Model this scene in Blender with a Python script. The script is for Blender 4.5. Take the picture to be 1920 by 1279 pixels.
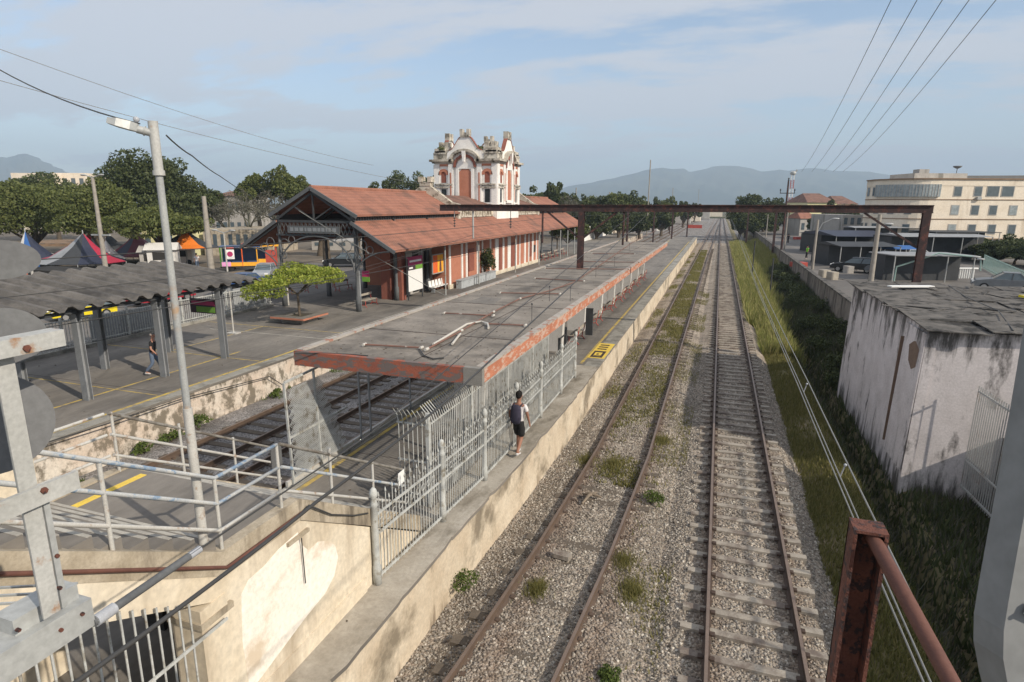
import bpy, math, random
import numpy as np
from math import sin, cos, tan, pi, radians, atan, atan2, sqrt, hypot
from mathutils import Vector, Matrix
for o in list(bpy.data.objects): bpy.data.objects.remove(o)
SC = bpy.context.scene
COL = SC.collection
random.seed(7); RNG = np.random.default_rng(11)

# ---------------------------------------------------------------- camera
FPX = 1120.0; CAM = Vector((0.0, 0.0, 7.7)); ROLL = radians(0.35)
_x = (1352-960)/FPX; _y = -(386-639.5)/FPX
_c, _s = cos(ROLL), sin(ROLL)
_xr = _c*_x-_s*_y; _yr = _s*_x+_c*_y
PHI = atan(_yr); YAW = atan2(_xr, cos(PHI)+_yr*sin(PHI))
FW = Vector((-sin(YAW)*cos(PHI), cos(YAW)*cos(PHI), -sin(PHI)))
_r0 = Vector((cos(YAW), sin(YAW), 0)); _u0 = _r0.cross(FW)
RT = _c*_r0+_s*_u0; UP = -_s*_r0+_c*_u0
def at(px, py, x=None, y=None, z=None, d=None):
    """world point seen at a photo pixel, on a plane x=, y=, z= or at depth d (used to read off real positions)"""
    r = FW+RT*((px-960)/FPX)-UP*((py-639.5)/FPX)
    if x is not None: t = (x-CAM.x)/r.x
    elif y is not None: t = (y-CAM.y)/r.y
    elif z is not None: t = (z-CAM.z)/r.z
    else: t = d
    return CAM+r*t
cd = bpy.data.cameras.new('camera'); cam = bpy.data.objects.new('camera', cd); COL.objects.link(cam)
cd.sensor_width = 36; cd.lens = FPX/1920*36; cd.clip_start = 0.05; cd.clip_end = 30000
cam.matrix_world = Matrix(((RT.x, UP.x, -FW.x, CAM.x), (RT.y, UP.y, -FW.y, CAM.y), (RT.z, UP.z, -FW.z, CAM.z), (0, 0, 0, 1)))
SC.camera = cam

# ---------------------------------------------------------------- light
SUN_EL = radians(33); SUN_DIR = Vector((cos(SUN_EL)*0.949, -cos(SUN_EL)*0.316, sin(SUN_EL)))
sl = bpy.data.lights.new('sun', 'SUN'); sl.energy = 4.7; sl.angle = radians(0.6); sl.color = (1, 0.90, 0.76)
so = bpy.data.objects.new('sun', sl); COL.objects.link(so); so.location = (30, -10, 40)
so.rotation_euler = SUN_DIR.to_track_quat('Z', 'Y').to_euler()
W = bpy.data.worlds.new('World'); SC.world = W; W.use_nodes = True
nt = W.node_tree; N = nt.nodes; L = nt.links
for n in list(N): N.remove(n)
out = N.new('ShaderNodeOutputWorld'); bg = N.new('ShaderNodeBackground')
sky = N.new('ShaderNodeTexSky'); sky.sky_type = 'NISHITA'; sky.sun_disc = False
sky.sun_elevation = SUN_EL; sky.sun_rotation = atan2(SUN_DIR.x, SUN_DIR.y)
sky.air_density = 1.0; sky.dust_density = 0.6; sky.ozone_density = 1.5
SKY = 0.15
tc = N.new('ShaderNodeTexCoord'); sx = N.new('ShaderNodeSeparateXYZ'); L.new(tc.outputs['Generated'], sx.inputs[0])
def mth(op, a, b=None, clamp=False):
    m = N.new('ShaderNodeMath'); m.operation = op; m.use_clamp = clamp
    for i, v in enumerate((a, b)):
        if v is None: continue
        if isinstance(v, (int, float)): m.inputs[i].default_value = v
        else: L.new(v, m.inputs[i])
    return m.outputs[0]
zz = mth('ADD', mth('MAXIMUM', sx.outputs[2], 0.0), 0.16)
cx = mth('DIVIDE', sx.outputs[0], zz); cy = mth('DIVIDE', sx.outputs[1], zz)
cmb = N.new('ShaderNodeCombineXYZ'); L.new(cx, cmb.inputs[0]); L.new(cy, cmb.inputs[1])
mp = N.new('ShaderNodeMapping'); mp.inputs['Rotation'].default_value = (0, 0, radians(-25)); mp.inputs['Scale'].default_value = (0.62, 1.25, 1)
mp.inputs['Location'].default_value = (3.3, 1.1, 0)
L.new(cmb.outputs[0], mp.inputs[0])
n1 = N.new('ShaderNodeTexNoise'); n1.inputs['Scale'].default_value = 1.15; n1.inputs['Detail'].default_value = 9; n1.inputs['Roughness'].default_value = 0.56; n1.inputs['Distortion'].default_value = 0.35
n2 = N.new('ShaderNodeTexNoise'); n2.inputs['Scale'].default_value = 4.2; n2.inputs['Detail'].default_value = 6; n2.inputs['Roughness'].default_value = 0.6
L.new(mp.outputs[0], n1.inputs['Vector']); L.new(mp.outputs[0], n2.inputs['Vector'])
cl = mth('ADD', n1.outputs[0], mth('MULTIPLY', mth('SUBTRACT', n2.outputs[0], 0.5), 0.42))
# more cloud higher up
cl = mth('ADD', cl, mth('MULTIPLY', sx.outputs[2], 0.38))
mr = N.new('ShaderNodeMapRange'); mr.interpolation_type = 'SMOOTHSTEP'
mr.inputs[1].default_value = 0.44; mr.inputs[2].default_value = 0.63; mr.inputs[3].default_value = 0.0; mr.inputs[4].default_value = 0.9
L.new(cl, mr.inputs[0])
# pale band of thin high haze low over the horizon
hz = mth('MULTIPLY', mth('POWER', mth('SUBTRACT', 1.0, mth('MINIMUM', mth('MULTIPLY', mth('MAXIMUM', sx.outputs[2], 0.0), 2.2), 1.0)), 2.0), 0.55)
fac = mth('MAXIMUM', mr.outputs[0], hz)
mix = N.new('ShaderNodeMixRGB'); L.new(fac, mix.inputs[0]); L.new(sky.outputs[0], mix.inputs[1])
mix.inputs[2].default_value = (4.15, 4.25, 4.6, 1)
L.new(mix.outputs[0], bg.inputs[0]); bg.inputs[1].default_value = SKY; L.new(bg.outputs[0], out.inputs[0])
SC.view_settings.view_transform = 'Standard'; SC.view_settings.look = 'None'
SC.view_settings.exposure = 0.18; SC.view_settings.gamma = 1.0; SC.view_settings.use_curve_mapping = False
SC.cycles.max_bounces = 5; SC.cycles.diffuse_bounces = 3; SC.cycles.transparent_max_bounces = 8; SC.cycles.volume_bounces = 0
SC.cycles.use_adaptive_sampling = True; SC.cycles.use_denoising = True

# ---------------------------------------------------------------- materials
MATS = {}
def rust_near_rails(N, L, g, c):
    """brown brake dust lying on the stones close to the four rails of the two open tracks"""
    s = N.new('ShaderNodeSeparateXYZ'); L.new(g.outputs['Position'], s.inputs[0]); prev = None
    def mm(op, a, b):
        m = N.new('ShaderNodeMath'); m.operation = op
        for i, v in enumerate((a, b)):
            if v is None: continue
            if isinstance(v, (int, float)): m.inputs[i].default_value = v
            else: L.new(v, m.inputs[i])
        return m.outputs[0]
    for x in (.37, 1.99, -1.55, -3.18):
        q = mm('ABSOLUTE', mm('SUBTRACT', s.outputs[0], x), None); prev = q if prev is None else mm('MINIMUM', prev, q)
    n = N.new('ShaderNodeTexNoise'); n.inputs['Scale'].default_value = 1.7; n.inputs['Detail'].default_value = 5; L.new(g.outputs['Position'], n.inputs['Vector'])
    r = N.new('ShaderNodeMapRange'); r.inputs[1].default_value = .06; r.inputs[2].default_value = .42; r.inputs[3].default_value = .42; r.inputs[4].default_value = 0; L.new(prev, r.inputs[0])
    f = mm('MULTIPLY', r.outputs[0], mm('MULTIPLY', n.outputs[0], 1.5))
    x = N.new('ShaderNodeMixRGB'); x.use_clamp = True; L.new(f, x.inputs[0]); L.new(c, x.inputs[1]); x.inputs[2].default_value = (.17, .10, .065, 1)
    return x.outputs[0]
def mat(name, base, c2=None, scale=3.0, amt=0.6, dirt=None, dscale=0.7, dlo=0.52, dhi=0.68, damt=1.0, rough=0.85, metal=0.0,
        bump=0.0, bscale=30.0, streak=False, island=None, fine=0.12, mapping=(1, 1, 1), dmap=None, trans=0.0, spec=0.3, zstain=None, rusty=False):
    m = bpy.data.materials.new(name); m.use_nodes = True; nt = m.node_tree; N = nt.nodes; L = nt.links
    b = N['Principled BSDF']; b.inputs['Roughness'].default_value = rough; b.inputs['Metallic'].default_value = metal
    b.inputs['Specular IOR Level'].default_value = spec
    g = N.new('ShaderNodeNewGeometry')
    mpn = N.new('ShaderNodeMapping'); L.new(g.outputs['Position'], mpn.inputs[0]); mpn.inputs['Scale'].default_value = mapping
    P = mpn.outputs[0]
    def noise(s, d=5, r=0.6, v=None):
        n = N.new('ShaderNodeTexNoise'); n.inputs['Scale'].default_value = s; n.inputs['Detail'].default_value = d; n.inputs['Roughness'].default_value = r
        L.new(v or P, n.inputs['Vector']); return n.outputs[0]
    def ramp(v, lo, hi, o1=1.0):
        r = N.new('ShaderNodeMapRange'); r.inputs[1].default_value = lo; r.inputs[2].default_value = hi; r.inputs[4].default_value = o1
        L.new(v, r.inputs[0]); return r.outputs[0]
    def mixc(f, a, c, mode='MIX'):
        x = N.new('ShaderNodeMixRGB'); x.blend_type = mode
        if isinstance(f, (int, float)): x.inputs[0].default_value = f
        else: L.new(f, x.inputs[0])
        for i, v in ((1, a), (2, c)):
            if isinstance(v, tuple): x.inputs[i].default_value = (*v, 1)
            else: L.new(v, x.inputs[i])
        return x.outputs[0]
    c2 = c2 or tuple(v*0.72 for v in base)
    c = mixc(ramp(noise(scale), 0.35, 0.65, amt), base, c2)
    if fine:
        f = noise(scale*14, 3)
        c = mixc(1.0, c, mixc(ramp(f, 0.3, 0.7), (1-fine,)*3, (1+fine,)*3), 'MULTIPLY')
    if dirt:
        v = P
        if streak or dmap:
            mm = N.new('ShaderNodeMapping'); L.new(g.outputs['Position'], mm.inputs[0]); mm.inputs['Scale'].default_value = dmap or (1, 1, 0.16); v = mm.outputs[0]
        d = ramp(noise(dscale, 8, 0.65, v), dlo-.035, dhi-.05, damt)
        c = mixc(d, c, dirt)
    if zstain:
        # mould: list of (z where it is full, z where it ends, colour), broken up by streaky noise
        sz = N.new('ShaderNodeSeparateXYZ'); L.new(g.outputs['Position'], sz.inputs[0])
        ms_ = N.new('ShaderNodeMapping'); L.new(g.outputs['Position'], ms_.inputs[0]); ms_.inputs['Scale'].default_value = (2.2, 2.2, .35)
        nz = noise(1.0, 8, .7, ms_.outputs[0])
        for zf, ze, cc, k_ in zstain:
            r_ = N.new('ShaderNodeMapRange'); r_.inputs[1].default_value = zf; r_.inputs[2].default_value = ze; r_.inputs[3].default_value = k_; r_.inputs[4].default_value = 0; L.new(sz.outputs[2], r_.inputs[0])
            ad_ = N.new('ShaderNodeMath'); ad_.operation = 'ADD'; L.new(r_.outputs[0], ad_.inputs[0]); L.new(nz, ad_.inputs[1])
            c = mixc(ramp(ad_.outputs[0], .66, .80, .9), c, cc)
    if rusty: c = rust_near_rails(N, L, g, c)
    if island:
        rr = N.new('ShaderNodeValToRGB'); L.new(g.outputs['Random Per Island'], rr.inputs[0])
        els = rr.color_ramp.elements
        while len(els) < len(island): els.new(0.5)
        for i, cc in enumerate(island): els[i].position = i/(len(island)-1); els[i].color = (*cc, 1)
        c = mixc(0.8, c, rr.outputs[0])
    if rusty and island: c = rust_near_rails(N, L, g, c)
    L.new(c, b.inputs['Base Color'])
    if bump:
        bn = N.new('ShaderNodeBump'); bn.inputs['Strength'].default_value = bump; bn.inputs['Distance'].default_value = 0.02
        L.new(noise(bscale, 4), bn.inputs['Height']); L.new(bn.outputs[0], b.inputs['Normal'])
    if trans:
        t = N.new('ShaderNodeBsdfTranslucent'); L.new(c, t.inputs[0]); ms = N.new('ShaderNodeMixShader'); ms.inputs[0].default_value = trans
        L.new(b.outputs[0], ms.inputs[1]); L.new(t.outputs[0], ms.inputs[2]); L.new(ms.outputs[0], N['Material Output'].inputs[0])
    MATS[name] = m
    return m
M = MATS
mat('platform', (0.23, 0.21, 0.185), (0.155, 0.142, 0.127), 0.6, 0.9, dirt=(0.105, 0.097, 0.088), dscale=0.45, dlo=0.5, dhi=0.68, damt=.8, bump=.15, bscale=18, mapping=(1, .35, 1), dmap=(1, .3, 1))
mat('ledge', (0.43, 0.395, 0.34), (0.26, 0.23, 0.185), 1.0, 0.9, dirt=(0.14, 0.12, 0.09), dscale=0.9, dlo=.55, dhi=.7, bump=.3, bscale=14, dmap=(1, .4, 1))
mat('edge_strip', (0.33, 0.315, 0.28), (0.24, 0.23, 0.2), 2, .8, dirt=(.16, .15, .13), dscale=1.2, bump=.2)
mat('cream_wall', (0.70, 0.63, 0.51), (0.58, 0.49, 0.36), 0.8, 0.8, dirt=(0.34, 0.27, 0.19), dscale=1.1, dlo=.56, dhi=.74, damt=.8, streak=True, bump=.12)
mat('cream_grime', (0.47, 0.41, 0.32), (0.30, 0.25, 0.18), 2.2, 0.9, dirt=(0.15, 0.125, 0.095), dscale=1.8, dlo=.55, dhi=.68, bump=.25, streak=True)
mat('patch_white', (0.84, 0.79, 0.71), (0.78, 0.72, 0.62), 1, .6, dirt=(.62, .52, .40), dscale=1.0, dlo=.58, dhi=.7, bump=.05)
mat('edge_wall', (0.64, 0.56, 0.44), (0.50, 0.41, 0.30), 1.1, 0.9, dirt=(0.17, 0.14, 0.10), dscale=1.3, dlo=.54, dhi=.68, damt=.85, dmap=(1, .45, .5), bump=.35, bscale=9, zstain=[(1.1, .55, (.16, .135, .10), .16), (-.5, .2, (.22, .17, .12), .2)])
mat('trough_wall', (0.64, 0.58, 0.50), (0.54, 0.43, 0.34), 0.9, 0.9, dirt=(0.16, 0.135, 0.10), dscale=2.6, dlo=.5, dhi=.62, damt=.9, dmap=(1, 1, .8), bump=.35, bscale=9)
mat('yellow', (0.56, 0.41, 0.09), (0.42, 0.31, 0.12), 3, .9, dirt=(.22, .19, .14), dscale=3.5, dlo=.5, dhi=.68, damt=.8)
mat('yellow_bright', (0.78, 0.56, 0.09), (0.66, 0.47, 0.10), 3, .7)
mat('white_line', (0.45, 0.43, 0.38), (0.3, 0.28, 0.25), 3, .9)
mat('black_paint', (0.06, 0.045, 0.04))
mat('rail_rust', (0.085, 0.058, 0.045), (0.06, 0.043, 0.035), 4, .8, rough=.7, bump=.2)
mat('rail_head', (0.24, 0.18, 0.145), (0.18, 0.135, 0.11), 3, .8, rough=.45, metal=.35)
mat('rail_brown', (0.13, 0.09, 0.065), (0.085, 0.062, 0.05), 4, .8, rough=.65, bump=.2)
mat('sleeper', (0.36, 0.325, 0.275), (0.26, 0.23, 0.195), 2.5, .9, dirt=(.16, .13, .11), dscale=2.2, dlo=.5, dhi=.66, bump=.3)
mat('sleeper_wood', (0.14, 0.115, 0.09), (0.09, 0.075, 0.06), 5, .8, bump=.4)
mat('soil', (0.10, 0.085, 0.06), (0.06, 0.05, 0.035), 1.5, .8, bump=.5, bscale=6)
mat('grass_soil', (0.19, 0.16, 0.085), (0.13, 0.115, 0.055), 0.9, .9, dirt=(.24, .19, .12), dscale=1.0, dlo=.55, dhi=.7, bump=.8, bscale=12)
mat('grass', (0.13, 0.15, 0.035), (0.08, 0.11, 0.03), 0.5, .7, island=[(.11, .11, .035), (.20, .185, .06), (.33, .28, .12), (.15, .15, .045)], trans=.3, rough=.7)
mat('grass_tall', (0.21, 0.24, 0.05), (0.15, 0.19, 0.04), 0.3, .7, island=[(.18, .20, .055), (.28, .28, .09), (.42, .36, .17), (.22, .24, .065)], trans=.35, rough=.7)
mat('weed', (0.10, 0.14, 0.035), (0.07, 0.10, 0.03), 2, .7, island=[(.05, .08, .02), (.13, .17, .04), (.09, .13, .03)], trans=.3)
mat('leaf_dark', (0.06, 0.08, 0.03), (0.04, 0.055, 0.022), 0.25, .8, island=[(.035, .05, .02), (.07, .09, .032), (.11, .125, .045), (.055, .075, .028)], trans=.25, rough=.6)
mat('leaf_mid', (0.085, 0.11, 0.033), (0.055, 0.08, 0.025), 0.22, .8, island=[(.06, .08, .022), (.12, .14, .04), (.18, .19, .06), (.09, .115, .03)], trans=.28, rough=.6)
mat('leaf_bright', (0.27, 0.33, 0.05), (0.18, 0.24, 0.04), 0.8, .8, island=[(.14, .20, .03), (.28, .35, .05), (.42, .42, .09), (.22, .28, .04)], trans=.35, rough=.55)
mat('leaf_grey', (0.12, 0.11, 0.09), (0.08, 0.075, 0.06), 0.4, .8, island=[(.08, .075, .06), (.15, .14, .11), (.10, .11, .07)], trans=.1)
mat('bark', (0.12, 0.095, 0.07), (0.07, 0.055, 0.04), 6, .9, bump=.6, bscale=20)
mat('bark_pale', (0.25, 0.20, 0.15), (0.16, 0.13, 0.10), 6, .9, bump=.5, bscale=20)
mat('pipe_white', (0.50, 0.49, 0.46), (0.40, 0.39, 0.36), 5, .7, dirt=(.30, .20, .13), dscale=6, dlo=.6, dhi=.7, damt=.8, rough=.5)
mat('pipe_blue', (0.48, 0.48, 0.46), (0.33, 0.36, 0.39), 4, .8, dirt=(.20, .28, .38), dscale=6, dlo=.56, dhi=.64, rough=.5)
mat('pipe_grimy', (0.25, 0.235, 0.21), (0.16, 0.15, 0.13), 5, .8, dirt=(.13, .11, .09), dscale=5, rough=.6)
mat('fence_white', (0.50, 0.51, 0.49), (0.36, 0.37, 0.36), 4, .8, dirt=(.24, .22, .18), dscale=5, dlo=.56, dhi=.7, rough=.55)
mat('galv', (0.42, 0.43, 0.42), (0.33, 0.34, 0.34), 1.6, .8, dirt=(.30, .26, .22), dscale=2, dlo=.6, dhi=.72, rough=.45, metal=.15, bump=.05)
mat('galv_rust', (0.46, 0.46, 0.44), (0.36, 0.36, 0.34), 3, .8, dirt=(.32, .19, .11), dscale=4, dlo=.6, dhi=.7, rough=.5)
mat('grey_plate', (0.125, 0.128, 0.13), (0.10, 0.10, 0.105), 2, .6, rough=.55)
mat('column_grey', (0.22, 0.225, 0.225), (0.18, 0.185, 0.185), 1.3, .8, dirt=(.27, .25, .21), dscale=2.5, dlo=.55, dhi=.7, streak=True, rough=.6)
mat('rust', (0.17, 0.066, 0.045), (0.09, 0.038, 0.03), 7, .9, dirt=(.045, .03, .03), dscale=26, dlo=.55, dhi=.62, rough=.8, bump=.6, bscale=45)
mat('rust_pipe', (0.15, 0.068, 0.05), (0.10, 0.045, 0.036), 6, .8, rough=.6, bump=.15)
mat('gantry', (0.060, 0.036, 0.034), (0.035, 0.024, 0.024), 3, .8, dirt=(.12, .05, .04), dscale=4, dlo=.55, dhi=.68, rough=.75)
mat('roof_slab', (0.27, 0.24, 0.205), (0.175, 0.155, 0.132), 0.9, 0.9, dirt=(0.085, 0.077, 0.068), dscale=0.5, dlo=.53, dhi=.70, damt=.8, bump=.2, bscale=12)
mat('slab_under', (0.26, 0.25, 0.23), (0.2, 0.19, 0.17), 2, .8)
mat('fascia_front', (0.36, 0.11, 0.065), (0.24, 0.09, 0.065), 2.5, .9, dirt=(.16, .13, .12), dscale=3.2, dlo=.52, dhi=.58, bump=.4, dmap=(1, 1, 2.5))
mat('fascia_side', (0.50, 0.20, 0.115), (0.38, 0.15, 0.09), 2.0, .9, dirt=(.52, .42, .35), dscale=2.4, dlo=.54, dhi=.60, damt=.7, bump=.3, dmap=(1, 1, 3))
mat('rim', (0.40, 0.37, 0.33), (0.28, 0.25, 0.22), 3, .8, dirt=(.33, .15, .10), dscale=3, dlo=.58, dhi=.66)
mat('pvc_white', (0.50, 0.475, 0.43), (0.5, 0.47, 0.42), 4, .6, rough=.5)
mat('pvc_rust', (0.20, 0.105, 0.08), (0.15, 0.10, 0.085), 4, .9, dirt=(.36, .33, .30), dscale=3, dlo=.66, dhi=.7)
mat('pillar_paint', (0.60, 0.58, 0.55), (0.5, 0.48, 0.45), 2, .7, dirt=(.3, .27, .24), dscale=3, dlo=.6, dhi=.75, streak=True)
mat('corrugated', (0.155, 0.143, 0.13), (0.095, 0.088, 0.08), 1.5, .9, dirt=(.055, .052, .05), dscale=1.6, dlo=.5, dhi=.7, bump=.25, dmap=(.4, 1, 1))
mat('post_grey', (0.26, 0.27, 0.28), (0.2, 0.21, 0.22), 3, .7, rough=.6)
mat('pole_grey', (0.36, 0.37, 0.36), (0.29, 0.30, 0.30), 4, .8, dirt=(.38, .27, .18), dscale=2, dlo=.62, dhi=.72, rough=.5)
mat('pole_concrete', (0.34, 0.31, 0.27), (0.25, 0.23, 0.20), 3, .8, bump=.2)
mat('shack_wall', (0.64, 0.60, 0.60), (0.50, 0.465, 0.46), 1.2, .8, dirt=(.035, .032, .03), dscale=.95, dlo=.60, dhi=.70, damt=.9, dmap=(1, 1, .42), bump=.3, zstain=[(4.2, 2.2, (.045, .042, .038), .26), (-1.5, 1.0, (.05, .048, .04), .36)])
mat('plaster_brick', (0.20, 0.14, 0.10), (0.15, 0.10, 0.08), 6, .8, bump=.4)
mat('asbestos', (0.16, 0.147, 0.132), (0.075, 0.07, 0.064), 2.0, .9, dirt=(.03, .028, .026), dscale=1.6, dlo=.55, dhi=.66, bump=.35)
mat('wall_old', (0.25, 0.225, 0.20), (0.16, 0.145, 0.13), 1.5, .9, dirt=(.05, .047, .04), dscale=1.2, dlo=.5, dhi=.64, streak=True, bump=.3)
mat('asphalt', (0.155, 0.143, 0.132), (0.12, 0.112, 0.104), 0.2, .8, dirt=(.19, .175, .16), dscale=.3, dlo=.55, dhi=.7, bump=.1)
mat('plaza_ground', (0.19, 0.155, 0.118), (0.14, 0.118, 0.09), 0.15, .9, dirt=(.11, .095, .075), dscale=.2, dlo=.5, dhi=.65)
mat('far_ground', (0.08, 0.085, 0.045), (0.12, 0.10, 0.07), 0.02, .9)
mat('hills_green', (0.045, 0.06, 0.035), (0.03, 0.042, 0.028), 0.0012, .9, dirt=(.07, .075, .045), dscale=.002, dlo=.5, dhi=.6)
mat('tower_white', (0.82, 0.80, 0.77), (0.68, 0.66, 0.62), 0.9, .8, dirt=(.32, .27, .21), dscale=.9, dlo=.62, dhi=.8, damt=.6, streak=True, bump=.1)
mat('tower_grime', (0.58, 0.54, 0.47), (0.36, 0.32, 0.26), 1.0, .9, dirt=(.10, .09, .07), dscale=1.1, dlo=.52, dhi=.68, bump=.3)
mat('terracotta', (0.47, 0.20, 0.13), (0.40, 0.16, 0.10), 1.5, .8)
mat('brick_red', (0.27, 0.10, 0.07), (0.21, 0.075, 0.055), 2, .8)
mat('dark_window', (0.025, 0.03, 0.032), rough=.3, fine=0)
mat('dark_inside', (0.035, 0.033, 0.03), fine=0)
mat('iron_dark', (0.055, 0.058, 0.062), (0.035, 0.037, 0.04), 3, .7, rough=.7)
mat('iron_grey', (0.12, 0.125, 0.13), (0.085, 0.09, 0.095), 3, .7, rough=.7)
mat('red_paint', (0.42, 0.075, 0.055), (0.32, 0.055, 0.04), 4, .7, rough=.5)
mat('slat', (0.40, 0.36, 0.30), (0.3, 0.27, 0.22), 5, .7)
mat('cable', (0.055, 0.055, 0.055), fine=0, rough=.5)
mat('wire_pale', (0.22, 0.22, 0.21), fine=0, rough=.4)
mat('insulator', (0.40, 0.42, 0.45), (.3, .3, .32), 10, .6, rough=.3)
mat('skin', (0.34, 0.17, 0.115), fine=0, rough=.6)
mat('skin_pale', (0.46, 0.24, 0.17), fine=0, rough=.6)
mat('hair_black', (0.012, 0.010, 0.009), fine=.3)
mat('hair_grey', (0.35, 0.30, 0.27), fine=.2)
mat('cloth_white', (0.68, 0.64, 0.64), (0.58, 0.55, 0.56), 6, .5)
mat('cloth_black', (0.018, 0.018, 0.019), (.03, .03, .03), 6, .5)
mat('cloth_navy', (0.035, 0.033, 0.055), (.05, .045, .07), 8, .6)
mat('denim', (0.12, 0.16, 0.23), (.08, .11, .17), 8, .7)
mat('sole', (0.6, 0.58, 0.56), fine=0)
mat('magenta', (0.42, 0.035, 0.13), fine=0, rough=.5)
mat('sign_white', (0.80, 0.80, 0.78), (.74, .74, .72), 3, .4, rough=.5, fine=0)
mat('sign_green', (0.16, 0.34, 0.05), fine=0, rough=.5)
mat('sign_dark', (0.06, 0.035, 0.05), fine=0, rough=.5)
mat('poster_orange', (0.72, 0.14, 0.035), (0.62, 0.10, 0.03), 3, .5, fine=0)
mat('poster_yellow', (0.80, 0.42, 0.04), (0.74, 0.30, 0.03), 3, .6, fine=0)
mat('planter_grey', (0.40, 0.42, 0.43), (.33, .35, .36), 3, .7, dirt=(.2, .2, .19), dscale=3, dlo=.6, dhi=.72)
mat('bldg_cream', (0.74, 0.66, 0.55), (0.66, 0.57, 0.45), 0.5, .8, dirt=(.34, .26, .18), dscale=.6, dlo=.58, dhi=.76, damt=.6, streak=True)
mat('bldg_grey', (0.40, 0.38, 0.35), (0.32, 0.30, 0.28), 0.5, .8, dirt=(.2, .19, .17), dscale=.6, dlo=.58, dhi=.7, streak=True)
mat('bldg_yellow', (0.70, 0.66, 0.38), (0.6, 0.56, 0.32), 0.3, .7)
mat('bldg_mint', (0.42, 0.58, 0.44), (.36, .5, .38), .3, .7)
mat('trim_brown', (0.25, 0.17, 0.11), (.18, .12, .08), 1, .7)
mat('glass', (0.10, 0.13, 0.15), (.06, .08, .09), 1.5, .8, rough=.2, spec=.5, fine=0)
mat('glass_pale', (0.33, 0.37, 0.38), (.18, .21, .22), 2.5, .9, rough=.25, spec=.5, fine=0)
mat('window_frame', (0.42, 0.40, 0.37), fine=0)
mat('tarp_dark', (0.05, 0.053, 0.057), (.033, .035, .038), 1, .8, rough=.6)
mat('tarp_navy', (0.03, 0.035, 0.06), (.02, .025, .045), 1, .8, rough=.5)
mat('tarp_red', (0.42, 0.035, 0.07), (.33, .03, .06), 1, .6, rough=.6)
mat('tarp_grey', (0.30, 0.31, 0.32), (.22, .23, .24), 1, .8, rough=.6)
mat('tarp_white', (0.66, 0.64, 0.60), (.55, .53, .5), 1, .6, rough=.6)
mat('tarp_orange', (0.80, 0.22, 0.03), (.7, .18, .03), 1, .6, rough=.6)
mat('tarp_wine', (0.13, 0.025, 0.04), (.10, .02, .03), 1, .6, rough=.6)
mat('tarp_blue', (0.035, 0.12, 0.33), (.03, .09, .26), 1, .6, rough=.6)
mat('lime', (0.19, 0.62, 0.04), fine=0, rough=.4); mat('pink', (0.78, 0.35, 0.62), fine=0, rough=.5)
mat('car_yellow', (0.78, 0.62, 0.02), fine=0, rough=.25, spec=.5); mat('car_black', (0.02, 0.022, 0.025), fine=0, rough=.25, spec=.5)
mat('car_white', (0.62, 0.62, 0.62), fine=0, rough=.3, spec=.5); mat('car_red', (0.36, 0.03, 0.045), fine=0, rough=.3, spec=.5)
mat('car_silver', (0.38, 0.40, 0.42), fine=0, rough=.3, metal=.3); mat('car_grey', (0.16, 0.17, 0.18), fine=0, rough=.4)
mat('car_blue', (0.05, 0.10, 0.22), fine=0, rough=.3, spec=.5)
mat('tyre', (0.02, 0.02, 0.02), fine=0); mat('chrome', (0.45, 0.45, 0.45), fine=0, rough=.3, metal=.6)
mat('steel_green', (0.30, 0.42, 0.38), (.24, .34, .31), 4, .6, rough=.5)
mat('balustrade', (0.55, 0.50, 0.42), (.42, .38, .31), 2, .8, dirt=(.2, .17, .13), dscale=2.5, dlo=.52, dhi=.64)

def tiles_mat(name, c1, c2, c3, axis):
    """clay roof tiles: rows across the slope, bump of the rolls; axis = world axis along the ridge (1 = y)"""
    m = mat(name, c1, c2, 0.9, .9, dirt=c3, dscale=.45, dlo=.55, dhi=.72, damt=.7, rough=.85)
    nt = m.node_tree; N = nt.nodes; L = nt.links; b = N['Principled BSDF']
    g = N.new('ShaderNodeNewGeometry'); s = N.new('ShaderNodeSeparateXYZ'); L.new(g.outputs['Position'], s.inputs[0])
    def w(o, f):
        a = N.new('ShaderNodeMath'); a.operation = 'MULTIPLY'; L.new(o, a.inputs[0]); a.inputs[1].default_value = f
        c = N.new('ShaderNodeMath'); c.operation = 'SINE'; L.new(a.outputs[0], c.inputs[0]); return c.outputs[0]
    along = w(s.outputs[axis], 2*pi/0.24); down = w(s.outputs[2], 2*pi/0.19)
    ad = N.new('ShaderNodeMath'); ad.operation = 'ADD'; L.new(along, ad.inputs[0]); L.new(down, ad.inputs[1])
    bp = N.new('ShaderNodeBump'); bp.inputs['Strength'].default_value = .5; bp.inputs['Distance'].default_value = .02
    L.new(ad.outputs[0], bp.inputs['Height']); L.new(bp.outputs[0], b.inputs['Normal'])
    old = b.inputs['Base Color'].links[0].from_socket
    mx = N.new('ShaderNodeMixRGB'); mx.blend_type = 'MULTIPLY'; mx.inputs[0].default_value = 1
    r = N.new('ShaderNodeMapRange'); r.inputs[1].default_value = -1; r.inputs[2].default_value = 1; r.inputs[3].default_value = .93; r.inputs[4].default_value = 1.05
    L.new(down, r.inputs[0]); L.new(old, mx.inputs[1]); L.new(r.outputs[0], mx.inputs[2]); L.new(mx.outputs[0], b.inputs['Base Color'])
tiles_mat('tiles', (0.32, 0.145, 0.098), (0.24, 0.105, 0.072), (0.14, 0.085, 0.065), 1)
tiles_mat('tiles_old', (0.22, 0.12, 0.09), (0.15, 0.085, 0.065), (0.08, 0.055, 0.045), 1)

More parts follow.
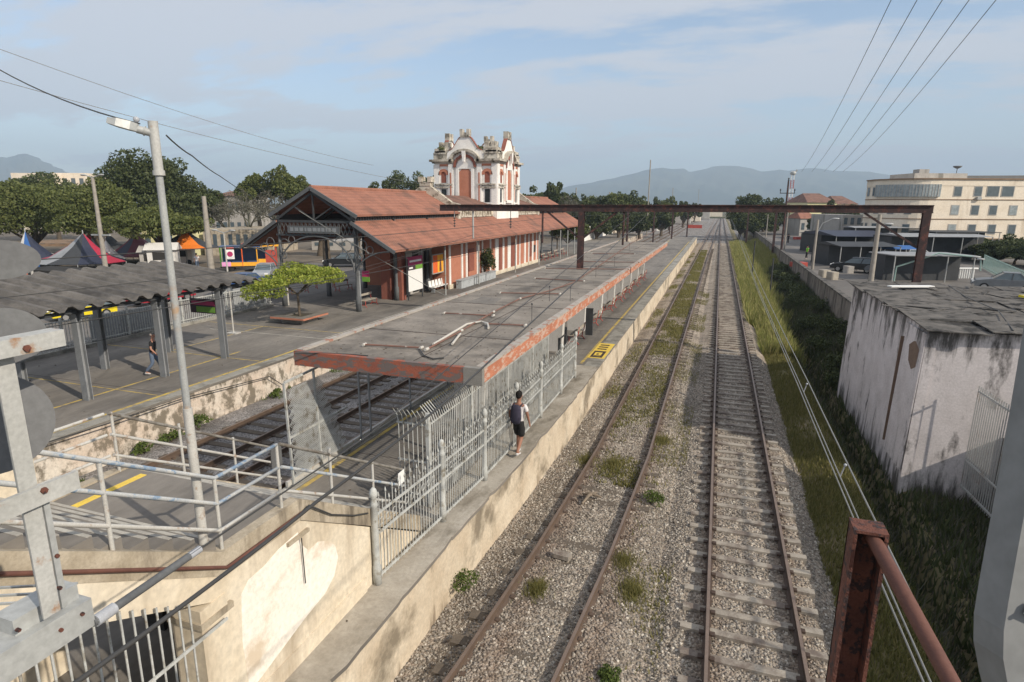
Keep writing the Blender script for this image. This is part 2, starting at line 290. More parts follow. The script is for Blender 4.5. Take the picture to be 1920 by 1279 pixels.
def gravel(name, cols, sc=22, bump=1.0, shade=(.45, 1.0)):
    m = bpy.data.materials.new(name); m.use_nodes = True; nt = m.node_tree; N = nt.nodes; L = nt.links
    b = N['Principled BSDF']; b.inputs['Roughness'].default_value = .9; b.inputs['Specular IOR Level'].default_value = .2
    g = N.new('ShaderNodeNewGeometry')
    v = N.new('ShaderNodeTexVoronoi'); v.inputs['Scale'].default_value = sc; L.new(g.outputs['Position'], v.inputs['Vector'])
    sp = N.new('ShaderNodeSeparateColor'); L.new(v.outputs['Color'], sp.inputs[0])
    rr = N.new('ShaderNodeValToRGB'); L.new(sp.outputs[0], rr.inputs[0]); els = rr.color_ramp.elements
    while len(els) < len(cols): els.new(.5)
    for i, c in enumerate(cols): els[i].position = i/(len(cols)-1); els[i].color = (*c, 1)
    n = N.new('ShaderNodeTexNoise'); n.inputs['Scale'].default_value = .8; n.inputs['Detail'].default_value = 5; L.new(g.outputs['Position'], n.inputs['Vector'])
    mr = N.new('ShaderNodeMapRange'); mr.inputs[1].default_value = .35; mr.inputs[2].default_value = .65; mr.inputs[3].default_value = .72; mr.inputs[4].default_value = 1.2; L.new(n.outputs[0], mr.inputs[0])
    d = N.new('ShaderNodeMapRange'); d.inputs[1].default_value = 0; d.inputs[2].default_value = .7/1; d.inputs[3].default_value = shade[1]; d.inputs[4].default_value = shade[0]; L.new(v.outputs['Distance'], d.inputs[0])
    mx = N.new('ShaderNodeMixRGB'); mx.blend_type = 'MULTIPLY'; mx.inputs[0].default_value = 1; L.new(rr.outputs[0], mx.inputs[1]); L.new(mr.outputs[0], mx.inputs[2])
    L.new(rust_near_rails(N, L, g, mx.outputs[0]), b.inputs['Base Color'])
    bp = N.new('ShaderNodeBump'); bp.inputs['Strength'].default_value = bump; bp.inputs['Distance'].default_value = .035; bp.invert = True
    L.new(v.outputs['Distance'], bp.inputs['Height']); L.new(bp.outputs[0], b.inputs['Normal'])
    MATS[name] = m
gravel('gravel', [(.15, .125, .10), (.29, .25, .205), (.40, .345, .28), (.24, .19, .15), (.50, .44, .37)])
gravel('gravel_grey', [(.10, .095, .095), (.21, .20, .19), (.32, .30, .285), (.16, .14, .13), (.42, .40, .38)])
mat('stone', (.24, .22, .19), island=[(.07, .062, .055), (.24, .205, .165), (.36, .315, .255), (.13, .105, .085), (.64, .59, .51), (.29, .26, .22), (.17, .15, .135), (.44, .39, .33)], fine=.1, rusty=True)

# ---------------------------------------------------------------- mesh helpers
class MB:
    def __init__(s): s.v = []; s.f = []; s.m = []; s.sm = []; s.cur = 0; s.smooth = False
    def add(s, vs, fs):
        k = len(s.v); s.v += [tuple(v) for v in vs]
        for f in fs: s.f.append(tuple(i+k for i in f)); s.m.append(s.cur); s.sm.append(s.smooth)
        return s
    def quad(s, *p): return s.add(p, [tuple(range(len(p)))])
    def box(s, x0, x1, y0, y1, z0, z1):
        if x1 < x0: x0, x1 = x1, x0
        if y1 < y0: y0, y1 = y1, y0
        return s.add([(x0, y0, z0), (x1, y0, z0), (x1, y1, z0), (x0, y1, z0), (x0, y0, z1), (x1, y0, z1), (x1, y1, z1), (x0, y1, z1)],
                     [(0, 3, 2, 1), (4, 5, 6, 7), (0, 1, 5, 4), (1, 2, 6, 5), (2, 3, 7, 6), (3, 0, 4, 7)])
    def prism(s, poly, d):
        """closed polygon (3D points) extruded by vector d"""
        n = len(poly); P = [Vector(p) for p in poly]; D = Vector(d)
        nn = Vector((0, 0, 0))
        for i in range(n): nn += P[i].cross(P[(i+1) % n])
        if nn.dot(D) > 0: P = P[::-1]
        return s.add([tuple(p) for p in P]+[tuple(p+D) for p in P],
                     [tuple(range(n)), tuple(range(2*n-1, n-1, -1))]+[((i+1) % n, i, i+n, (i+1) % n+n) for i in range(n)])
    def bar(s, p, q, w, h=None, up=(0, 0, 1)):
        p = Vector(p); q = Vector(q); h = h or w; d = (q-p).normalized(); u = Vector(up)
        if abs(d.dot(u)) > .98: u = Vector((1, 0, 0))
        a = d.cross(u).normalized()*w/2; b = a.cross(d).normalized()*h/2
        return s.add([p-a-b, p+a-b, p+a+b, p-a+b, q-a-b, q+a-b, q+a+b, q-a+b], [(0, 3, 2, 1)[::-1], (4, 5, 6, 7)[::-1], (0, 1, 5, 4)[::-1], (1, 2, 6, 5)[::-1], (2, 3, 7, 6)[::-1], (3, 0, 4, 7)[::-1]])
    def tube(s, pts, r, n=8, cap=True):
        pts = [Vector(p) for p in pts]; k = len(s.v); rs = r if isinstance(r, (list, tuple)) else [r]*len(pts)
        prev = None; N_ = len(pts); vs = []; fs = []
        for i, p in enumerate(pts):
            d = (pts[min(i+1, N_-1)]-pts[max(i-1, 0)]).normalized()
            if prev is None:
                u = Vector((0, 0, 1)) if abs(d.z) < .9 else Vector((1, 0, 0)); a = d.cross(u).normalized()
            else: a = (prev-d*prev.dot(d)).normalized()
            prev = a; b = d.cross(a)
            for j in range(n):
                t = 2*pi*j/n; vs.append(p+a*cos(t)*rs[i]+b*sin(t)*rs[i])
        for i in range(N_-1):
            for j in range(n): fs.append((i*n+j, i*n+(j+1) % n, (i+1)*n+(j+1) % n, (i+1)*n+j))
        o = s.smooth; s.smooth = n > 4; s.add(vs, fs); s.smooth = False
        if cap: s.add(vs[:n], [tuple(range(n))[::-1]]); s.add(vs[-n:], [tuple(range(n))])
        s.smooth = o; return s
    def lathe(s, c, prof, n=16):
        vs = []; fs = []; c = Vector(c)
        for r, z in prof:
            for j in range(n): vs.append(c+Vector((r*cos(2*pi*j/n), r*sin(2*pi*j/n), z)))
        for i in range(len(prof)-1):
            for j in range(n): fs.append((i*n+j, i*n+(j+1) % n, (i+1)*n+(j+1) % n, (i+1)*n+j))
        fs.append(tuple(range(n))[::-1]); fs.append(tuple(range((len(prof)-1)*n, len(prof)*n)))
        o = s.smooth; s.smooth = True; s.add(vs, fs); s.smooth = o; return s
    def ball(s, c, rx, ry=None, rz=None, n=10, m=7):
        ry = ry or rx; rz = rz or rx; vs = []; fs = []
        for i in range(m+1):
            a = -pi/2+pi*i/m
            for j in range(n): t = 2*pi*j/n; vs.append((c[0]+rx*cos(a)*cos(t), c[1]+ry*cos(a)*sin(t), c[2]+rz*sin(a)))
        for i in range(m):
            for j in range(n): fs.append((i*n+j, i*n+(j+1) % n, (i+1)*n+(j+1) % n, (i+1)*n+j))
        o = s.smooth; s.smooth = True; s.add(vs, fs); s.smooth = o; return s
    def build(s, name, mats, parent=None, local=False, label=None, cat=None, group=None, kind=None):
        me = bpy.data.meshes.new(name); o = bpy.data.objects.new(name, me)
        off = Vector((0, 0, 0))
        if parent is not None and not local:
            p = parent
            while p is not None: off += p.location; p = p.parent
        vs = s.v
        if parent is None and not local and (label or kind is None) and vs:
            a = np.array(vs); off = Vector(((a[:, 0].min()+a[:, 0].max())/2, (a[:, 1].min()+a[:, 1].max())/2, a[:, 2].min())); o.location = off
        me.from_pydata([(v[0]-off.x, v[1]-off.y, v[2]-off.z) for v in vs], [], s.f)
        if isinstance(mats, str): mats = [mats]
        for m in mats: me.materials.append(M[m])
        if any(s.m): me.polygons.foreach_set('material_index', s.m)
        if any(s.sm): me.polygons.foreach_set('use_smooth', s.sm)
        COL.objects.link(o)
        if parent is not None: o.parent = parent
        tag(o, label, cat, group, kind); return o
def tag(o, label=None, cat=None, group=None, kind=None):
    if label: o['label'] = label
    if cat: o['category'] = cat
    if group: o['group'] = group
    if kind: o['kind'] = kind
    return o
def thing(name, label, cat, loc=(0, 0, 0), group=None, rz=0):
    o = bpy.data.objects.new(name, None); o.empty_display_size = .2; o.location = loc; o.rotation_euler = (0, 0, rz); COL.objects.link(o)
    return tag(o, label, cat, group)
def dup(root, loc, rz=None, label=None, parent=None, scale=None, group=None):
    c = root.copy(); COL.objects.link(c)
    if parent is None:
        c.location = loc
        if rz is not None: c.rotation_euler = (0, 0, rz)
        if scale is not None: c.scale = (scale,)*3 if isinstance(scale, (int, float)) else scale
        if label: c['label'] = label
        if group: c['group'] = group
    else: c.parent = parent
    for ch in list(root.children): dup(ch, None, parent=c)
    return c
def np_mesh(name, V, F, mats, smooth=False, **kw):
    """fast mesh from numpy arrays, F is (n,3) or (n,4)"""
    me = bpy.data.meshes.new(name); me.vertices.add(len(V)); me.vertices.foreach_set('co', V.astype(np.float32).ravel())
    k = F.shape[1]; me.loops.add(F.size); me.loops.foreach_set('vertex_index', F.astype(np.int32).ravel())
    me.polygons.add(len(F)); me.polygons.foreach_set('loop_start', np.arange(0, F.size, k, dtype=np.int32)); me.polygons.foreach_set('loop_total', np.full(len(F), k, dtype=np.int32))
    if smooth: me.polygons.foreach_set('use_smooth', np.ones(len(F), dtype=bool))
    me.update(); me.validate()
    for m in ([mats] if isinstance(mats, str) else mats): me.materials.append(M[m])
    o = bpy.data.objects.new(name, me); COL.objects.link(o)
    if kw.get('parent') is not None: o.parent = kw.pop('parent')
    else: kw.pop('parent', None)
    tag(o, **kw); return o
def leaves_arr(P, size, aspect=.6, flat=.0):
    """one quad leaf at each point"""
    n = len(P); a = RNG.normal(size=(n, 3)); a[:, 2] *= (1-flat); a /= np.linalg.norm(a, axis=1)[:, None]
    b = RNG.normal(size=(n, 3)); b[:, 2] *= (1-flat); b -= (a*b).sum(1)[:, None]*a; b /= np.linalg.norm(b, axis=1)[:, None]
    s = (size*RNG.uniform(.6, 1.35, n))[:, None]; a = a*s*.5; b = b*s*.5*aspect
    V = np.stack([P-a-b*.3, P+b*1.0-a*.1, P+a, P-b*1.0+a*.1], 1).reshape(-1, 3); F = np.arange(4*n).reshape(n, 4)
    return V, F
def crown_pts(lobes, n, shell=.35):
    w = np.array([l[3]*l[4]+l[4]*l[5]+l[3]*l[5] for l in lobes]); idx = RNG.choice(len(lobes), n, p=w/w.sum())
    d = RNG.normal(size=(n, 3)); d /= np.linalg.norm(d, axis=1)[:, None]
    r = (1-shell*RNG.random(n)**1.3)*(1+.09*np.sin(d[:, 0]*9+idx)*np.cos(d[:, 2]*8+idx*2)); Lb = np.array(lobes)
    return Lb[idx, :3]+d*Lb[idx, 3:6]*r[:, None]
def lobes_for(cx, cy, cz, rx, ry, rz, k, seed, frac=.42):
    rg = np.random.default_rng(seed); out = []
    for i in range(k):
        d = rg.normal(size=3); d /= np.linalg.norm(d); d[2] = abs(d[2])*1.2-.55; q = rg.uniform(.45, .78)
        f = rg.uniform(.7, 1.25)*frac
        out.append((cx+d[0]*rx*q, cy+d[1]*ry*q, cz+d[2]*rz*q, rx*f, ry*f, rz*f*.85))
    for i in range(k):
        d = rg.normal(size=3); d /= np.linalg.norm(d); d[2] = abs(d[2])*1.3-.45; q = rg.uniform(.8, 1.02); f = rg.uniform(.35, .62)*frac
        out.append((cx+d[0]*rx*q, cy+d[1]*ry*q, cz+d[2]*rz*q, rx*f, ry*f, rz*f))
    return out
def tree(label, base, height, rx, ry, crown_h, leafmat='leaf_dark', n=9000, leaf=.4, k=16, seed=1, name='broadleaf_tree', trunk_r=.35, group=None, bark='bark', lobes=None, frac=.42, rz=None):
    """base at ground, crown_h = height of crown (its bottom at height-crown_h)"""
    t = thing(name, label, 'tree', base, group)
    cz = height-crown_h/2
    lb = lobes or lobes_for(0, 0, cz, rx, ry, crown_h/2, k, seed, frac)
    V, F = leaves_arr(crown_pts(lb, n), leaf)
    np_mesh('crown', V, F, leafmat, parent=t)
    m = MB(); rg = random.Random(seed); fork = Vector((rg.uniform(-.3, .3), rg.uniform(-.3, .3), max(1.2, (height-crown_h)*.9)))
    m.tube([(0, 0, -.1), (fork.x*.4, fork.y*.4, fork.z*.5), fork], [trunk_r*1.25, trunk_r*.95, trunk_r*.85], 8)
    for i in range(min(9, len(lb))):
        q = lb[i*max(1, len(lb)//9) % len(lb)]; e = Vector(q[:3]); mid = fork.lerp(e, .5)+Vector((rg.uniform(-.4, .4), rg.uniform(-.4, .4), rg.uniform(0, .5)))
        m.tube([fork, mid, e], [trunk_r*.6, trunk_r*.38, trunk_r*.14], 6)
    m.build('trunk', bark, t, local=True); return t
def blades(name, P, h, w, matn, **kw):
    n = len(P); a = RNG.uniform(0, 2*pi, n); d = np.stack([np.cos(a), np.sin(a), np.zeros(n)], 1)*w*RNG.uniform(.7, 1.3, n)[:, None]*.5
    lean = RNG.normal(size=(n, 3))*.28; lean[:, 2] = 1; hh = (h*RNG.uniform(.5, 1.3, n))[:, None]
    V = np.stack([P-d, P+d, P+lean*hh], 1).reshape(-1, 3); F = np.arange(3*n).reshape(n, 3)
    return np_mesh(name, V, F, matn, **kw)
def text_mesh(name, s, size, matn, parent, M4, ext=.003):
    cu = bpy.data.curves.new(name, 'FONT'); cu.body = s; cu.size = size; cu.extrude = ext; cu.align_x = 'CENTER'; cu.align_y = 'CENTER'
    o = bpy.data.objects.new(name, cu); me = bpy.data.meshes.new_from_object(o); bpy.data.objects.remove(o)
    me.transform(M4); me.materials.clear(); me.materials.append(M[matn]); ob = bpy.data.objects.new(name, me); COL.objects.link(ob)
    if parent is not None: ob.parent = parent
    return ob
def vnoise(x, y, s=1.0, seed=0):
    """cheap smooth noise for arrays"""
    x = x/s; y = y/s; r = 0
    for i, (a, b, c) in enumerate(((1.0, .3, .5), (.4, 1.3, .3), (1.9, -1.1, .15), (-2.3, 2.7, .1), (4.1, 3.3, .05))):
        r = r+c*np.sin(x*a+y*b+seed*1.7+i*2.1)*np.cos(x*b*.7-y*a*.9+seed+i)
    return r

# ================================================================= SETTING
PZ = 1.1
def struct(name, mb, mats, kind='structure'):
    return mb.build(name, mats, kind=kind)
def grid(name, x0, x1, y0, y1, nx, ny, fz, mats, smooth=True, kind='structure', yv=None):
    X = np.linspace(x0, x1, nx); Y = np.linspace(y0, y1, ny) if yv is None else yv; ny = len(Y)
    gx, gy = np.meshgrid(X, Y); Z = fz(gx, gy); V = np.stack([gx, gy, Z], -1).reshape(-1, 3)
    i = np.arange(nx-1)[None, :]+np.arange(ny-1)[:, None]*nx; i = i.ravel(); F = np.stack([i, i+1, i+1+nx, i+nx], 1)
    return np_mesh(name, V, F, mats, smooth, kind=kind)
m = MB(); m.quad((-9000, -400, -2.2), (9000, -400, -2.2), (9000, 9000, -2.2), (-9000, 9000, -2.2)); struct('ground', m, 'far_ground')
# land left and right of the railway cutting, and beyond its far end
m = MB(); m.box(-4000, -28.2, -60, 2400, -2.1, .8); struct('plaza', m, 'plaza_ground')
m = MB(); m.box(-46, -28.3, -60, 420, .7, .806); struct('road', m, 'asphalt')
m = MB(); m.box(8.25, 4000, -60, 2400, -2.1, 1.2); struct('street', m, 'asphalt')
m = MB(); m.box(-27.9, 8.2, 420, 2400, -2.1, .3); struct('terrain', m, 'far_ground')
m = MB(); m.box(-60, -28.25, 60, 420, .75, .83); m.box(-46.4, -46, -60, 60, .7, .93)
struct('pavement', m, 'plaza_ground')
m = MB(); m.box(34, 1500, 95, 1800, 1.1, 1.3); struct('land', m, 'far_ground')

def dist_y(y0, y1, n, p=2.0): return y0+(y1-y0)*np.linspace(0, 1, n)**p
def ballast_z(x, y):
    z = -.245+0*x
    z = z+np.where(x < -.7, .06, 0)                                     # the siding lies buried deeper in stone
    z = z-.16*np.clip((np.abs(x+.75)-.25)/.6, 0, 1)*0
    z = z-.10*np.exp(-((x+.75)/.35)**2)
    z = z-.75*np.clip((x-2.35)/1.0, 0, 1)**1.3
    z = z-.16*np.clip((-3.75-x)/.6, 0, 1)
    return z+.022*vnoise(x, y, .25, 3)+.03*vnoise(x, y, 1.4, 5)
grid('ballast', -4.95, 3.4, -2, 140, 118, 420, ballast_z, 'gravel', yv=dist_y(-2, 140, 420, 2.2))
grid('ballast', -17.6, -9.25, 4, 150, 60, 160, lambda x, y: -.2+.03*vnoise(x, y, .4, 2)-.12*np.clip((-16.6-x), 0, 1), 'gravel_grey', yv=dist_y(4, 150, 160, 1.6))
m = MB(); m.box(-27.5, 8, 138, 430, -1, -.3); struct('ballast', m, 'gravel_grey')
def bank_z(x, y):
    t = x-3.1; far = np.clip((y-46)/14, 0, 1)
    z = -.78+.28*np.exp(-((x-4.0)/.7)**2)
    z = z-1.1*np.exp(-((x-5.35)/.42)**2)*(1-far)
    z = z+np.clip((x-5.9)/2.2, 0, 1)*(1.3*np.clip((y-31)/8, 0, 1)-.2)
    z = z+far*.35
    return z+.07*vnoise(x, y, .7, 8)+.03*vnoise(x, y, .2, 1)
grid('embankment', 2.9, 8.3, -2, 420, 60, 240, bank_z, 'grass_soil', yv=dist_y(-2, 420, 240, 2.2))

# loose stones lying on the near ballast
def stones(name, xs, ys, n, s0, zf, matn):
    y = ys[0]+(ys[1]-ys[0])*RNG.random(n)**1.25; x = RNG.uniform(xs[0], xs[1], n); z = zf(x, y)-s0*.1
    base = np.array([(1, 0, -.45), (-.45, .85, -.4), (-.5, -.8, -.45), (.1, .05, .75), (.75, .55, .35), (-.7, .2, .3), (.2, -.8, .4)])
    tri = np.array([(0, 4, 3), (0, 1, 4), (1, 3, 4), (1, 5, 3), (1, 2, 5), (2, 3, 5), (2, 6, 3), (2, 0, 6), (0, 3, 6)])
    q = RNG.normal(size=(n, 3, 3)); q, _ = np.linalg.qr(q)
    s = (s0*RNG.uniform(.55, 1.35, n))[:, None, None]; V = np.einsum('nij,kj->nki', q, base)*s*np.array([1, 1, .8])
    V = V+np.stack([x, y, z+s0*.22], 1)[:, None, :]; F = (tri[None]+np.arange(n)[:, None, None]*7).reshape(-1, 3)
    return np_mesh(name, V.reshape(-1, 3), F, matn, kind='stuff')
stones('ballast_stones', (-4.75, 3.1), (5.5, 34), 62000, .034, ballast_z, 'stone')

# ---------------------------------------------------------------- platforms
def slab(name, x0, x1, y0, y1, z0, z1, top, side, edge=None):
    m = MB(); m.box(x0, x1, y0, y1, z0, z1-.09)
    m.cur = 1; m.box(x0-.05, x1+.05, y0-.02, y1+.02, z1-.09, z1); return m.build(name, [side, top], kind='structure')
def edx(y): return float(np.interp(y, [-4, 6, 10, 14, 20, 136], [-4.74, -4.74, -4.70, -4.52, -4.38, -4.36]))
EY = [-4, 6, 8, 10, 12, 14, 17, 20, 136]
EYJ = sorted(set(EY[1:-1]+[3+k*.37 for k in range(70)])); JT = {y: (random.Random(int(y*100)).random()**3)*-.07 for y in EYJ}
def edge_prism(m, x0, d, z0, z1, ya=-4, yb=136):
    ys = [ya]+[y for y in EYJ if ya < y < yb]+[yb]; m.prism([(edx(y)+d+(JT.get(y, 0) if d else 0), y, z0) for y in ys]+[(x0, ys[-1], z0), (x0, ys[0], z0)], (0, 0, z1-z0))
m = MB(); edge_prism(m, -9.25, 0, -1, PZ-.09); m.cur = 1; edge_prism(m, -9.3, .05, PZ-.09, PZ); m.build('platform', ['edge_wall', 'platform'], kind='structure')
slab('platform', -27.9, -17.55, -4, 150, -1, PZ, 'platform', 'trough_wall')
def strip(name, x0, x1, y0, y1, matn, z=PZ, t=.004):
    m = MB(); m.box(x0, x1, y0, y1, z-.01, z+t); return m.build(name, matn, kind='structure')
m = MB(); edge_prism(m, -5.55, .055, PZ-.01, PZ+.004, -4, 24); m.build('platform_edge', 'ledge', kind='structure'); strip('platform_edge', -4.95, -4.31, 24.0, 136, 'edge_strip')
strip('yellow_line', -5.2, -5.08, 24.3, 118, 'yellow', t=.008)
strip('platform_edge', -9.31, -9.02, 10.5, 136, 'edge_strip'); strip('yellow_line', -8.98, -8.86, 10.6, 120, 'yellow', t=.008)
strip('platform_edge', -17.95, -17.49, -4, 150, 'edge_strip'); strip('yellow_line', -18.1, -17.98, -4, 130, 'yellow', t=.008)
strip('yellow_line', -20.25, -20.17, 4, 21, 'yellow', t=.008)
m = MB()
for y in (14.9, 19.9, 26.0): m.box(-27, -18.2, y, y+.05, PZ-.01, PZ+.006)
m.box(-23.3, -23.25, 20, 26, PZ-.01, PZ+.006); m.build('platform_joint_line', 'yellow', kind='structure')
m = MB(); m.box(-25.5, -18.3, 24.5, 24.56, PZ-.01, PZ+.007); m.box(-18.34, -18.28, 24.56, 40, PZ-.01, PZ+.007); m.build('platform_joint_line', 'white_line', kind='structure')
m = MB()
for k in range(22): m.box(-9.0, -5.1, 13+k*4.6, 13.02+k*4.6, PZ-.01, PZ+.0035)
for k in range(20): m.box(-26.5, -18.0, 5+k*5.1, 5.02+k*5.1, PZ-.01, PZ+.0035)
m.build('platform_joint_line', 'black_paint', kind='structure')
# boarding mark painted on the edge
m = MB(); y0, y1 = 25.4, 28.4
t = thing('platform_marking', 'yellow painted boarding mark with black square and bars on the platform edge', 'floor marking', (-4.7, 26.5, PZ))
mm = MB(); mm.box(-5.1, -4.36, y0, y1, PZ, PZ+.013); mm.build('paint_patch', 'yellow_bright', t)
mm = MB(); mm.box(-5.02, -4.48, y0+.12, y0+1.35, PZ, PZ+.017); mm.build('black_square', 'black_paint', t)
mm = MB(); mm.box(-4.92, -4.6, y0+.35, y0+1.05, PZ, PZ+.021); mm.build('yellow_square', 'yellow_bright', t)
mm = MB(); mm.box(-4.92, -4.6, y0+.38, y0+.48, PZ, PZ+.025); mm.box(-4.82, -4.72, y0+.6, y0+.8, PZ, PZ+.025); mm.build('black_mark', 'black_paint', t)
mm = MB()
for k in range(3): mm.box(-4.98, -4.55, y0+1.65+k*.42, y0+1.85+k*.42, PZ, PZ+.017)
mm.build('black_bars', 'black_paint', t)

# dark stain patches and cracks left on the ledge
# ---------------------------------------------------------------- tracks
def rail_mb(xf, ys, w=.072, h=.20):
    """bullhead rail along polyline x=xf(y), foot at z=-h"""
    a = MB(); b = MB()
    prof = [(-.075, -h), (.075, -h), (.075, -h+.02), (.014, -h+.045), (.014, -.045), (w/2, -.035), (w/2, -.004), (-w/2, -.004), (-w/2, -.035), (-.014, -.045), (-.014, -h+.045), (-.075, -h+.02)]
    for i in range(len(ys)):
        for x, z in prof: a.v.append((xf(ys[i])+x, ys[i], z))
    n = len(prof)
    for i in range(len(ys)-1):
        for j in range(n): a.f.append((i*n+j, i*n+(j+1) % n, (i+1)*n+(j+1) % n, (i+1)*n+j)); a.m.append(0); a.sm.append(False)
    a.f.append(tuple(range(n))); a.m.append(0); a.sm.append(False)
    for i in range(len(ys)-1):
        b.prism([(xf(ys[i])-w/2+.006, ys[i], -.006), (xf(ys[i])+w/2-.006, ys[i], -.006), (xf(ys[i+1])+w/2-.006, ys[i+1], -.006), (xf(ys[i+1])-w/2+.006, ys[i+1], -.006)], (0, 0, .009))
    return a, b
def track(name, label, rails, ys, sl_x, sl_y, spacing, sleeper_z, web='rail_rust', gauge_group=None, n_parts=95, smat='sleeper', y_end=None, hw=.12):
    t = thing(name, label, 'railway track', (sl_x, ys[0], 0))
    for xf in rails:
        a, b = rail_mb(xf, ys); r = a.build('rail', web, t); b.build('running_surface', 'rail_head', r)
    y = sl_y; k = 0; rest = MB(); ends = MB(); rg = random.Random(3)
    while y < (y_end or ys[-1]):
        dz = rg.uniform(-.012, .012); c = (rails[0](y)+rails[1](y))/2+rg.uniform(-.03, .03); sk = rg.uniform(-.02, .02)
        mbx = MB() if k < n_parts else rest
        mbx.prism([(c-1.28, y-hw-sk, sleeper_z+dz), (c-.5, y-hw, sleeper_z+dz-.012), (c+.5, y-hw, sleeper_z+dz-.012), (c+1.28, y-hw+sk, sleeper_z+dz), (c+1.28, y+hw+sk, sleeper_z+dz), (c+.5, y+hw, sleeper_z+dz-.012), (c-.5, y+hw, sleeper_z+dz-.012), (c-1.28, y+hw-sk, sleeper_z+dz)], (0, 0, -.2))
        if k < n_parts:
            s = mbx.build('sleeper', smat, t)
        k += 1; y += spacing*rg.uniform(.93, 1.07)
    if rest.v: rest.build('sleepers', smat, t, kind='stuff')
    cl = MB(); y = sl_y
    while y < 45:
        for xf in rails:
            for sd in (-.1, .1): cl.box(xf(y)+sd-.045, xf(y)+sd+.045, y-.05, y+.05, sleeper_z-.01, sleeper_z+.035)
        y += spacing
    cl.build('rail_clips', web, t, kind='stuff')
    return t
ysR = [-2, 10, 25, 50, 90, 140, 260, 420]
track('railway_track', 'straight main line track with pale concrete sleepers right of the siding', [lambda y: .37, lambda y: 1.99], ysR, 1.18, 4.5, .66, -.175, y_end=130, hw=.085)
def curv(y):
    k = [(-2, -4.55), (4, -4.05), (8, -3.68), (12, -3.42), (18, -3.2), (38, -3.13), (70, -3.02), (99, -2.88), (140, -2.6), (260, -1.8), (420, -.4)]
    for (a, b), (c, d) in zip(k, k[1:]):
        if y <= c: return b+(d-b)*(y-a)/(c-a)
    return k[-1][1]
ysL = [-2, 1, 4, 6, 8, 10, 12, 15, 18, 24, 30, 38, 50, 70, 99, 140, 260, 420]
track('railway_track', 'rusty weed grown siding beside the island platform wall', [curv, lambda y: curv(y)+1.64], ysL, -2.4, 5, .75, -.185, web='rail_brown', smat='sleeper_wood', n_parts=60, y_end=120)
track('railway_track', 'shaded track below the station building platform wall', [lambda y: -15.8, lambda y: -14.16], [4, 20, 60, 150, 420], -15, 6, .65, -.165, web='rail_brown', smat='sleeper_wood', n_parts=40, y_end=100)
track('railway_track', 'shaded track passing close under the canopy side of the island platform', [lambda y: -12.75, lambda y: -11.1], [4, 20, 60, 150, 420], -12, 6, .65, -.165, web='rail_brown', smat='sleeper_wood', n_parts=30, y_end=100)
# spare sleeper pieces / rubble lying between the rails
def lump(label, c, sx, sy, sz, rz, matn, cat='rubble', name='concrete_block', group=None):
    m = MB(); R = Matrix.Rotation(rz, 4, 'Z'); P = [(-sx, -sy*.8), (-sx*.8, -sy), (sx*.85, -sy), (sx, -sy*.7), (sx, sy*.8), (sx*.8, sy), (-sx*.9, sy), (-sx, sy*.7)]
    m.prism([tuple(Vector(c)+R@Vector((x/2, y/2, 0))) for x, y in P], (0, 0, sz)); return m.build(name, matn, label=label, cat=cat, group=group)
p = at(1054, 1042, z=-.1); lump('small pale concrete slab lying between the siding rails', (p.x, p.y, -.14), .42, .2, .1, -.1, 'sleeper')
m = MB(); p = at(1104, 935, z=-.1); m.tube([(p.x-.12, p.y-.3, -.12), (p.x, p.y, 0), (p.x+.14, p.y+.32, -.05)], [.03, .05, .03], 6); m.tube([(p.x-.2, p.y+.2, -.1), (p.x+.02, p.y+.1, .02), (p.x+.3, p.y+.2, -.1)], [.03, .05, .03], 6)
m.build('broken_branch', 'bark_pale', label='dry broken branch lying between the siding rails', cat='branch')

# ---------------------------------------------------------------- grass and weeds
def area_pts(n, x0, x1, y0, y1, p=1.0): 
    y = y0+(y1-y0)*RNG.random(n)**p; return RNG.uniform(x0, x1, n), y
x, y = area_pts(95000, 2.95, 4.95, 3, 62, 1.3); k = vnoise(x, y, .8, 4)+RNG.normal(size=len(x))*.35 > -.35; x, y = x[k], y[k]
blades('grass', np.stack([x, y, bank_z(x, y)], 1), .18, .035, 'grass', kind='stuff')
x, y = area_pts(52000, 2.4, 7.9, 36, 140, 1.3); k = (x > 2.9-(y > 44)*.5) & (x < 4.9+np.clip((y-44)/6, 0, 1)*.6+np.clip((y-78)/10, 0, 1)*2.3+.3*np.sin(y*.9)); x, y = x[k], y[k]
blades('tall_grass', np.stack([x, y, np.where(x < 3, ballast_z(x, y), bank_z(x, y))], 1), .75, .11, 'grass_tall', kind='stuff')
x, y = area_pts(52000, 4.7, 8.0, 5, 84, 1.2); k = ((y > 30.6) | (x < 5.9) | (y < 19.8)); x, y = x[k], y[k]
q_ = RNG.random(len(x)) < .62
blades('ditch_plants', np.stack([x, y, bank_z(x, y)], 1)[q_], .33, .08, 'leaf_dark', kind='stuff'); blades('dry_stems', np.stack([x, y, bank_z(x, y)], 1)[~q_], .45, .03, 'leaf_grey', kind='stuff')
# thin weeds between the siding rails and in the six foot
x, y = area_pts(52000, -3.1, -1.7, 16, 115, 1.25); k = vnoise(x*1.5, y, 1.1, 7)+.35*vnoise(x, y, .22, 9)+.45*np.clip((y-26)/25, -.5, 1)+RNG.normal(size=len(x))*.26 > .10; x, y = x[k], y[k]
blades('siding_weeds', np.stack([x, y, ballast_z(x, y)], 1), .10, .045, 'grass', kind='stuff')
x, y = area_pts(16000, -1.5, -.4, 7, 60, 1.1); k = vnoise(x*1.2, y, 1.1, 12)+RNG.normal(size=len(x))*.2 > .15; x, y = x[k], y[k]
blades('siding_weeds', np.stack([x, y, ballast_z(x, y)], 1), .10, .03, 'grass', kind='stuff')
x, y = area_pts(9000, -4.2, -3.5, 22, 110, 1.2); k = vnoise(x*1.2, y, 1.4, 2)+RNG.normal(size=len(x))*.2 > .25; x, y = x[k], y[k]
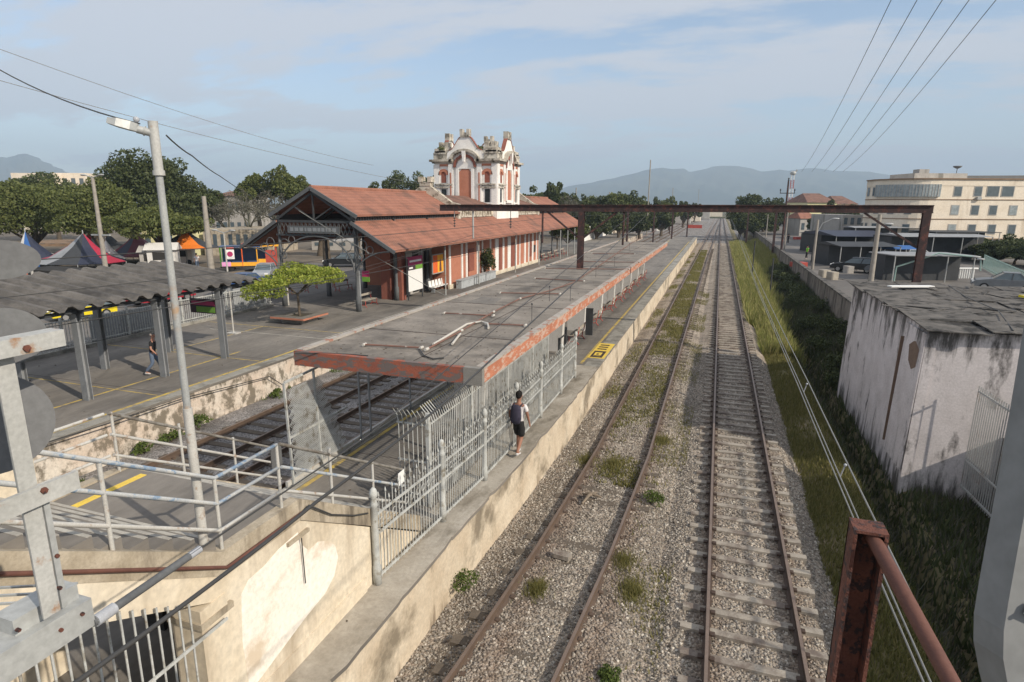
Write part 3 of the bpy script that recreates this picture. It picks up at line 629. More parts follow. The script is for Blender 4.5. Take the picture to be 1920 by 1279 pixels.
blades('siding_weeds', np.stack([x, y, ballast_z(x, y)], 1), .13, .05, 'grass', kind='stuff')
x, y = area_pts(6000, -17.4, -16.3, 8, 60, 1.2); k = vnoise(x*1.2, y, 1.2, 3) > .25; x, y = x[k], y[k]
blades('trough_weeds', np.stack([x, y, -.25+0*x], 1), .2, .05, 'weed', kind='stuff')
def bush(label, c, rx, ry, rz, n, leaf, matn='leaf_mid', name='bush', group=None, seed=1, k=7, grp=None):
    lb = lobes_for(0, 0, rz*.55, rx, ry, rz*.6, k, seed, .5); V, F = leaves_arr(crown_pts(lb, n, .6), leaf); 
    t = thing(name, label, 'bush', c, group); np_mesh('foliage', V, F, matn, parent=t)
    m = MB()
    for i in range(5): a = i*1.26+seed; m.tube([(0, 0, -.03), (cos(a)*rx*.3, sin(a)*ry*.3, rz*.4), (cos(a)*rx*.55, sin(a)*ry*.55, rz*.75)], [.012, .008, .004], 4)
    m.build('stem', 'bark', t, local=True); return t
for px, py, r, l, mt, nm in [(868, 1100, .34, 'round green weed growing at the foot of the near platform wall', 'weed', 1), (1220, 940, .33, 'dark bushy weed between the siding and the main line', 'weed', 2),
        (1170, 1050, .15, 'low pale tuft beside the right siding rail, nearest of the row', 'grass', 3), (1185, 1105, .16, 'low tuft in the ballast left of the main line sleepers', 'grass', 4), (1145, 1270, .2, 'green tuft at the bottom of the photo between both tracks', 'weed', 5),
        (1005, 1103, .12, 'sparse tuft between the siding rails', 'grass', 6), (1100, 862, .2, 'wide grassy tuft between the siding rails behind the broken branch', 'grass', 7), (1150, 868, .17, 'grassy tuft leaning on the right siding rail', 'grass', 8), (1240, 825, .17, 'green tuft beside the shaded ballast', 'grass', 9),
        (1145, 688, .16, 'weed rooted in the platform wall beside the siding', 'weed', 10)]:
    p = at(px, py, z=-.15)
    if mt == 'weed': bush(l, (p.x, p.y, -.2), r*1.15, r*1.15, r*1.0, 700, .055, mt, 'weed', 'weeds in the ballast', nm)
    else:
        n_ = 1300; ang = RNG.uniform(0, 2*pi, n_); rad = r*1.9*np.abs(RNG.normal(size=n_))*.6; P_ = np.stack([rad*np.cos(ang), rad*np.sin(ang)*1.5, np.zeros(n_)], 1)
        t_ = thing('grass_tuft', l, 'weed', (p.x, p.y, -.2), 'weeds in the ballast'); blades('blades', P_, .13, .016, 'grass', parent=t_)
for (px, py, s, l) in [(345, 800, 1, 'leafy weed at the foot of the white trough wall behind the lamp post'), (300, 822, .8, 'weed beside the trough wall left of the lamp post'), (258, 845, .7, 'small weed at the trough wall next to the white railing'), (505, 740, .6, 'weed growing from the trough wall near the mesh screen')]:
    p = at(px, py, z=-.2); bush(l, (-17.1, p.y, -.25), .3*s, .5*s, .55*s, 350, .1, 'weed', 'weed', 'weeds along the trough wall', int(px))
for i, (x, y, r, h) in enumerate([(7.0, 57, 1.0, 1.2), (6.4, 61, 1.0, 1.1), (7.1, 65, 1.0, 1.3), (6.5, 69.5, 1.0, 1.2), (7.0, 74, 1.1, 1.3)]):
    bush('%s dark shrub along the far part of the old wall, before the bright grass' % ['first', 'second', 'third', 'fourth', 'last'][i], (x, y, bank_z(np.array(x), np.array(y))-.1), r, r*1.8, h, 1400, .15, 'leaf_dark', 'shrub', 'shrubs in the ditch along the old wall', i+21)
for i, (x, y, r, h) in enumerate([(6.6, 33.5, .9, 1.2), (7.1, 36.5, .9, 1.3), (6.2, 38.5, .8, 1.0), (7.2, 41, .9, 1.3), (6.4, 44.5, .9, 1.1), (7.2, 48, .9, 1.3), (6.6, 53, 1.0, 1.2), (6.0, 31.8, .6, .8)]):
    bush(['dark shrub right behind the white shed', 'dark shrub against the old wall, second from the shed', 'low shrub at the ditch, third from the shed', 'tall shrub under the wall top, fourth from the shed', 'spreading shrub in the ditch, fifth from the shed', 'tall shrub at the wall, sixth from the shed', 'farthest shrub before the bright grass', 'small shrub at the shed corner'][i], (x, y, bank_z(np.array(x), np.array(y))-.1), r, r*1.2, h, 1500, .13, 'leaf_dark', 'shrub', 'shrubs in the ditch along the old wall', i+1)

# ================================================================= STAIRS beside the footbridge
SX0, SX1 = -8.7, -5.32; LZ = 3.6; Y0, Y1 = 4.95, 6.35
SLOPE = .6
def fl_z(y):
    if y > Y1: return LZ-(y-Y1)*SLOPE
    if y < Y0: return LZ+(Y0-y)*SLOPE
    return LZ
st = thing('footbridge_stairs', 'cream concrete staircase coming down from the footbridge to the island platform with a landing', 'staircase', (-7, 5.6, PZ))
m = MB(); n = 14; zs = (LZ-PZ)/15
yb = Y1+(LZ-PZ)/SLOPE
for i in range(n): # lower flight treads
    y = Y1+i*(yb-Y1)/15; z = LZ-(i+1)*zs; m.box(SX0+.1, SX1-.1, y, y+(yb-Y1)/15+.01, PZ-.3, z)
m.build('lower_flight', 'platform', st)
m = MB(); m.box(SX0+.1, SX1-.1, Y0, Y1, LZ-.25, LZ); m.build('landing', 'platform', st)
m = MB()
for i in range(14):
    y = Y0-i*.277; z = LZ+(i+1)*.166; m.box(SX0+.1, SX1-.1, y-.29, y, z-.3, z)
m.build('upper_flight', 'platform', st)
for i in range(14):
    m = MB(); y = Y0-i*.277; z = LZ+(i+1)*.166; m.box(SX0+.12, SX1-.12, y-.035, y+.012, z-.02, z+.004); m.build('step_edge', 'white_line', st)
for i in range(14):
    m = MB(); y = Y1+(i+1)*(yb-Y1)/15; z = LZ-(i+1)*zs; m.box(SX0+.12, SX1-.12, y-.035, y+.012, z-.02, z+.004); m.build('step_edge', 'white_line', st)
m = MB(); m.box(-8.18, -8.06, Y0+.1, Y1-.1, LZ-.01, LZ+.006); m.build('yellow_line', 'yellow_bright', st)
def stringer(x0, x1, up, dn, a, b, mt, nm, ya=1.0, yb_=None, parent=st):
    """band following the stairs in side view: top at fl_z+up, bottom at fl_z-dn"""
    ys = [ya, Y0, Y1, yb_ or 9.9]; top = [(x0, y, fl_z(y)+up) for y in ys]; bot = [(x0, y, fl_z(y)-dn) for y in ys[::-1]]
    mm = MB(); mm.prism(top+bot, (x1-x0, 0, 0)); return mm.build(nm, mt, parent)
stringer(SX1-.16, SX1, .03, .30, 0, 0, 'cream_grime', 'kerb_beam'); stringer(SX0, SX0+.16, .03, .30, 0, 0, 'cream_grime', 'kerb_beam')
# cream side wall under landing and lower flight, pilaster at its near corner, lintel over the gate
m = MB(); ye = Y1+(LZ-.3-PZ)/SLOPE
m.prism([(SX1-.20, Y0-.02, PZ-.05), (SX1-.20, Y0-.02, LZ-.30), (SX1-.20, Y1, LZ-.30), (SX1-.20, ye, PZ-.05)], (.17, 0, 0)); m.build('side_wall', 'cream_wall', st)
m = MB(); m.prism([(SX1-.03, q_[0], q_[1]) for q_ in ((5.16, 1.45), (5.12, 2.2), (5.18, 2.88), (5.32, 3.0), (5.6, 3.02), (5.9, 3.1), (6.3, 3.13), (6.36, 2.9), (6.5, 2.72), (6.72, 2.74), (6.95, 2.62), (7.12, 2.45), (7.18, 2.2), (7.05, 1.95), (6.8, 1.8), (6.3, 1.72), (5.8, 1.6))], (.004, 0, 0)); m.build('whitewash_patch', 'patch_white', st)
m = MB(); m.box(SX1-.03, SX1+.0, Y0+.02, 7.9, PZ, PZ+.28); m.build('plinth', 'cream_wall', st)
m = MB(); m.box(SX1-.45, SX1+.005, Y0-.42, Y0-.02, PZ-.05, LZ-.5); m.build('pilaster', 'cream_wall', st)
m = MB(); m.box(SX1-.5, SX1+.03, Y0-.44, Y0+.05, LZ-.74, LZ-.66); m.build('moulding', 'cream_grime', st); m = MB(); m.box(SX1-.03, SX1+.02, 6.05, 6.5, LZ-.55, LZ-.5); m.build('moulding', 'cream_grime', st)
# lintel band below upper flight
ys = [1.0, Y0]; m = MB(); m.prism([(SX1-.2, 1.0, fl_z(1.0)-.30), (SX1-.2, Y0+.0, LZ-.30), (SX1-.2, Y0+.0, LZ-.62), (SX1-.2, 1.0, fl_z(1.0)-.95)], (.19, 0, 0)); m.build('lintel', 'cream_wall', st)
m = MB(); m.box(SX0+.1, SX0+.3, -1, Y0, PZ, LZ+1.2); m.box(SX0+.3, SX1-.3, 6.1, 6.3, PZ, LZ-.25); m.build('inner_wall', 'cream_wall', st)
for x0, x1, zt_ in ((-6.9, -6.45, LZ-.8), (-8.2, -7.8, 2.9)): m = MB(); m.box(x0, x1, 5.98, 6.1, PZ, zt_); m.build('doorway', 'dark_inside', st)
m = MB()
for k in range(6): m.box(-7.7+k*.14, -7.6+k*.14, 5.98, 6.08, PZ, LZ-.7)
m.build('shutter', 'cream_wall', st)
m = MB(); pts = [(SX1+.04, 1.2, fl_z(1.2)-.17), (SX1+.04, Y0, LZ-.17), (SX1+.04, Y1+.0, LZ-.17)]; m.tube(pts, .022, 8); m.build('conduit', 'rust_pipe', st)
m = MB(); m.tube([(SX1+.04, Y1, LZ-.17), (SX1+.06, Y1+.12, LZ-.12), (SX1+.04, 7.0, 3.05), (SX1+.03, 7.6, 2.72), (SX1+.02, 8.0, 2.55)], .014, 6); m.tube([(SX1+.03, 6.3, LZ-.55), (SX1+.012, 6.32, 2.9), (SX1+.012, 6.33, 2.3)], .009, 5); m.build('cable', 'cable', st)
# security gate below the upper flight
g = thing('security_gate', 'white painted bar gate closing the space below the upper flight', 'gate', (SX1+.03, 3.4, PZ))
m = MB()
for i in range(27):
    y = 1.3+i*.127
    if y > Y0-.5: break
    m.tube([(SX1+.06, y, PZ), (SX1+.06, y+.01, fl_z(y)-.62)], .013, 5, cap=False)
m.build('bars', 'fence_white', g); m = MB(); m.bar((SX1+.085, 1.2, 2.83), (SX1+.085, 4.83, 2.83), .02, .035); m.bar((SX1+.085, 1.2, 1.35), (SX1+.085, 4.5, 1.35), .02, .035); m.build('rail', 'fence_white', g)
# railings: three pipes following the flights
def railing(label, x, ya, ye, posts, hts, mats, group='stair railings', r=.024):
    t = thing('stair_railing', label, 'railing', (x, posts[0], fl_z(posts[0])), group)
    for y in posts:
        mm = MB(); mm.tube([(x, y, fl_z(y)), (x, y, fl_z(y)+hts[0])], r*.95, 8); mm.build('post', mats[3], t)
    for h, mt in zip(hts, mats):
        ys = [ya]+[q for q in (Y0+.05, Y1-.28) if ya < q < ye]+[ye]
        mm = MB(); mm.tube([(x, y, fl_z(y)+h) for y in ys], r, 8); mm.build('handrail' if h == hts[0] else 'rail', mt, t)
    return t
HT = (.95, .62, .27)
railing('three bar railing with flaking blue paint beside the landing and upper flight', -5.38, 1.0, 6.07, [1.35, 2.5, 3.71, 5.0, 6.06], HT, ('pipe_blue', 'pipe_blue', 'pipe_white', 'pipe_white'))
railing('three bar pipe railing along the track side of the lower flight', -5.36, 6.1, 9.4, [7.15, 8.3], HT, ('pipe_grimy', 'pipe_blue', 'pipe_white', 'pipe_white'))
railing('white pipe railing along the trough side of the lower flight', -8.56, 6.15, 9.7, [6.2, 7.35, 8.5, 9.66], (.98, .64, .3), ('pipe_grimy', 'pipe_white', 'pipe_white', 'pipe_white'))
railing('white pipe railing along the trough side of the upper flight', -8.58, .9, 6.1, [1.0, 2.4, 3.8, 5.0], (.98, .64, .3), ('pipe_white',)*4)
m = MB(); a = at(752, 895, x=-5.33); m.box(-5.33, -5.32, a.y-.11, a.y+.11, a.z-.13, a.z+.12); m.build('notice_plate', 'sign_white', label='blank white plate tied to the lower flight railing', cat='sign')
m = MB(); a = at(511, 857, x=-8.5); m.box(-8.53, -8.515, a.y-.02, a.y+.3, a.z-.28, a.z+.18); m.build('notice_plate', 'grey_plate', label='grey notice plate seen from behind on the trough side railing', cat='sign')

# lamp post on the landing
lp = thing('street_lamp', 'tall grey lamp post standing on the stair landing with a flat lamp head', 'lamp post', (-5.5, 4.86, LZ))
m = MB(); m.tube([(-5.5, 4.86, LZ), (-5.5, 4.86, 8.0)], [.042, .036], 14); m.build('pole', 'pole_grey', lp)
m = MB(); m.tube([(-5.5, 4.86, 7.98), (-5.5, 4.86, 8.5)], .047, 14); m.tube([(-5.5, 4.86, 7.97), (-5.5, 4.86, 8.02)], .058, 14); m.build('sleeve', 'galv_rust', lp)
m = MB(); m.tube([(-5.5, 4.86, LZ+.0), (-5.5, 4.86, 5.45)], [.055, .050], 14); m.build('painted_base', 'pipe_white', lp)
A = Vector((-5.5, 4.86, 8.38)); B = at(202, 228, y=4.6); dr = (B-A).normalized()
m = MB(); m.tube([A, A.lerp(B, .38)], .04, 10); m.tube([A.lerp(B, .2), A.lerp(B, .22)], .05, 10); m.build('arm', 'galv', lp)
m = MB(); side = dr.cross(Vector((0, 0, 1))).normalized(); C0 = A.lerp(B, .36)
upv = side.cross(dr).normalized()
ring = [(C0, .05, .05), (A.lerp(B, .5), .10, .055), (A.lerp(B, .8), .12, .05), (B, .07, .035)]
vs = []
for c, w, h in ring: vs += [c-side*w-upv*h*.5, c+side*w-upv*h*.5, c+side*w*.8+upv*h, c-side*w*.8+upv*h]
fs = [(0, 1, 2, 3)]+[(i*4+j, (i+1)*4+j, (i+1)*4+(j+1) % 4, i*4+(j+1) % 4) for i in range(3) for j in range(4)]+[(15, 14, 13, 12)]
m.add(vs, fs); m.build('lamp_head', 'galv', lp)
m = MB(); m.ball(tuple(A.lerp(B, .42)+upv*.09), .03, n=8, m=6); m.build('photocell', 'insulator', lp)

# ================================================================= FENCE along the island edge
def pillar(name, x, y, h, t):
    mm = MB(); mm.lathe((x, y, PZ), [(.075, 0), (.075, .35), (.062, .38), (.062, h-.35), (.078, h-.33), (.06, h-.28), (.045, h-.2), (.07, h-.16), (.075, h-.1), (.05, h-.03), (.02, h)], 14); return mm.build(name, 'fence_white', t)
py_ = [8.15, 10.5, 12.6, 14.9, 17.3, 19.9, 22.1]
def xf(y): return float(np.interp(y, [8.15, 10.5, 12.6, 14.9, 23], [-5.27, -5.10, -4.97, -4.92, -4.92]))
fc = thing('iron_fence', 'pale grey iron picket fence with turned pillars along the island platform edge', 'fence', (-5.03, 15, PZ))
for y in py_: pillar('pillar', xf(y), y, 1.86, fc)
for a, b in zip(py_, py_[1:]):
    mm = MB(); n = int((b-a-.2)/.098)
    for i in range(n):
        y = a+.14+i*(b-a-.28)/(n-1); tall = (i % 2 == 0); top = PZ+(1.62 if tall else 1.45)
        mm.tube([(xf(y), y, PZ+.06), (xf(y), y, top)], .0095, 5, cap=False); mm.lathe((xf(y), y, top), [(.010, 0), (.022, .03), (.004, .10)], 5)
    mm.build('pickets', 'fence_white', fc)
    mm = MB()
    for z in (.12, .95, 1.32): mm.bar((xf(a), a, PZ+z), (xf(b), b, PZ+z), .03, .04)
    mm.build('rail', 'fence_white', fc)
    mm = MB(); n2 = int((b-a-.3)/.2)
    for i in range(n2):
        yc = a+.2+i*.2; mm.tube([(xf(yc), yc+.07*cos(q*pi/4), PZ+1.135+.07*sin(q*pi/4)) for q in range(9)], .007, 4, cap=False)
    mm.build('ring_band', 'fence_white', fc)
cg = thing('tall_bar_cage', 'tall white bar cage with outward bent spikes behind the picket fence', 'fence', (-5.55, 14, PZ))
mm = MB(); pts = [(-6.35+i*.115, 10.95) for i in range(7)]+[(-5.62, 11.05+i*.105) for i in range(92)]
for i, (x, y) in enumerate(pts):
    b = (-.0, -.22) if i < 7 else (-.24, 0)
    mm.tube([(x, y, PZ), (x, y, 3.05), (x+b[0]*.25, y+b[1]*.25, 3.22), (x+b[0], y+b[1], 3.42)], .012, 5, cap=False)
mm.build('bars', 'fence_white', cg)
mm = MB()
for z in (1.35, 2.15, 3.02): mm.bar((-6.4, 10.97, z), (-5.62, 10.97, z), .03, .035); mm.bar((-5.64, 10.97, z), (-5.64, 20.7, z), .03, .035)
mm.build('rail', 'fence_white', cg)
for y in (10.98, 13.4, 16.2, 18.8, 20.7):
    mm = MB(); mm.box(-5.69, -5.61, y-.04, y+.04, PZ, 3.3); mm.build('post', 'fence_white', cg)
# mesh screen on trough side
ms = thing('mesh_screen', 'leaning white framed wire mesh screen on the trough side of the island platform', 'screen', (-9.1, 12, PZ))
A_, B_, C_, D_ = (-9.12, 10.75, PZ+.05), (-9.12, 13.05, PZ+.05), (-9.12, 11.75, 3.75), (-9.12, 10.68, 3.7)
mm = MB()
for p, q in ((A_, D_), ((-9.12, 10.7, 3.7), (-9.12, 13.1, 3.82)), (A_, B_), ((-9.12, 11.85, PZ), (-9.12, 11.75, 3.75)), ((-9.12, 10.72, 2.35), (-9.12, 13.05, 2.35))): mm.bar(p, q, .04, .05)
mm.build('frame', 'fence_white', ms)
mm = MB(); X = -9.10
def clipseg(y0, z0, y1, z1):
    pts = []
    for k in range(13):
        s = k/12; y = y0+(y1-y0)*s; z = z0+(z1-z0)*s
        if 10.74 < y < 11.9+(3.7-z)*.46 and PZ+.05 < z < 3.7: pts.append((y, z))
    return (pts[0], pts[-1]) if len(pts) > 1 else None
for i in range(95):
    c = 10.75-2.7+i*.055
    for sg in (1, -1):
        s = clipseg(c if sg > 0 else c+2.65, PZ, c+2.65 if sg > 0 else c, 3.75)
        if s: mm.bar((X, s[0][0], s[0][1]), (X, s[1][0], s[1][1]), .0085, .0085)
mm.build('wire_mesh', 'fence_white', ms)
mm = MB(); mm.bar((-9.2, 10.6, 1.22), (-9.2, 24, 1.22), .07, .12); mm.build('edge_beam', 'pipe_white', ms)
for y in (13.7, 14.2, 16.6, 19.5): mm = MB(); mm.bar((-9.15, y, PZ), (-9.15, y, 3.95), .045, .045); mm.build('support_post', 'post_grey', ms)

# ================================================================= ISLAND CANOPY
CZ = 4.3; CY0, CY1 = 11.25, 58.5; CX0, CX1 = -9.2, -4.5
ca = thing('platform_canopy', 'long flat concrete platform roof with peeling red edge over the island platform', 'canopy', (-6.9, 35, PZ))
m = MB(); m.box(CX0+.1, CX1-.1, CY0+.1, CY1-.1, CZ-.22, CZ-.035); m.cur = 1; m.box(CX0+.1, CX1-.1, CY0+.1, CY1-.1, CZ-.035, CZ-.002); m.build('roof_slab', ['slab_under', 'roof_slab'], ca)
rgc = random.Random(9)
for k in range(9): y_ = 14.2+k*5.05; m = MB(); m.bar((CX0+.16, y_, CZ), (CX1-.17, y_+rgc.uniform(-.05, .05), CZ), .035, .012); m.build('roof_seam', 'black_paint', ca)
m = MB(); m.bar((-6.2, CY0+.15, CZ), (-6.2, CY1-.2, CZ), .02, .010); m.build('roof_seam', 'black_paint', ca)
for k in range(9): x_ = rgc.uniform(CX0+.5, CX1-1.4); y_ = 13+k*4.6+rgc.uniform(0, 2); m = MB(); m.prism([(x_, y_, CZ-.002), (x_+rgc.uniform(.5, 1.1), y_+rgc.uniform(-.1, .1), CZ-.002), (x_+rgc.uniform(.6, 1.0), y_+rgc.uniform(.5, 1.6), CZ-.002), (x_+rgc.uniform(-.1, .1), y_+rgc.uniform(.5, 1.5), CZ-.002)], (0, 0, .005)); m.build('roof_patch', rgc.choice(['platform', 'ledge', 'asphalt']), ca)
V_, F_ = leaves_arr(np.stack([RNG.uniform(CX0+.2, CX1-.2, 900), 11.5+45*RNG.random(900)**1.4, np.full(900, CZ+.012)], 1), .06, flat=.93); np_mesh('leaf_litter', V_, F_, 'bark', kind='stuff')
V_, F_ = leaves_arr(np.stack([RNG.uniform(-27, -5.2, 1500), 7+60*RNG.random(1500)**1.4, np.full(1500, PZ+.014)], 1), .06, flat=.93); V_ = V_[np.repeat((V_.reshape(-1, 4, 3)[:, 0, 0] > -9.2) | (V_.reshape(-1, 4, 3)[:, 0, 0] < -17.7), 4)]; np_mesh('platform_litter', V_, np.arange(len(V_)).reshape(-1, 4), 'bark', kind='stuff')
m = MB(); m.box(CX0-.02, CX1+.02, CY0-.03, CY0+.1, CZ-.32, CZ+.03); m.build('front_fascia', 'fascia_front', ca)
m = MB(); m.box(CX1-.1, CX1, CY0+.1, CY1, CZ-.32, CZ+.0); m.build('side_fascia', 'fascia_side', ca)
m = MB(); m.box(CX0, CX0+.1, CY0+.1, CY1, CZ-.30, CZ+.0); m.build('side_fascia', 'fascia_side', ca)
m = MB(); m.box(CX1-.16, CX1+.03, CY0+.1, CY1, CZ, CZ+.05); m.box(CX0-.03, CX0+.15, CY0+.1, CY1, CZ, CZ+.05); m.build('rim', 'rim', ca)
m = MB(); m.box(CX1-.4, CX1+.03, CY0-.035, CY0+.1, CZ-.34, CZ+.04); m.build('bare_corner', 'slab_under', ca)
for y in [16.4, 21.3, 26.2, 31.1, 36.0, 40.6, 44.2, 48.7, 53.2, 57.4]:
    m = MB(); m.prism([(-7.35, y-.2, PZ), (-6.45, y-.2, PZ), (-6.35, y-.2, CZ-.22), (-7.45, y-.2, CZ-.22)], (0, .4, 0)); m.build('pillar', 'pillar_paint', ca)
    m = MB(); m.prism([(CX0+.15, y-.12, CZ-.221), (CX1-.15, y-.12, CZ-.221), (CX1-.15, y-.12, CZ-.3), (-6.4, y-.12, CZ-.5), (-7.4, y-.12, CZ-.5), (CX0+.15, y-.12, CZ-.3)], (0, .24, 0)); m.build('cross_beam', 'slab_under', ca)
# pipes lying on the roof: red runs with short T-branches and white fittings
def pipe_run(label, pts, r, mt, fit=None, name='roof_pipe', group='old pipes lying on the canopy roof'):
    t = thing(name, label, 'pipe', pts[0], group); mm = MB(); mm.tube(pts, r, 8); mm.build('pipe', mt, t)
    if fit:
        mm = MB()
        for p in fit: mm.tube([Vector(p)+Vector((0, -.07, 0)), Vector(p)+Vector((0, .07, 0))], r*1.5, 8)
        mm.build('fitting', 'pvc_white', t)
    return t
R = lambda px, py, dz=.05: at(px, py, z=CZ+dz)
def rp(*l): return [tuple(R(*p)) for p in l]
a = rp((800, 655), (865, 620), (925, 585), (975, 560), (1030, 545), (1075, 530), (1125, 497))
a2 = rp((1125, 497), (1185, 455), (1230, 432))
pipe_run('main rusty pipe running along the middle of the canopy roof', a, .026, 'pvc_rust', [a[0], a[1], a[2], a[3]])
pipe_run('far end of the rusty pipe along the middle of the canopy roof', a2, .026, 'pvc_rust')
for l, p in [('nearest rusty branch pipe across the left half of the canopy roof', [(683, 646), (790, 652)]), ('thin branch pipe on the left above the loose white pipes', [(833, 587), (925, 592)]), ('dark branch pipe right of the loose white pipes', [(912, 607), (985, 610)]),
             ('branch pipe across the canopy roof, fourth from the front', [(938, 549), (1050, 551)]), ('branch pipe on the right, before the gantry post', [(1003, 522), (1095, 527)]), ('grey tube lying at the foot of the gantry post', [(1022, 503), (1180, 505)]),
             ('branch pipe crossing just behind the gantry post', [(1085, 490), (1200, 492)]), ('far branch pipe before the wall of trees', [(1110, 475), (1190, 476)])]:
    q = rp(*p); pipe_run(l, q, .024, 'pvc_rust', [q[0], q[-1]])
q = rp((812, 646), (875, 608), (878, 606)); q2 = rp((875, 607), (902, 603), (914, 607), (916, 615))
pipe_run('long loose white pipe with a bent end on the canopy roof', q[:2]+q2[1:], .033, 'pvc_white')
pipe_run('short loose white pipe piece on the canopy roof', rp((848, 645), (863, 626)), .03, 'pvc_white')
m = MB(); m.tube(rp((787, 655, .03), (795, 667, .03), (812, 673, .03), (832, 671, .03)), .018, 6); m.build('black_hose', 'cable', label='black hose end curled on the front of the canopy roof', cat='hose')
m = MB(); m.tube(rp((552, 663, .03), (600, 662, .03), (650, 664, .03), (690, 667, .03)), .014, 6); m.build('black_hose', 'cable', label='black cable lying along the front edge of the canopy roof', cat='cable')
for i, (px, py) in enumerate([(997, 603), (1069, 565), (1152, 500), (1117, 520), (1030, 565), (1180, 470)]):
    p = R(px, py, 0); m = MB(); m.tube([tuple(p), (p.x, p.y, CZ+.5)], .009, 5); m.ball((p.x, p.y, CZ+.53), .03, n=6, m=5)
    m.build('air_terminal', 'iron_dark', label=['thin roof spike nearest the canopy front', 'thin roof spike at the right rim in mid roof', 'thin roof spike beside the gantry post', 'thin roof spike before the gantry post', 'thin roof spike left of the right rim', 'farthest thin roof spike'][i], cat='roof spike', group='thin spikes on the canopy roof')
# things under the canopy
def bench(label, loc, rz=0, group=None, l=1.6):
    t = thing('bench', label, 'bench', loc, group, rz)
    m = MB(); m.box(-l/2, l/2, -.2, -.02, .42, .45); m.box(-l/2, l/2, .02, .2, .42, .45); m.build('seat', 'slat', t, local=True)
    m = MB(); m.box(-l/2, l/2, .25, .28, .68, .82); m.build('backrest', 'slat', t, local=True)
    for x in (-l/2+.12, l/2-.12):
        m = MB(); m.tube([(x, -.28, .0), (x, -.18, .12), (x, -.2, .41), (x, .2, .41), (x, .25, .5), (x, .29, .86)], .028, 6); m.tube([(x, .3, 0), (x, .16, .14), (x, .18, .41)], .028, 6); m.tube([(x, -.18, .12), (x, .16, .14)], .022, 6); m.build('leg', 'red_paint', t, local=True)
    return t
b0 = bench('red framed bench with pale slats left of the tall signboard', (-21.6, 34.0, PZ), radians(90), 'red framed benches')
lb_ = ['nearest', 'second', 'third', 'fourth', 'fifth', 'sixth', 'farthest']
for i, y in enumerate([28.4, 33.4, 38.3, 42.4, 46.4, 51, 55.3]):
    dup(b0, (-6.3, y, PZ), radians(-90), '%s red framed bench under the island canopy' % lb_[i])
m = MB(); m.box(-6.15, -6.05, 24.2, 24.32, PZ, 2.15); m.box(-6.15, -6.05, 25.3, 25.42, PZ, 2.3); m.bar((-6.1, 24.2, 2.1), (-6.1, 25.4, 2.1), .05, .05)
m.build('metal_stand', 'iron_dark', label='dark metal stand under the canopy beside a white pillar', cat='stand')
m = MB(); m.box(-5.95, -5.6, 28.9, 29.05, PZ+.25, PZ+1.6); m.build('info_totem', 'iron_dark', label='dark narrow info panel under the canopy edge', cat='sign')
p = [(-7.9, 25.8), (-8.2, 29), (-7.8, 40)]

# ================================================================= LEFT SHELTER (corrugated)
sh = thing('platform_shelter', 'corrugated fibre cement shelter on grey posts on the left platform', 'shelter', (-21.5, 14, PZ))
PYS = [4.4, 7.5, 10.6, 13.75, 16.8, 19.85]
def wav(xa, za, xb, zb, ya, yb, n, amp):
    """big trapezoid corrugation, ribs run along x"""
    vs = []; fs = []
    for i in range(n+1):
        y = ya+(yb-ya)*i/n; ph = i % 4; z = amp if ph in (1, 2) else 0
        ph2 = (i//4) % 2
        for k in range(2):
            vs.append((xa+(.03 if ph in (1, 2) else 0), y, za+z+(-.03*k))); vs.append((xb-(.03 if ph in (1, 2) else 0), y, zb+z-.03*k))
    for i in range(n):
        a = i*4; b = a+4; fs += [(a, a+1, b+1, b), (a+2, b+2, b+3, a+3), (a, b, b+2, a+2), (a+1, a+3, b+3, b+1)]
    return vs, fs
m = MB(); v, f = wav(-24.6, 4.95, -19.35, 4.32, 3.0, 21.8, 4*30, .14); m.add(v, f); m.build('corrugated_roof', 'corrugated', sh)
m = MB(); m.box(-24.3, -19.6, 3.2, 3.3, 4.1, 4.3)
for y in PYS: m.prism([(-24.3, y-.06, 4.85), (-19.6, y-.06, 4.28), (-19.6, y-.06, 4.05), (-20.2, y-.06, 4.02), (-24.3, y-.06, 4.45)], (0, .12, 0))
m.build('roof_beam', 'iron_dark', sh)
m = MB(); m.bar((-19.75, 3.0, 4.2), (-19.75, 21.7, 4.2), .08, .12); m.bar((-23.2, 3.0, 4.62), (-23.2, 21.7, 4.62), .08, .12); m.build('purlin', 'iron_dark', sh)
for y in PYS:
    for x in (-19.95, -23.1):
        m = MB(); top = 4.1 if x > -21 else 4.5; m.box(x-.14, x+.14, y-.09, y-.07, PZ, top); m.box(x-.14, x+.14, y+.07, y+.09, PZ, top); m.box(x-.01, x+.01, y-.07, y+.07, PZ, top); m.box(x-.14, x-.12, y-.07, y+.07, PZ, top); m.build('post', 'post_grey', sh)
m = MB(); a = at(1540/6+180, 580/6+440, x=-19.6)
hs = thing('hanging_sign', 'magenta and green sign hanging from the end of the corrugated shelter', 'sign', (-21.6, 20.6, 3.0))
m = MB(); m.box(-22.4, -20.9, 20.6, 20.68, 2.85, 3.5); m.build('panel', 'sign_dark', hs); m = MB(); m.box(-22.3, -21.0, 20.585, 20.6, 3.22, 3.4); m.build('magenta_band', 'magenta', hs); m = MB(); m.box(-22.05, -21.0, 20.585, 20.6, 2.9, 3.15); m.build('green_band', 'sign_green', hs)
m = MB(); m.bar((-22.2, 20.64, 3.5), (-22.2, 20.64, 4.5), .02); m.bar((-21.1, 20.64, 3.5), (-21.1, 20.64, 4.4), .02); m.build('hanger', 'iron_dark', hs)
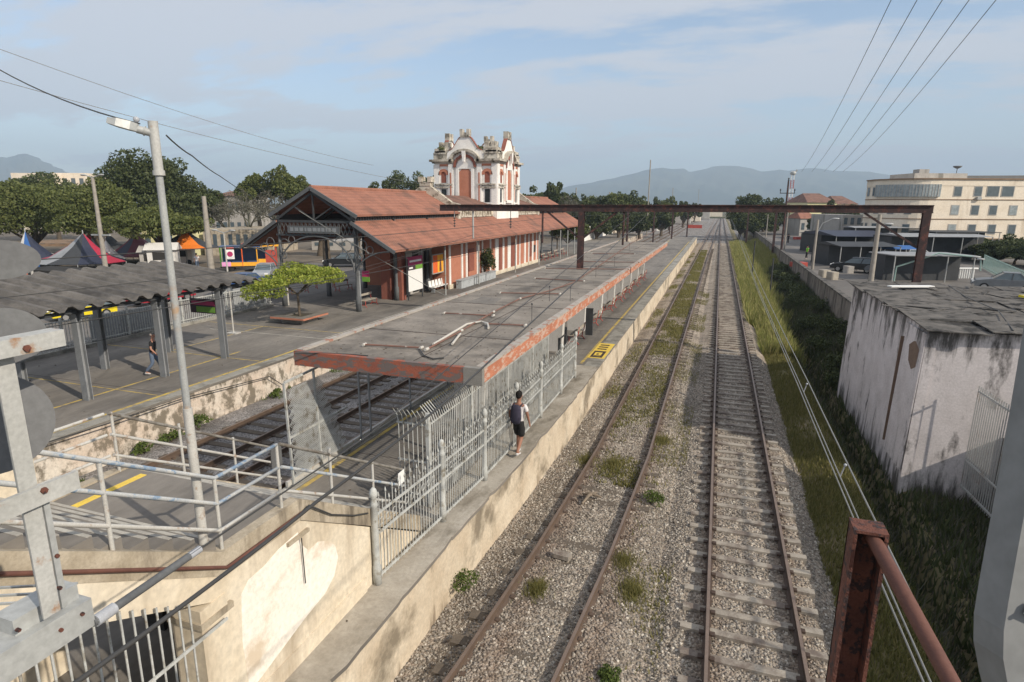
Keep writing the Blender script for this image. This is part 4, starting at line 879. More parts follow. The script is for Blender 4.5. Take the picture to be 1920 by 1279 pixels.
# white bar fence along the street side
lf = thing('bar_fence', 'low white bar fence on a concrete kerb between the left platform and the road', 'fence', (-27.4, 20, PZ))
m = MB(); m.box(-27.55, -27.25, 2, 31.6, PZ, PZ+.16); m.build('kerb', 'edge_strip', lf)
m = MB(); y = 2.05
while y < 31.5: m.bar((-27.4, y, PZ+.16), (-27.4, y, 2.55), .022, .022); y += .135
m.build('bars', 'fence_white', lf)
m = MB(); m.bar((-27.4, 2, 2.5), (-27.4, 31.6, 2.5), .04, .05); m.bar((-27.4, 2, 1.4), (-27.4, 31.6, 1.4), .04, .04); m.build('rail', 'fence_white', lf)
for i in range(10):
    y = 2.2+i*3.2; m = MB(); m.bar((-27.4, y, PZ), (-27.4, y, 2.68), .09, .09); m.build('post', 'fence_white', lf)
m = MB(); m.box(-27.62, -27.58, 19.6, 23.9, 1.25, 2.48); m.build('banner_panel', 'tarp_grey', label='long pale grey sheet fixed behind the bar fence', cat='panel')
m = MB(); m.box(-27.66, -27.6, 28.6, 31.4, 1.3, 2.6); m.build('stall_side', 'tarp_grey', label='grey stall side behind the far end of the bar fence', cat='panel')
for i, (y, l) in enumerate([(18.6, 'thin rusty post at the bar fence under the near end of the shelter'), (23.9, 'thin rusty post at the bar fence by the end of the grey sheet')]):
    m = MB(); m.tube([(-27.1, y, PZ), (-27.1, y, 3.6)], .05, 8); m.build('rusty_post', 'rust', label=l, cat='post')
m = MB(); a = at(438, 625, z=PZ); m.tube([tuple(a), (a.x, a.y, 3.3)], .04, 8); m.box(a.x-.3, a.x+.3, a.y-.2, a.y+.2, PZ, PZ+.05); m.build('white_post', 'pipe_white', label='thin white post just behind the last shelter post', cat='post')

# ================================================================= STATION BUILDING
GX = -23.8   # ridge line
sb = thing('station_building', 'old railway station with terracotta tiled roofs, red and white striped facade and iron end sheds', 'station', (GX, 58, PZ))
def roof_part(x0, z0, x1, z1, ya, yb, mt, nm, th=.12, par=sb):
    mm = MB(); mm.prism([(x0, ya, z0), (x1, ya, z1), (x1, ya, z1-th), (x0, ya, z0-th)], (0, yb-ya, 0)); return mm.build(nm, mt, par)
E1x, E1z, E2x, E2z = -20.7, 7.05, -23.8, 8.65
AL = [(-18.2, 4.98), (-21.05, 6.66)]; 
def mir(x): return 2*GX-x
for ya, yb in ((31.6, 47.2), (70.8, 85.5)):
    roof_part(E1x, E1z, GX, E2z, ya, yb, 'tiles', 'roof'); roof_part(mir(E1x), E1z, GX-.01, E2z, ya, yb, 'tiles', 'roof')
    m = MB(); m.tube([(GX, ya, E2z+.02), (GX, yb, E2z+.02)], .12, 8); m.build('ridge', 'tiles', sb)
roof_part(-18.2, 4.98, -21.05, 6.66, 31.6, 85.5, 'tiles', 'aisle_roof'); roof_part(mir(-18.2), 4.98, mir(-21.05), 6.66, 31.6, 85.5, 'tiles', 'aisle_roof')
# clerestory band between the roofs, vertical battens
for x in (-21.1, mir(-21.1)):
    for ya, yb in ((31.7, 47.2), (70.8, 85.4)):
        m = MB(); m.box(x-.05, x+.05, ya, yb, 6.55, 7.0); m.cur = 1; k = ya
        while k < yb: m.box(x+.05*(1 if x > GX else -1)-.02, x+.07*(1 if x > GX else -1)+.02, k, k+.06, 6.6, 6.95); k += .3
        m.build('clerestory', ['iron_dark', 'iron_grey'], sb)
# barge boards on the gable end
m = MB()
for sg in (0, 1):
    f = (lambda x: x) if sg == 0 else mir
    m.bar((f(-18.1), 31.55, 4.86), (f(-21.05), 31.55, 6.58), .1, .2); m.bar((f(-20.6), 31.55, 6.92), (f(GX), 31.55, 8.6), .1, .22)
m.build('barge_board', 'iron_grey', sb)
for ya in (31.75, 36.5, 41.5, 73, 78, 83.5):
    m = MB()
    for sg in (0, 1):
        f = (lambda x: x) if sg == 0 else mir
        m.bar((f(-20.9), ya, 6.62), (f(GX), ya, 8.35), .12, .14); m.bar((f(GX+1.5), ya, 7.55), (f(GX), ya, 6.68), .08, .08); m.bar((f(-18.5), ya, 4.9), (f(-21.0), ya, 6.35), .1, .12)
    m.bar((-20.9, ya, 6.6), (mir(-20.9), ya, 6.6), .12, .16); m.bar((GX, ya, 6.6), (GX, ya, 8.4), .09, .09)
    m.bar((-20.9, ya, 5.75), (mir(-20.9), ya, 5.75), .1, .12)
    m.build('roof_truss', 'iron_dark', sb)
# iron lattice band + arches with brackets in the gable end
m = MB(); ya = 31.72; k = mir(-20.9)
x = mir(-20.9)+.2
while x < -20.95: m.bar((x, ya, 5.8), (x+.28, ya, 6.5), .03, .03); m.bar((x+.28, ya, 5.8), (x, ya, 6.5), .03, .03); x += .3
for cx, r0, r1 in ((GX, 2.7, 2.5),):
    m.tube([(cx+2.75*cos(pi*q/16), ya, 3.6+2.1*sin(pi*q/16)) for q in range(17)], .055, 5)
for sg in (1, -1):
    cx0 = -20.95 if sg > 0 else mir(-20.95)
    m.tube([(cx0+sg*(2.5*(1-cos(pi/2*q/8))), ya, 3.3+1.6*sin(pi/2*q/8)) for q in range(9)], .05, 5)
    for r, dx, dz in ((.34, -.55, 5.15), (.24, -1.1, 5.45), (.22, -.42, 4.45), (.3, .55, 5.25), (.24, 1.05, 4.95), (.18, .4, 4.55)):
        m.tube([(cx0+sg*dx+r*cos(q*pi/5), ya, dz+r*sin(q*pi/5)) for q in range(11)], .03, 4)
m.build('iron_tracery', 'iron_grey', sb)
m = MB(); m.box(GX-1.9, GX+1.9, 31.6, 31.66, 5.88, 6.32); m.build('name_board', 'iron_grey', sb)
m = MB(); rg = random.Random(5); x = GX-1.7
while x < GX+1.6: w = rg.uniform(.12, .3); m.box(x, x+w, 31.585, 31.6, 6.0, 6.22); x += w+rg.uniform(.06, .12)
m.build('faded_lettering', 'post_grey', sb)
for y in (31.9, 36.7, 41.5, 73.2, 78.2, 83.2):
    for x in (-21.0, mir(-21.0)):
        if x > GX and y in (41.5,): pass
        m = MB(); m.lathe((x, y, PZ), [(.17, 0), (.17, .9), (.11, 1.0), (.10, 3.2), (.16, 3.35), (.10, 3.5), (.10, 5.5)], 10); m.build('column', 'iron_grey', sb)
for y in (73.2, 77, 81): 
    m = MB(); m.tube([(-18.6, y, PZ), (-18.6, y, 4.7)], .07, 8); m.build('column', 'pole_grey', sb)
for y in (40.2, 46.8, 56.5, 64.8):
    m = MB(); m.tube([(-18.9, y, PZ), (-18.9, y, 4.95)], .06, 8); m.build('column', 'pole_grey', sb)
# ground floor body y 37-68
m = MB(); m.box(mir(-20.0), -20.0, 43.2, 68.5, PZ, 5.6); m.build('ground_floor_wall', 'terracotta', sb); m = MB(); m.box(-22.3, -21.5, 36.8, 43.2, PZ, 6.4); m.build('side_room_wall', 'brick_red', sb)
m = MB(); m.box(-21.5, -21.46, 36.82, 43.2, PZ, 5.9); m.build('plaster', 'bldg_grey', sb)
m = MB(); m.box(-21.52, -21.44, 36.7, 37.1, PZ, 5.6); m.box(-21.0, -20.6, 36.7, 37.3, PZ, 5.8); m.build('corner_pier', 'brick_red', sb)
for y in (38.0, 39.9, 41.8): m = MB(); m.box(-21.47, -21.43, y, y+.9, PZ+.1, 4.2); m.build('doorway', 'dark_inside', sb)
m = MB(); y = 43.25; k = 0; white = []; 
ws = [(43.2, .28), (45.6, .3), (46.55, .3), (49.0, .3), (50.2, .26), (52.2, .3), (53.6, .9), (55.7, .45), (57.2, .9), (59.8, .3), (61.0, .26), (62.7, .5), (64.2, .28), (65.6, .5), (67.2, .28), (68.1, .38)]
for y, w in ws: m = MB(); m.box(-20.0, -19.93, y, y+w, PZ+.35, 4.55); m.build('white_pilaster', 'tower_white', sb)
m = MB(); m.box(-20.0, -19.94, 43.2, 68.5, 4.55, 4.9); m.build('white_band', 'tower_white', sb)
m = MB()
for y, w, z0, z1 in ((47.2, 1.2, PZ+1.0, 4.0), (54.7, .8, PZ, 3.9), (58.3, 1.2, PZ, 3.9), (64.7, .8, PZ+.9, 3.7)): m = MB(); m.box(-20.0, -19.96, y, y+w, z0, z1); m.build('door', 'brick_red', sb)
m = MB(); m.box(-19.95, -19.9, 66.2, 66.8, PZ+1.3, PZ+2.1); m.build('wall_box', 'iron_dark', sb)
m = MB(); m.box(-20.05, -19.9, 43.1, 68.6, PZ, PZ+.35); m.build('plinth', 'cream_wall', sb)
# upper storey of central block
m = MB(); m.box(mir(-21.0), -21.0, 47.3, 70.7, 5.6, 7.55); m.build('upper_wall', 'cream_wall', sb)
for ya, yb in ((47.3, 55.4), (62.2, 70.7)):
    m = MB(); y = ya
    while y < yb-.2: m.box(-20.95, -20.86, y, y+.2, 6.75, 7.45); y += .42
    m.box(-21.0, -20.8, ya, yb, 7.45, 7.62); m.box(-21.0, -20.85, ya, yb, 6.6, 6.75); m.build('balustrade', 'balustrade', sb)
for ya, yb in ((47.3, 55.6), (62.1, 70.7)): roof_part(-20.95, 7.6, GX, 8.5, ya, yb, 'tiles_old', 'middle_roof', .1); roof_part(mir(-20.95), 7.6, GX, 8.5, ya, yb, 'tiles_old', 'middle_roof', .1)
# parapet gables with chimney stacks
for y in (47.2, 70.8):
    m = MB(); m.prism([(-20.75, y-.25, 6.5), (-20.75, y-.25, 7.7), (-21.4, y-.25, 7.85), (GX+.35, y-.25, 9.25), (GX-.35, y-.25, 9.25), (mir(-21.4), y-.25, 7.85), (mir(-20.75), y-.25, 7.7), (mir(-20.75), y-.25, 6.5)], (0, .5, 0)); m.build('gable_parapet', 'balustrade', sb)
    m = MB(); m.box(GX-.5, GX+.5, y-.3, y+.3, 9.2, 9.5); m.box(GX-.6, GX-.25, y-.35, y+.35, 9.5, 9.95); m.box(GX+.25, GX+.6, y-.35, y+.35, 9.5, 9.95); m.build('chimney', 'balustrade', sb)

# tower
TX1, TY0 = -20.5, 55.6; TW = 6.6; TX0, TY1 = TX1-TW, TY0+TW
tw = thing('clock_tower', 'square white and terracotta ornamental tower rising from the middle of the station', 'tower', ((TX0+TX1)/2, (TY0+TY1)/2, 7.4))
m = MB(); m.box(TX0, TX1, TY0, TY1, 5.5, 11.75); m.build('wall', 'tower_white', tw)
def face(fn):
    """map (u, w, out) on a tower face -> world; u along the face 0..TW, out = outward"""
    return fn
FC = [lambda u, o: (TX0+u, TY0-o), lambda u, o: (TX1+o, TY0+u), lambda u, o: (TX1-u, TY1+o), lambda u, o: (TX0-o, TY1-u)]
def fbox(m, F, u0, u1, z0, z1, o0, o1):
    P = [F(u0, o0), F(u1, o0), F(u1, o1), F(u0, o1)]; m.prism([(p[0], p[1], z0) for p in P], (0, 0, z1-z0))
def fpoly(m, F, pts, o0, o1):
    a = [(*F(u, o0), z) for u, z in pts]; b = F(0, o1); c = F(0, o0); m.prism(a, (b[0]-c[0], b[1]-c[1], 0))
def arch(u, r, z, n=8, r2=None): return [(u+r*cos(pi*k/n), z+(r2 or r)*sin(pi*k/n)) for k in range(n+1)]
for fi, F in enumerate(FC):
    c = TW/2
    for u_ in (-.02, TW-.55): m = MB(); fbox(m, F, u_, u_+.57, 7.4, 11.5, .0, .1); m.build('corner_strip', 'tower_white', tw)
    for u_ in (c-1.75, c+1.25): m = MB(); fbox(m, F, u_, u_+.5, 7.6, 11.5, 0, .16); pl_ = m.build('pilaster', 'tower_white', tw); m = MB(); fbox(m, F, u_+.18, u_+.32, 8.0, 10.7, .16, .19); m.build('stripe', 'terracotta', pl_)
    # tall centre blind window
    m = MB(); fpoly(m, F, [(c-.62, 8.15), (c+.62, 8.15), (c+.62, 10.75), (c+.38, 11.02), (c-.38, 11.02), (c-.62, 10.75)], .02, .05); m.build('blind_window', 'terracotta', tw)
    m = MB(); fpoly(m, F, [(c-1.12, 7.9), (c-.64, 7.9), (c-.64, 10.8), (c-.4, 11.04), (c+.4, 11.04), (c+.64, 10.8), (c+.64, 7.9), (c+1.12, 7.9), (c+1.12, 11.2)]+arch(c, 1.12, 11.2)+[(c-1.12, 11.2)], .0, .13) if False else None
    fbox(m, F, c-.95, c-.66, 7.95, 11.1, 0, .15); fbox(m, F, c+.66, c+.95, 7.95, 11.1, 0, .15); fbox(m, F, c-.95, c+.95, 7.85, 8.05, 0, .2)
    fpoly(m, F, arch(c, .95, 11.06), .0, .12); m.build('window_surround', 'tower_white', tw)
    m = MB()
    pts = arch(c, 1.22, 11.2); pi_ = arch(c, .96, 11.2)[::-1]
    for k in range(8): fpoly(m, F, [pts[k], pts[k+1], pi_[7-k], pi_[8-k]], .12, .22)
    m.build('arch_band', 'brick_red', tw)
    # side windows
    for u in (1.02, TW-1.02) if False else (c-2.3, c+2.3):
        m = MB(); fpoly(m, F, [(u-.28, 9.75), (u+.28, 9.75)]+arch(u, .28, 10.55, 6), .01, .03); m.build('upper_window', 'brick_red', tw)
        m = MB(); fbox(m, F, u-.26, u+.26, 7.9, 9.15, .01, .03); m.build('window', 'dark_window', tw)
        m = MB(); p1 = arch(u, .58, 10.5, 6); p2 = arch(u, .30, 10.5, 6)[::-1]
        for k in range(6): fpoly(m, F, [p1[k], p1[k+1], p2[5-k], p2[6-k]], .03, .1)
        m.build('window_hood', 'terracotta', tw)
        for q_ in ((u-.5, u-.28, 9.7, 10.5, .05), (u+.28, u+.5, 9.7, 10.5, .05), (u-.45, u+.45, 7.75, 7.88, .12)): m = MB(); fbox(m, F, q_[0], q_[1], q_[2], q_[3], 0, q_[4]); m.build('window_trim', 'tower_white', tw)
    m = MB()
    for a_, b_ in ((.1, c-1.3), (c+1.3, TW-.1)): fbox(m, F, a_, b_, 9.25, 9.4, 0, .17); fbox(m, F, a_, b_, 9.52, 9.66, 0, .22)
    m.build('string_course', 'tower_grime', tw)
    m = MB(); fbox(m, F, .6, c-1.3, 11.32, 11.52, .0, .06); fbox(m, F, c+1.3, TW-.6, 11.32, 11.52, .0, .06); m.build('frieze_panel', 'terracotta', tw)
    m = MB(); m.cur = 0
    fbox(m, F, -.35, c-1.2, 11.75, 11.95, -.3, .42); fbox(m, F, c+1.2, TW+.35, 11.75, 11.95, -.3, .42); fbox(m, F, -.15, c-1.2, 11.6, 11.75, -.1, .2); fbox(m, F, c+1.2, TW+.15, 11.6, 11.75, -.1, .2)
    # raised arched hood over the centre
    p1 = arch(c, 1.6, 11.75, 10, 1.15); p2 = arch(c, 1.35, 11.75, 10, .9)[::-1]
    for k in range(10): fpoly(m, F, [p1[k], p1[k+1], p2[9-k], p2[10-k]], .0, .42)
    m.build('cornice', 'tower_grime', tw)
    # keystone
    m = MB(); fpoly(m, F, [(c-.1, 11.7), (c+.1, 11.7), (c+.2, 12.7), (c-.2, 12.7)], .2, .45); m.build('keystone', 'tower_white', tw)
    # curved gable
    m = MB()
    def sh(q): return [(c-1.95, 11.95), (c-1.9, 12.5), (c-1.65, 12.75), (c-1.3, 12.95), (c-.95, 13.45), (c-.65, 13.85), (c-.45, 14.0), (c+.45, 14.0), (c+.65, 13.85), (c+.95, 13.45), (c+1.3, 12.95), (c+1.65, 12.75), (c+1.9, 12.5), (c+1.95, 11.95)]
    fpoly(m, F, sh(0), -.25, .02); m.build('curved_gable', 'tower_white', tw)
    S = sh(0)[2:12]
    for k in range(len(S)-1): 
        (u0, z0), (u1, z1) = S[k], S[k+1]
        if k in (0, 5): m = MB()
        if z0 != z1: fpoly(m, F, [(u0, z0), (u1, z1), (u1, z1+.08), (u0, z0+.08)], -.33, .08)
        if k in (4, 8): m.build('gable_coping', 'brick_red', tw) if m.v else None
    m = MB(); fbox(m, F, c-.48, c+.48, 14.0, 14.22, -.4, .14); fbox(m, F, c-.5, c-.2, 14.22, 14.72, -.38, .12); fbox(m, F, c+.2, c+.5, 14.22, 14.72, -.38, .12); fbox(m, F, c-.3, c+.3, 14.2, 14.42, -.3, .04); m.build('crown_block', 'tower_grime', tw)
    # parapet blocks at both sides with stepped tops
    for a_, b_ in ((-.05, c-1.95), (c+1.95, TW+.05)):
        m = MB(); fbox(m, F, a_, b_, 11.95, 12.45, -.35, .06); fbox(m, F, a_+.1, b_-.1, 12.45, 12.6, -.3, .12); fbox(m, F, a_+.15, b_-.15, 12.6, 13.0, -.35, .0); m.build('parapet', 'tower_grime', tw)
for (x, y) in ((TX1, TY0), (TX0, TY0), (TX1, TY1), (TX0, TY1)):
    sx_ = -1 if x == TX1 else 1; sy_ = 1 if y == TY0 else -1
    m = MB(); X = x+sx_*.85; Y = y+sy_*.85
    m.box(X-.85, X+.85, Y-.85, Y+.85, 12.3, 12.75); m.box(X-.62, X+.62, Y-.62, Y+.62, 12.75, 13.1); m.box(X-.5, X-.15, Y-.5, Y-.15, 13.1, 13.62); m.box(X+.15, X+.5, Y-.5, Y-.15, 13.1, 13.62); m.box(X-.5, X-.15, Y+.15, Y+.5, 13.1, 13.62); m.box(X+.15, X+.5, Y+.15, Y+.5, 13.1, 13.62); m.box(X-.4, X+.4, Y-.4, Y+.4, 13.05, 13.3)
    m.build('corner_turret', 'tower_grime', tw)
for i, (x, y, z, r, l) in enumerate([(TX0+.8, TY0+.2, 12.9, .55, 'green tuft growing on the left corner of the tower'), (TX1-2.0, TY0+.5, 12.9, .5, 'green tuft growing between gable and corner on the tower top'), (TX0+2.0, TY0+.8, 12.7, .4, 'small tuft behind the front gable of the tower')]):
    bush(l, (x, y, z-.2), r, r, r, 260, .16, 'leaf_mid', 'weed', 'weeds on the tower', i+3)

# ---------------------------------------------------------------- things on the station platform
sg = thing('signboard', 'tall white station signboard with magenta header on black legs', 'sign', (-20.2, 38.0, PZ))
m = MB(); m.box(-20.24, -20.16, 36.9, 39.0, 1.7, 4.05); m.build('board', 'sign_white', sg)
m = MB(); m.box(-20.158, -20.15, 36.88, 39.02, 3.5, 4.07); m.box(-20.26, -20.155, 36.86, 39.04, 4.02, 4.1); m.build('magenta_header', 'magenta', sg)
m = MB(); m.box(-20.149, -20.146, 37.1, 38.85, 3.72, 3.86); m.build('header_lettering', 'sign_white', sg)
m = MB(); m.box(-20.158, -20.15, 36.88, 37.95, 3.18, 3.5); m.build('dark_band', 'sign_dark', sg); m = MB(); m.box(-20.149, -20.146, 37.0, 37.55, 3.27, 3.39); m.build('band_lettering', 'sign_white', sg)
m = MB(); m.box(-20.158, -20.15, 37.95, 39.02, 3.18, 3.5); m.build('green_band', 'sign_green', sg)
for y in (36.9, 39.0): m = MB(); m.box(-20.24, -20.18, y-.04, y+.04, PZ, 4.0); m.build('leg', 'iron_dark', sg)
ps = thing('poster_panel', 'orange and yellow poster in a pale frame above the white seats', 'poster', (-20.4, 42, 2.4))
m = MB(); m.box(-20.5, -20.42, 41.2, 43.15, 2.45, 3.95); m.build('frame', 'bldg_grey', ps)
m = MB(); m.box(-20.42, -20.41, 41.28, 42.05, 2.53, 3.87); m.build('orange_area', 'poster_orange', ps); m = MB(); m.box(-20.42, -20.41, 42.05, 43.07, 2.53, 3.87); m.build('yellow_area', 'poster_yellow', ps)
m = MB(); m.prism([(-20.41, 42.35, 2.6), (-20.41, 42.75, 2.6), (-20.41, 42.7, 3.2), (-20.41, 42.55, 3.6), (-20.41, 42.4, 3.2)], (.004, 0, 0)); m.build('dark_shape', 'rust_pipe', ps)
ws_ = thing('seat_row', 'row of white moulded seats on a rail against the station wall below the poster', 'seats', (-20.3, 42, PZ))
for i in range(5):
    y = 40.8+i*.56; m = MB(); m.prism([(-20.55, y, PZ+.42), (-20.1, y, PZ+.44), (-20.08, y, PZ+.4), (-20.58, y, PZ+.38)], (0, .46, 0)); m.prism([(-20.6, y, PZ+.42), (-20.66, y+.05, PZ+.86), (-20.66, y+.4, PZ+.86), (-20.6, y+.46, PZ+.42)], (.04, 0, 0)); m.build('seat', 'sign_white', ws_)
m = MB(); m.box(-20.4, -20.3, 40.7, 43.6, PZ+.3, PZ+.37); m.box(-20.5, -20.2, 41, 41.08, PZ, PZ+.3); m.box(-20.5, -20.2, 43.2, 43.28, PZ, PZ+.3); m.build('frame', 'post_grey', ws_)
for i, (y0, y1, l) in enumerate([(43.7, 46.3, 'nearest low pale planter box at the red facade'), (46.5, 49.0, 'second low pale planter box, just before the round shrub'), (49.2, 51.6, 'low pale planter box holding the round shrub')]):
    m = MB(); m.box(-19.6, -19.15, y0, y1, PZ, PZ+.62); m.box(-19.65, -19.1, y0-.03, y1+.03, PZ+.62, PZ+.68); m.build('planter', 'planter_grey', label=l, cat='planter', group='planter boxes at the station wall')
bush('round clipped dark shrub standing in a planter box before the station facade', (-19.4, 50.2, PZ+.5), .95, .95, 2.0, 2200, .16, 'leaf_dark', 'shrub', None, 9, 9)
# square tree planter
tp = thing('tree_planter', 'square low concrete planter seat with a reddish rim around the small bright tree', 'planter', (-22.3, 27.9, PZ))
m = MB(); m.box(-23.0, -21.6, 27.2, 28.6, PZ, PZ+.3); m.build('base', 'edge_strip', tp)
m = MB(); 
for a_ in ((-23.4, -21.2, 26.8, 27.35), (-23.4, -21.2, 28.45, 29.0), (-23.4, -22.85, 27.35, 28.45), (-21.75, -21.2, 27.35, 28.45)): m.box(*a_, PZ+.3, PZ+.4)
m.build('seat_slab', 'platform', tp); m = MB(); m.box(-23.42, -21.18, 26.77, 26.8, PZ+.3, PZ+.4); m.box(-21.2, -21.17, 26.8, 29.0, PZ+.3, PZ+.4); m.build('painted_rim', 'terracotta', tp)
m = MB(); m.box(-22.85, -21.75, 27.35, 28.45, PZ+.29, PZ+.33); m.build('soil', 'soil', tp)
rgt = random.Random(12); lb = []
for i in range(34):
    a_ = rgt.uniform(0, 2*pi); r_ = 2.5*sqrt(rgt.random()); x_, y_ = r_*cos(a_)-.2, r_*sin(a_)*.85; dr_ = max(0, -(x_*.6+y_*.7))*.42
    lb.append((x_, y_, 2.55-.05*r_*r_-dr_+rgt.uniform(-.25, .25), rgt.uniform(.45, .85), rgt.uniform(.45, .8), rgt.uniform(.2, .38)))
tree('small spreading tree with bright yellow green leaves in the square planter', (-22.3, 27.9, PZ+.32), 2.9, 2.6, 2.4, 1.7, 'leaf_bright', 13000, .14, trunk_r=.07, name='ornamental_tree', lobes=lb)
# platform utility pole with small sign, and others seen in front of the shed
up1 = thing('sign_pole', 'grey pole with a small magenta and green sign in front of the station shed', 'sign post', (-21.3, 32.0, PZ))
m = MB(); a = at(676, 582, z=PZ); m.tube([(a.x, a.y, PZ), (a.x, a.y, 6.3)], [.1, .09], 10); m.build('pole', 'post_grey', up1)
m = MB(); m.box(a.x+.25, a.x+.75, a.y-.03, a.y+.03, 3.25, 3.62); m.build('magenta_plate', 'magenta', up1); m = MB(); m.box(a.x+.25, a.x+.75, a.y-.03, a.y+.03, 2.95, 3.25); m.build('green_plate', 'sign_green', up1)
for i, (px, py, zt, r, mt, l) in enumerate([(740, 556, 3.9, .11, 'pole_concrete', 'short thick concrete bollard post between bench and signboard'), (792, 548, 5.0, .07, 'pole_grey', 'thin pale pole between the signboard and the white seats'), (541, 572, 2.6, .06, 'pipe_white', 'short white post behind the small bright tree')]):
    a = at(px, py, z=PZ); m = MB(); m.tube([tuple(a), (a.x, a.y, zt)], r, 9); m.build('post', mt, label=l, cat='post')
for px, py, l, rz in [(560, 520+30, 'bench in the shade behind the small bright tree', 1.2), (645, 545, 'dark bench in the shade under the iron shed', 1.4), (610, 540, 'bench in the wet shade left of the shed column', .9)]:
    a = at(px, py, z=PZ); dup(b0, (a.x, a.y, PZ), rz, l, group='red framed benches')
for i, (y, l) in enumerate([(70.5, 'shaded red bench just past the station building'), (73.5, 'second shaded red bench past the station building'), (76.5, 'third shaded red bench past the station building'), (80, 'far shaded red bench past the station building')]):
    dup(b0, (-19.8, y, PZ), radians(90), l, group='red framed benches')

# ================================================================= GANTRY
ga = thing('catenary_gantry', 'rusty dark steel gantry spanning the tracks with a long beam and posts', 'gantry', (-7, 32, CZ))
GY = 32.0
m = MB(); za, zb = 7.37, 7.50
def gz(x): return 7.50+(x+15.3)*.0045
m.prism([(-15.3, GY-.1, gz(-15.3)-.18), (9.0, GY-.1, gz(9)-.18), (9.0, GY-.1, gz(9)-.14), (-15.3, GY-.1, gz(-15.3)-.14)], (0, .2, 0))
m.prism([(-15.3, GY-.1, gz(-15.3)+.14), (9.0, GY-.1, gz(9)+.14), (9.0, GY-.1, gz(9)+.18), (-15.3, GY-.1, gz(-15.3)+.18)], (0, .2, 0))
m.prism([(-15.3, GY-.03, gz(-15.3)-.14), (9.0, GY-.03, gz(9)-.14), (9.0, GY-.03, gz(9)+.14), (-15.3, GY-.03, gz(-15.3)+.14)], (0, .06, 0)); m.build('beam', 'gantry', ga)
for x, z0 in ((-7.0, CZ-.05), (8.78, 1.1)):
    m = MB(); w = .16; m.box(x-w, x+w, GY-.13, GY-.1, z0, gz(x)-.18); m.box(x-w, x+w, GY+.1, GY+.13, z0, gz(x)-.18); m.box(x-.02, x+.02, GY-.1, GY+.1, z0, gz(x)-.18); m.build('mast', 'gantry', ga)
m = MB(); m.bar((-7.1, GY, 5.95), (-8.9, GY, 7.34), .09, .09); m.bar((-6.9, GY, 5.95), (-5.1, GY, 7.36), .09, .09); m.bar((8.6, GY, 5.9), (6.3, GY, 7.42), .09, .09); m.build('brace', 'gantry', ga)
for x, zl, r in ((-13.25, 5.8, .05), (-9.15, 5.65, .055), (-4.75, 5.65, .055), (-11.0, 6.7, .02), (-14.4, 6.9, .02)):
    m = MB(); m.tube([(x, GY, zl), (x, GY, gz(x)-.13)], r, 8); m.build('dropper', 'gantry' if x > -13 else 'galv', ga)
for x in (-11.0, -14.4):
    m = MB(); m.tube([(x, GY, 6.4), (x, GY, 7.0)], .015, 6)
    for z in (6.9, 6.75, 6.6, 6.45): m.lathe((x, GY, z), [(.03, 0), (.09, .03), (.03, .06)], 8)
    m.build('insulator', 'iron_dark', ga)
# farther gantry masts and wires along the line
def mast(label, x, y, z0, h, w=.16, mt='gantry', arm=0, name='catenary_mast', group='masts along the railway'):
    t = thing(name, label, 'mast', (x, y, z0), group); mm = MB(); mm.box(x-w/2, x+w/2, y-w/2, y-w/3, z0, z0+h); mm.box(x-w/2, x+w/2, y+w/3, y+w/2, z0, z0+h); mm.box(x-.02, x+.02, y-w/3, y+w/3, z0, z0+h); mm.build('post', mt, t)
    if arm: mm = MB(); mm.bar((x, y, z0+h-.6), (x+arm, y, z0+h-.3), .07, .07); mm.bar((x, y, z0+h-1.6), (x+arm*.8, y, z0+h-.4), .04, .04); mm.build('arm', mt, t)
    return t
a = at(1259, 448, z=PZ); mast('dark rusty mast past the end of the canopy', a.x, a.y, 0, 7.9, .3)
a = at(1288, 437, z=PZ); mast('dark mast near the far end of the island platform', a.x, a.y, 0, 7.5, .3, arm=-2.5)
for i, (px, py, hz, l) in enumerate([(1078, 352, 435, 'pale mast among the trees left of the tracks, nearest'), (1140, 360, 430, 'pale mast among the left trees, second'), (1156, 366, 425, 'pale mast among the left trees, third'), (1212, 300, 443, 'tall slim mast before the left tree line'), (1243, 385, 428, 'mast before the left tree line beside the tall slim one'), (1258, 352, 415, 'far mast left of the tracks'), (1307, 355, 405, 'farthest mast left of the tracks')]):
    b = at(px, hz, z=.8); tp_ = at(px, py, y=b.y); m = MB(); m.tube([(b.x, b.y, .8), (b.x, b.y, tp_.z)], .13, 6); m.build('mast', 'pole_concrete', label=l, cat='mast', group='masts left of the railway')
pl = thing('power_pole', 'dark power pole with crossarm and insulators beside the old wall', 'utility pole', (8.0, 65, 0))
b = at(1463, 488, x=8.05); t0 = at(1475, 340, y=b.y)
m = MB(); m.tube([(8.05, b.y, -.2), (8.05, b.y, t0.z)], [.17, .1], 8); m.build('pole', 'gantry', pl)
m = MB(); zc = t0.z-1.5; m.bar((8.05-.9, b.y, zc), (8.05+.9, b.y, zc), .1, .1)
for dx in (-.85, .85): m.tube([(8.05+dx, b.y, zc), (8.05+dx, b.y, zc+.45)], .05, 6); m.lathe((8.05+dx, b.y, zc+.3), [(.04, 0), (.12, .05), (.04, .12), (.1, .18), (.03, .26)], 8)
m.lathe((8.05, b.y, t0.z), [(.05, 0), (.13, .08), (.05, .2), (.12, .3), (.03, .45)], 8); m.build('crossarm', 'iron_dark', pl)
PP = Vector((8.05, b.y, t0.z))
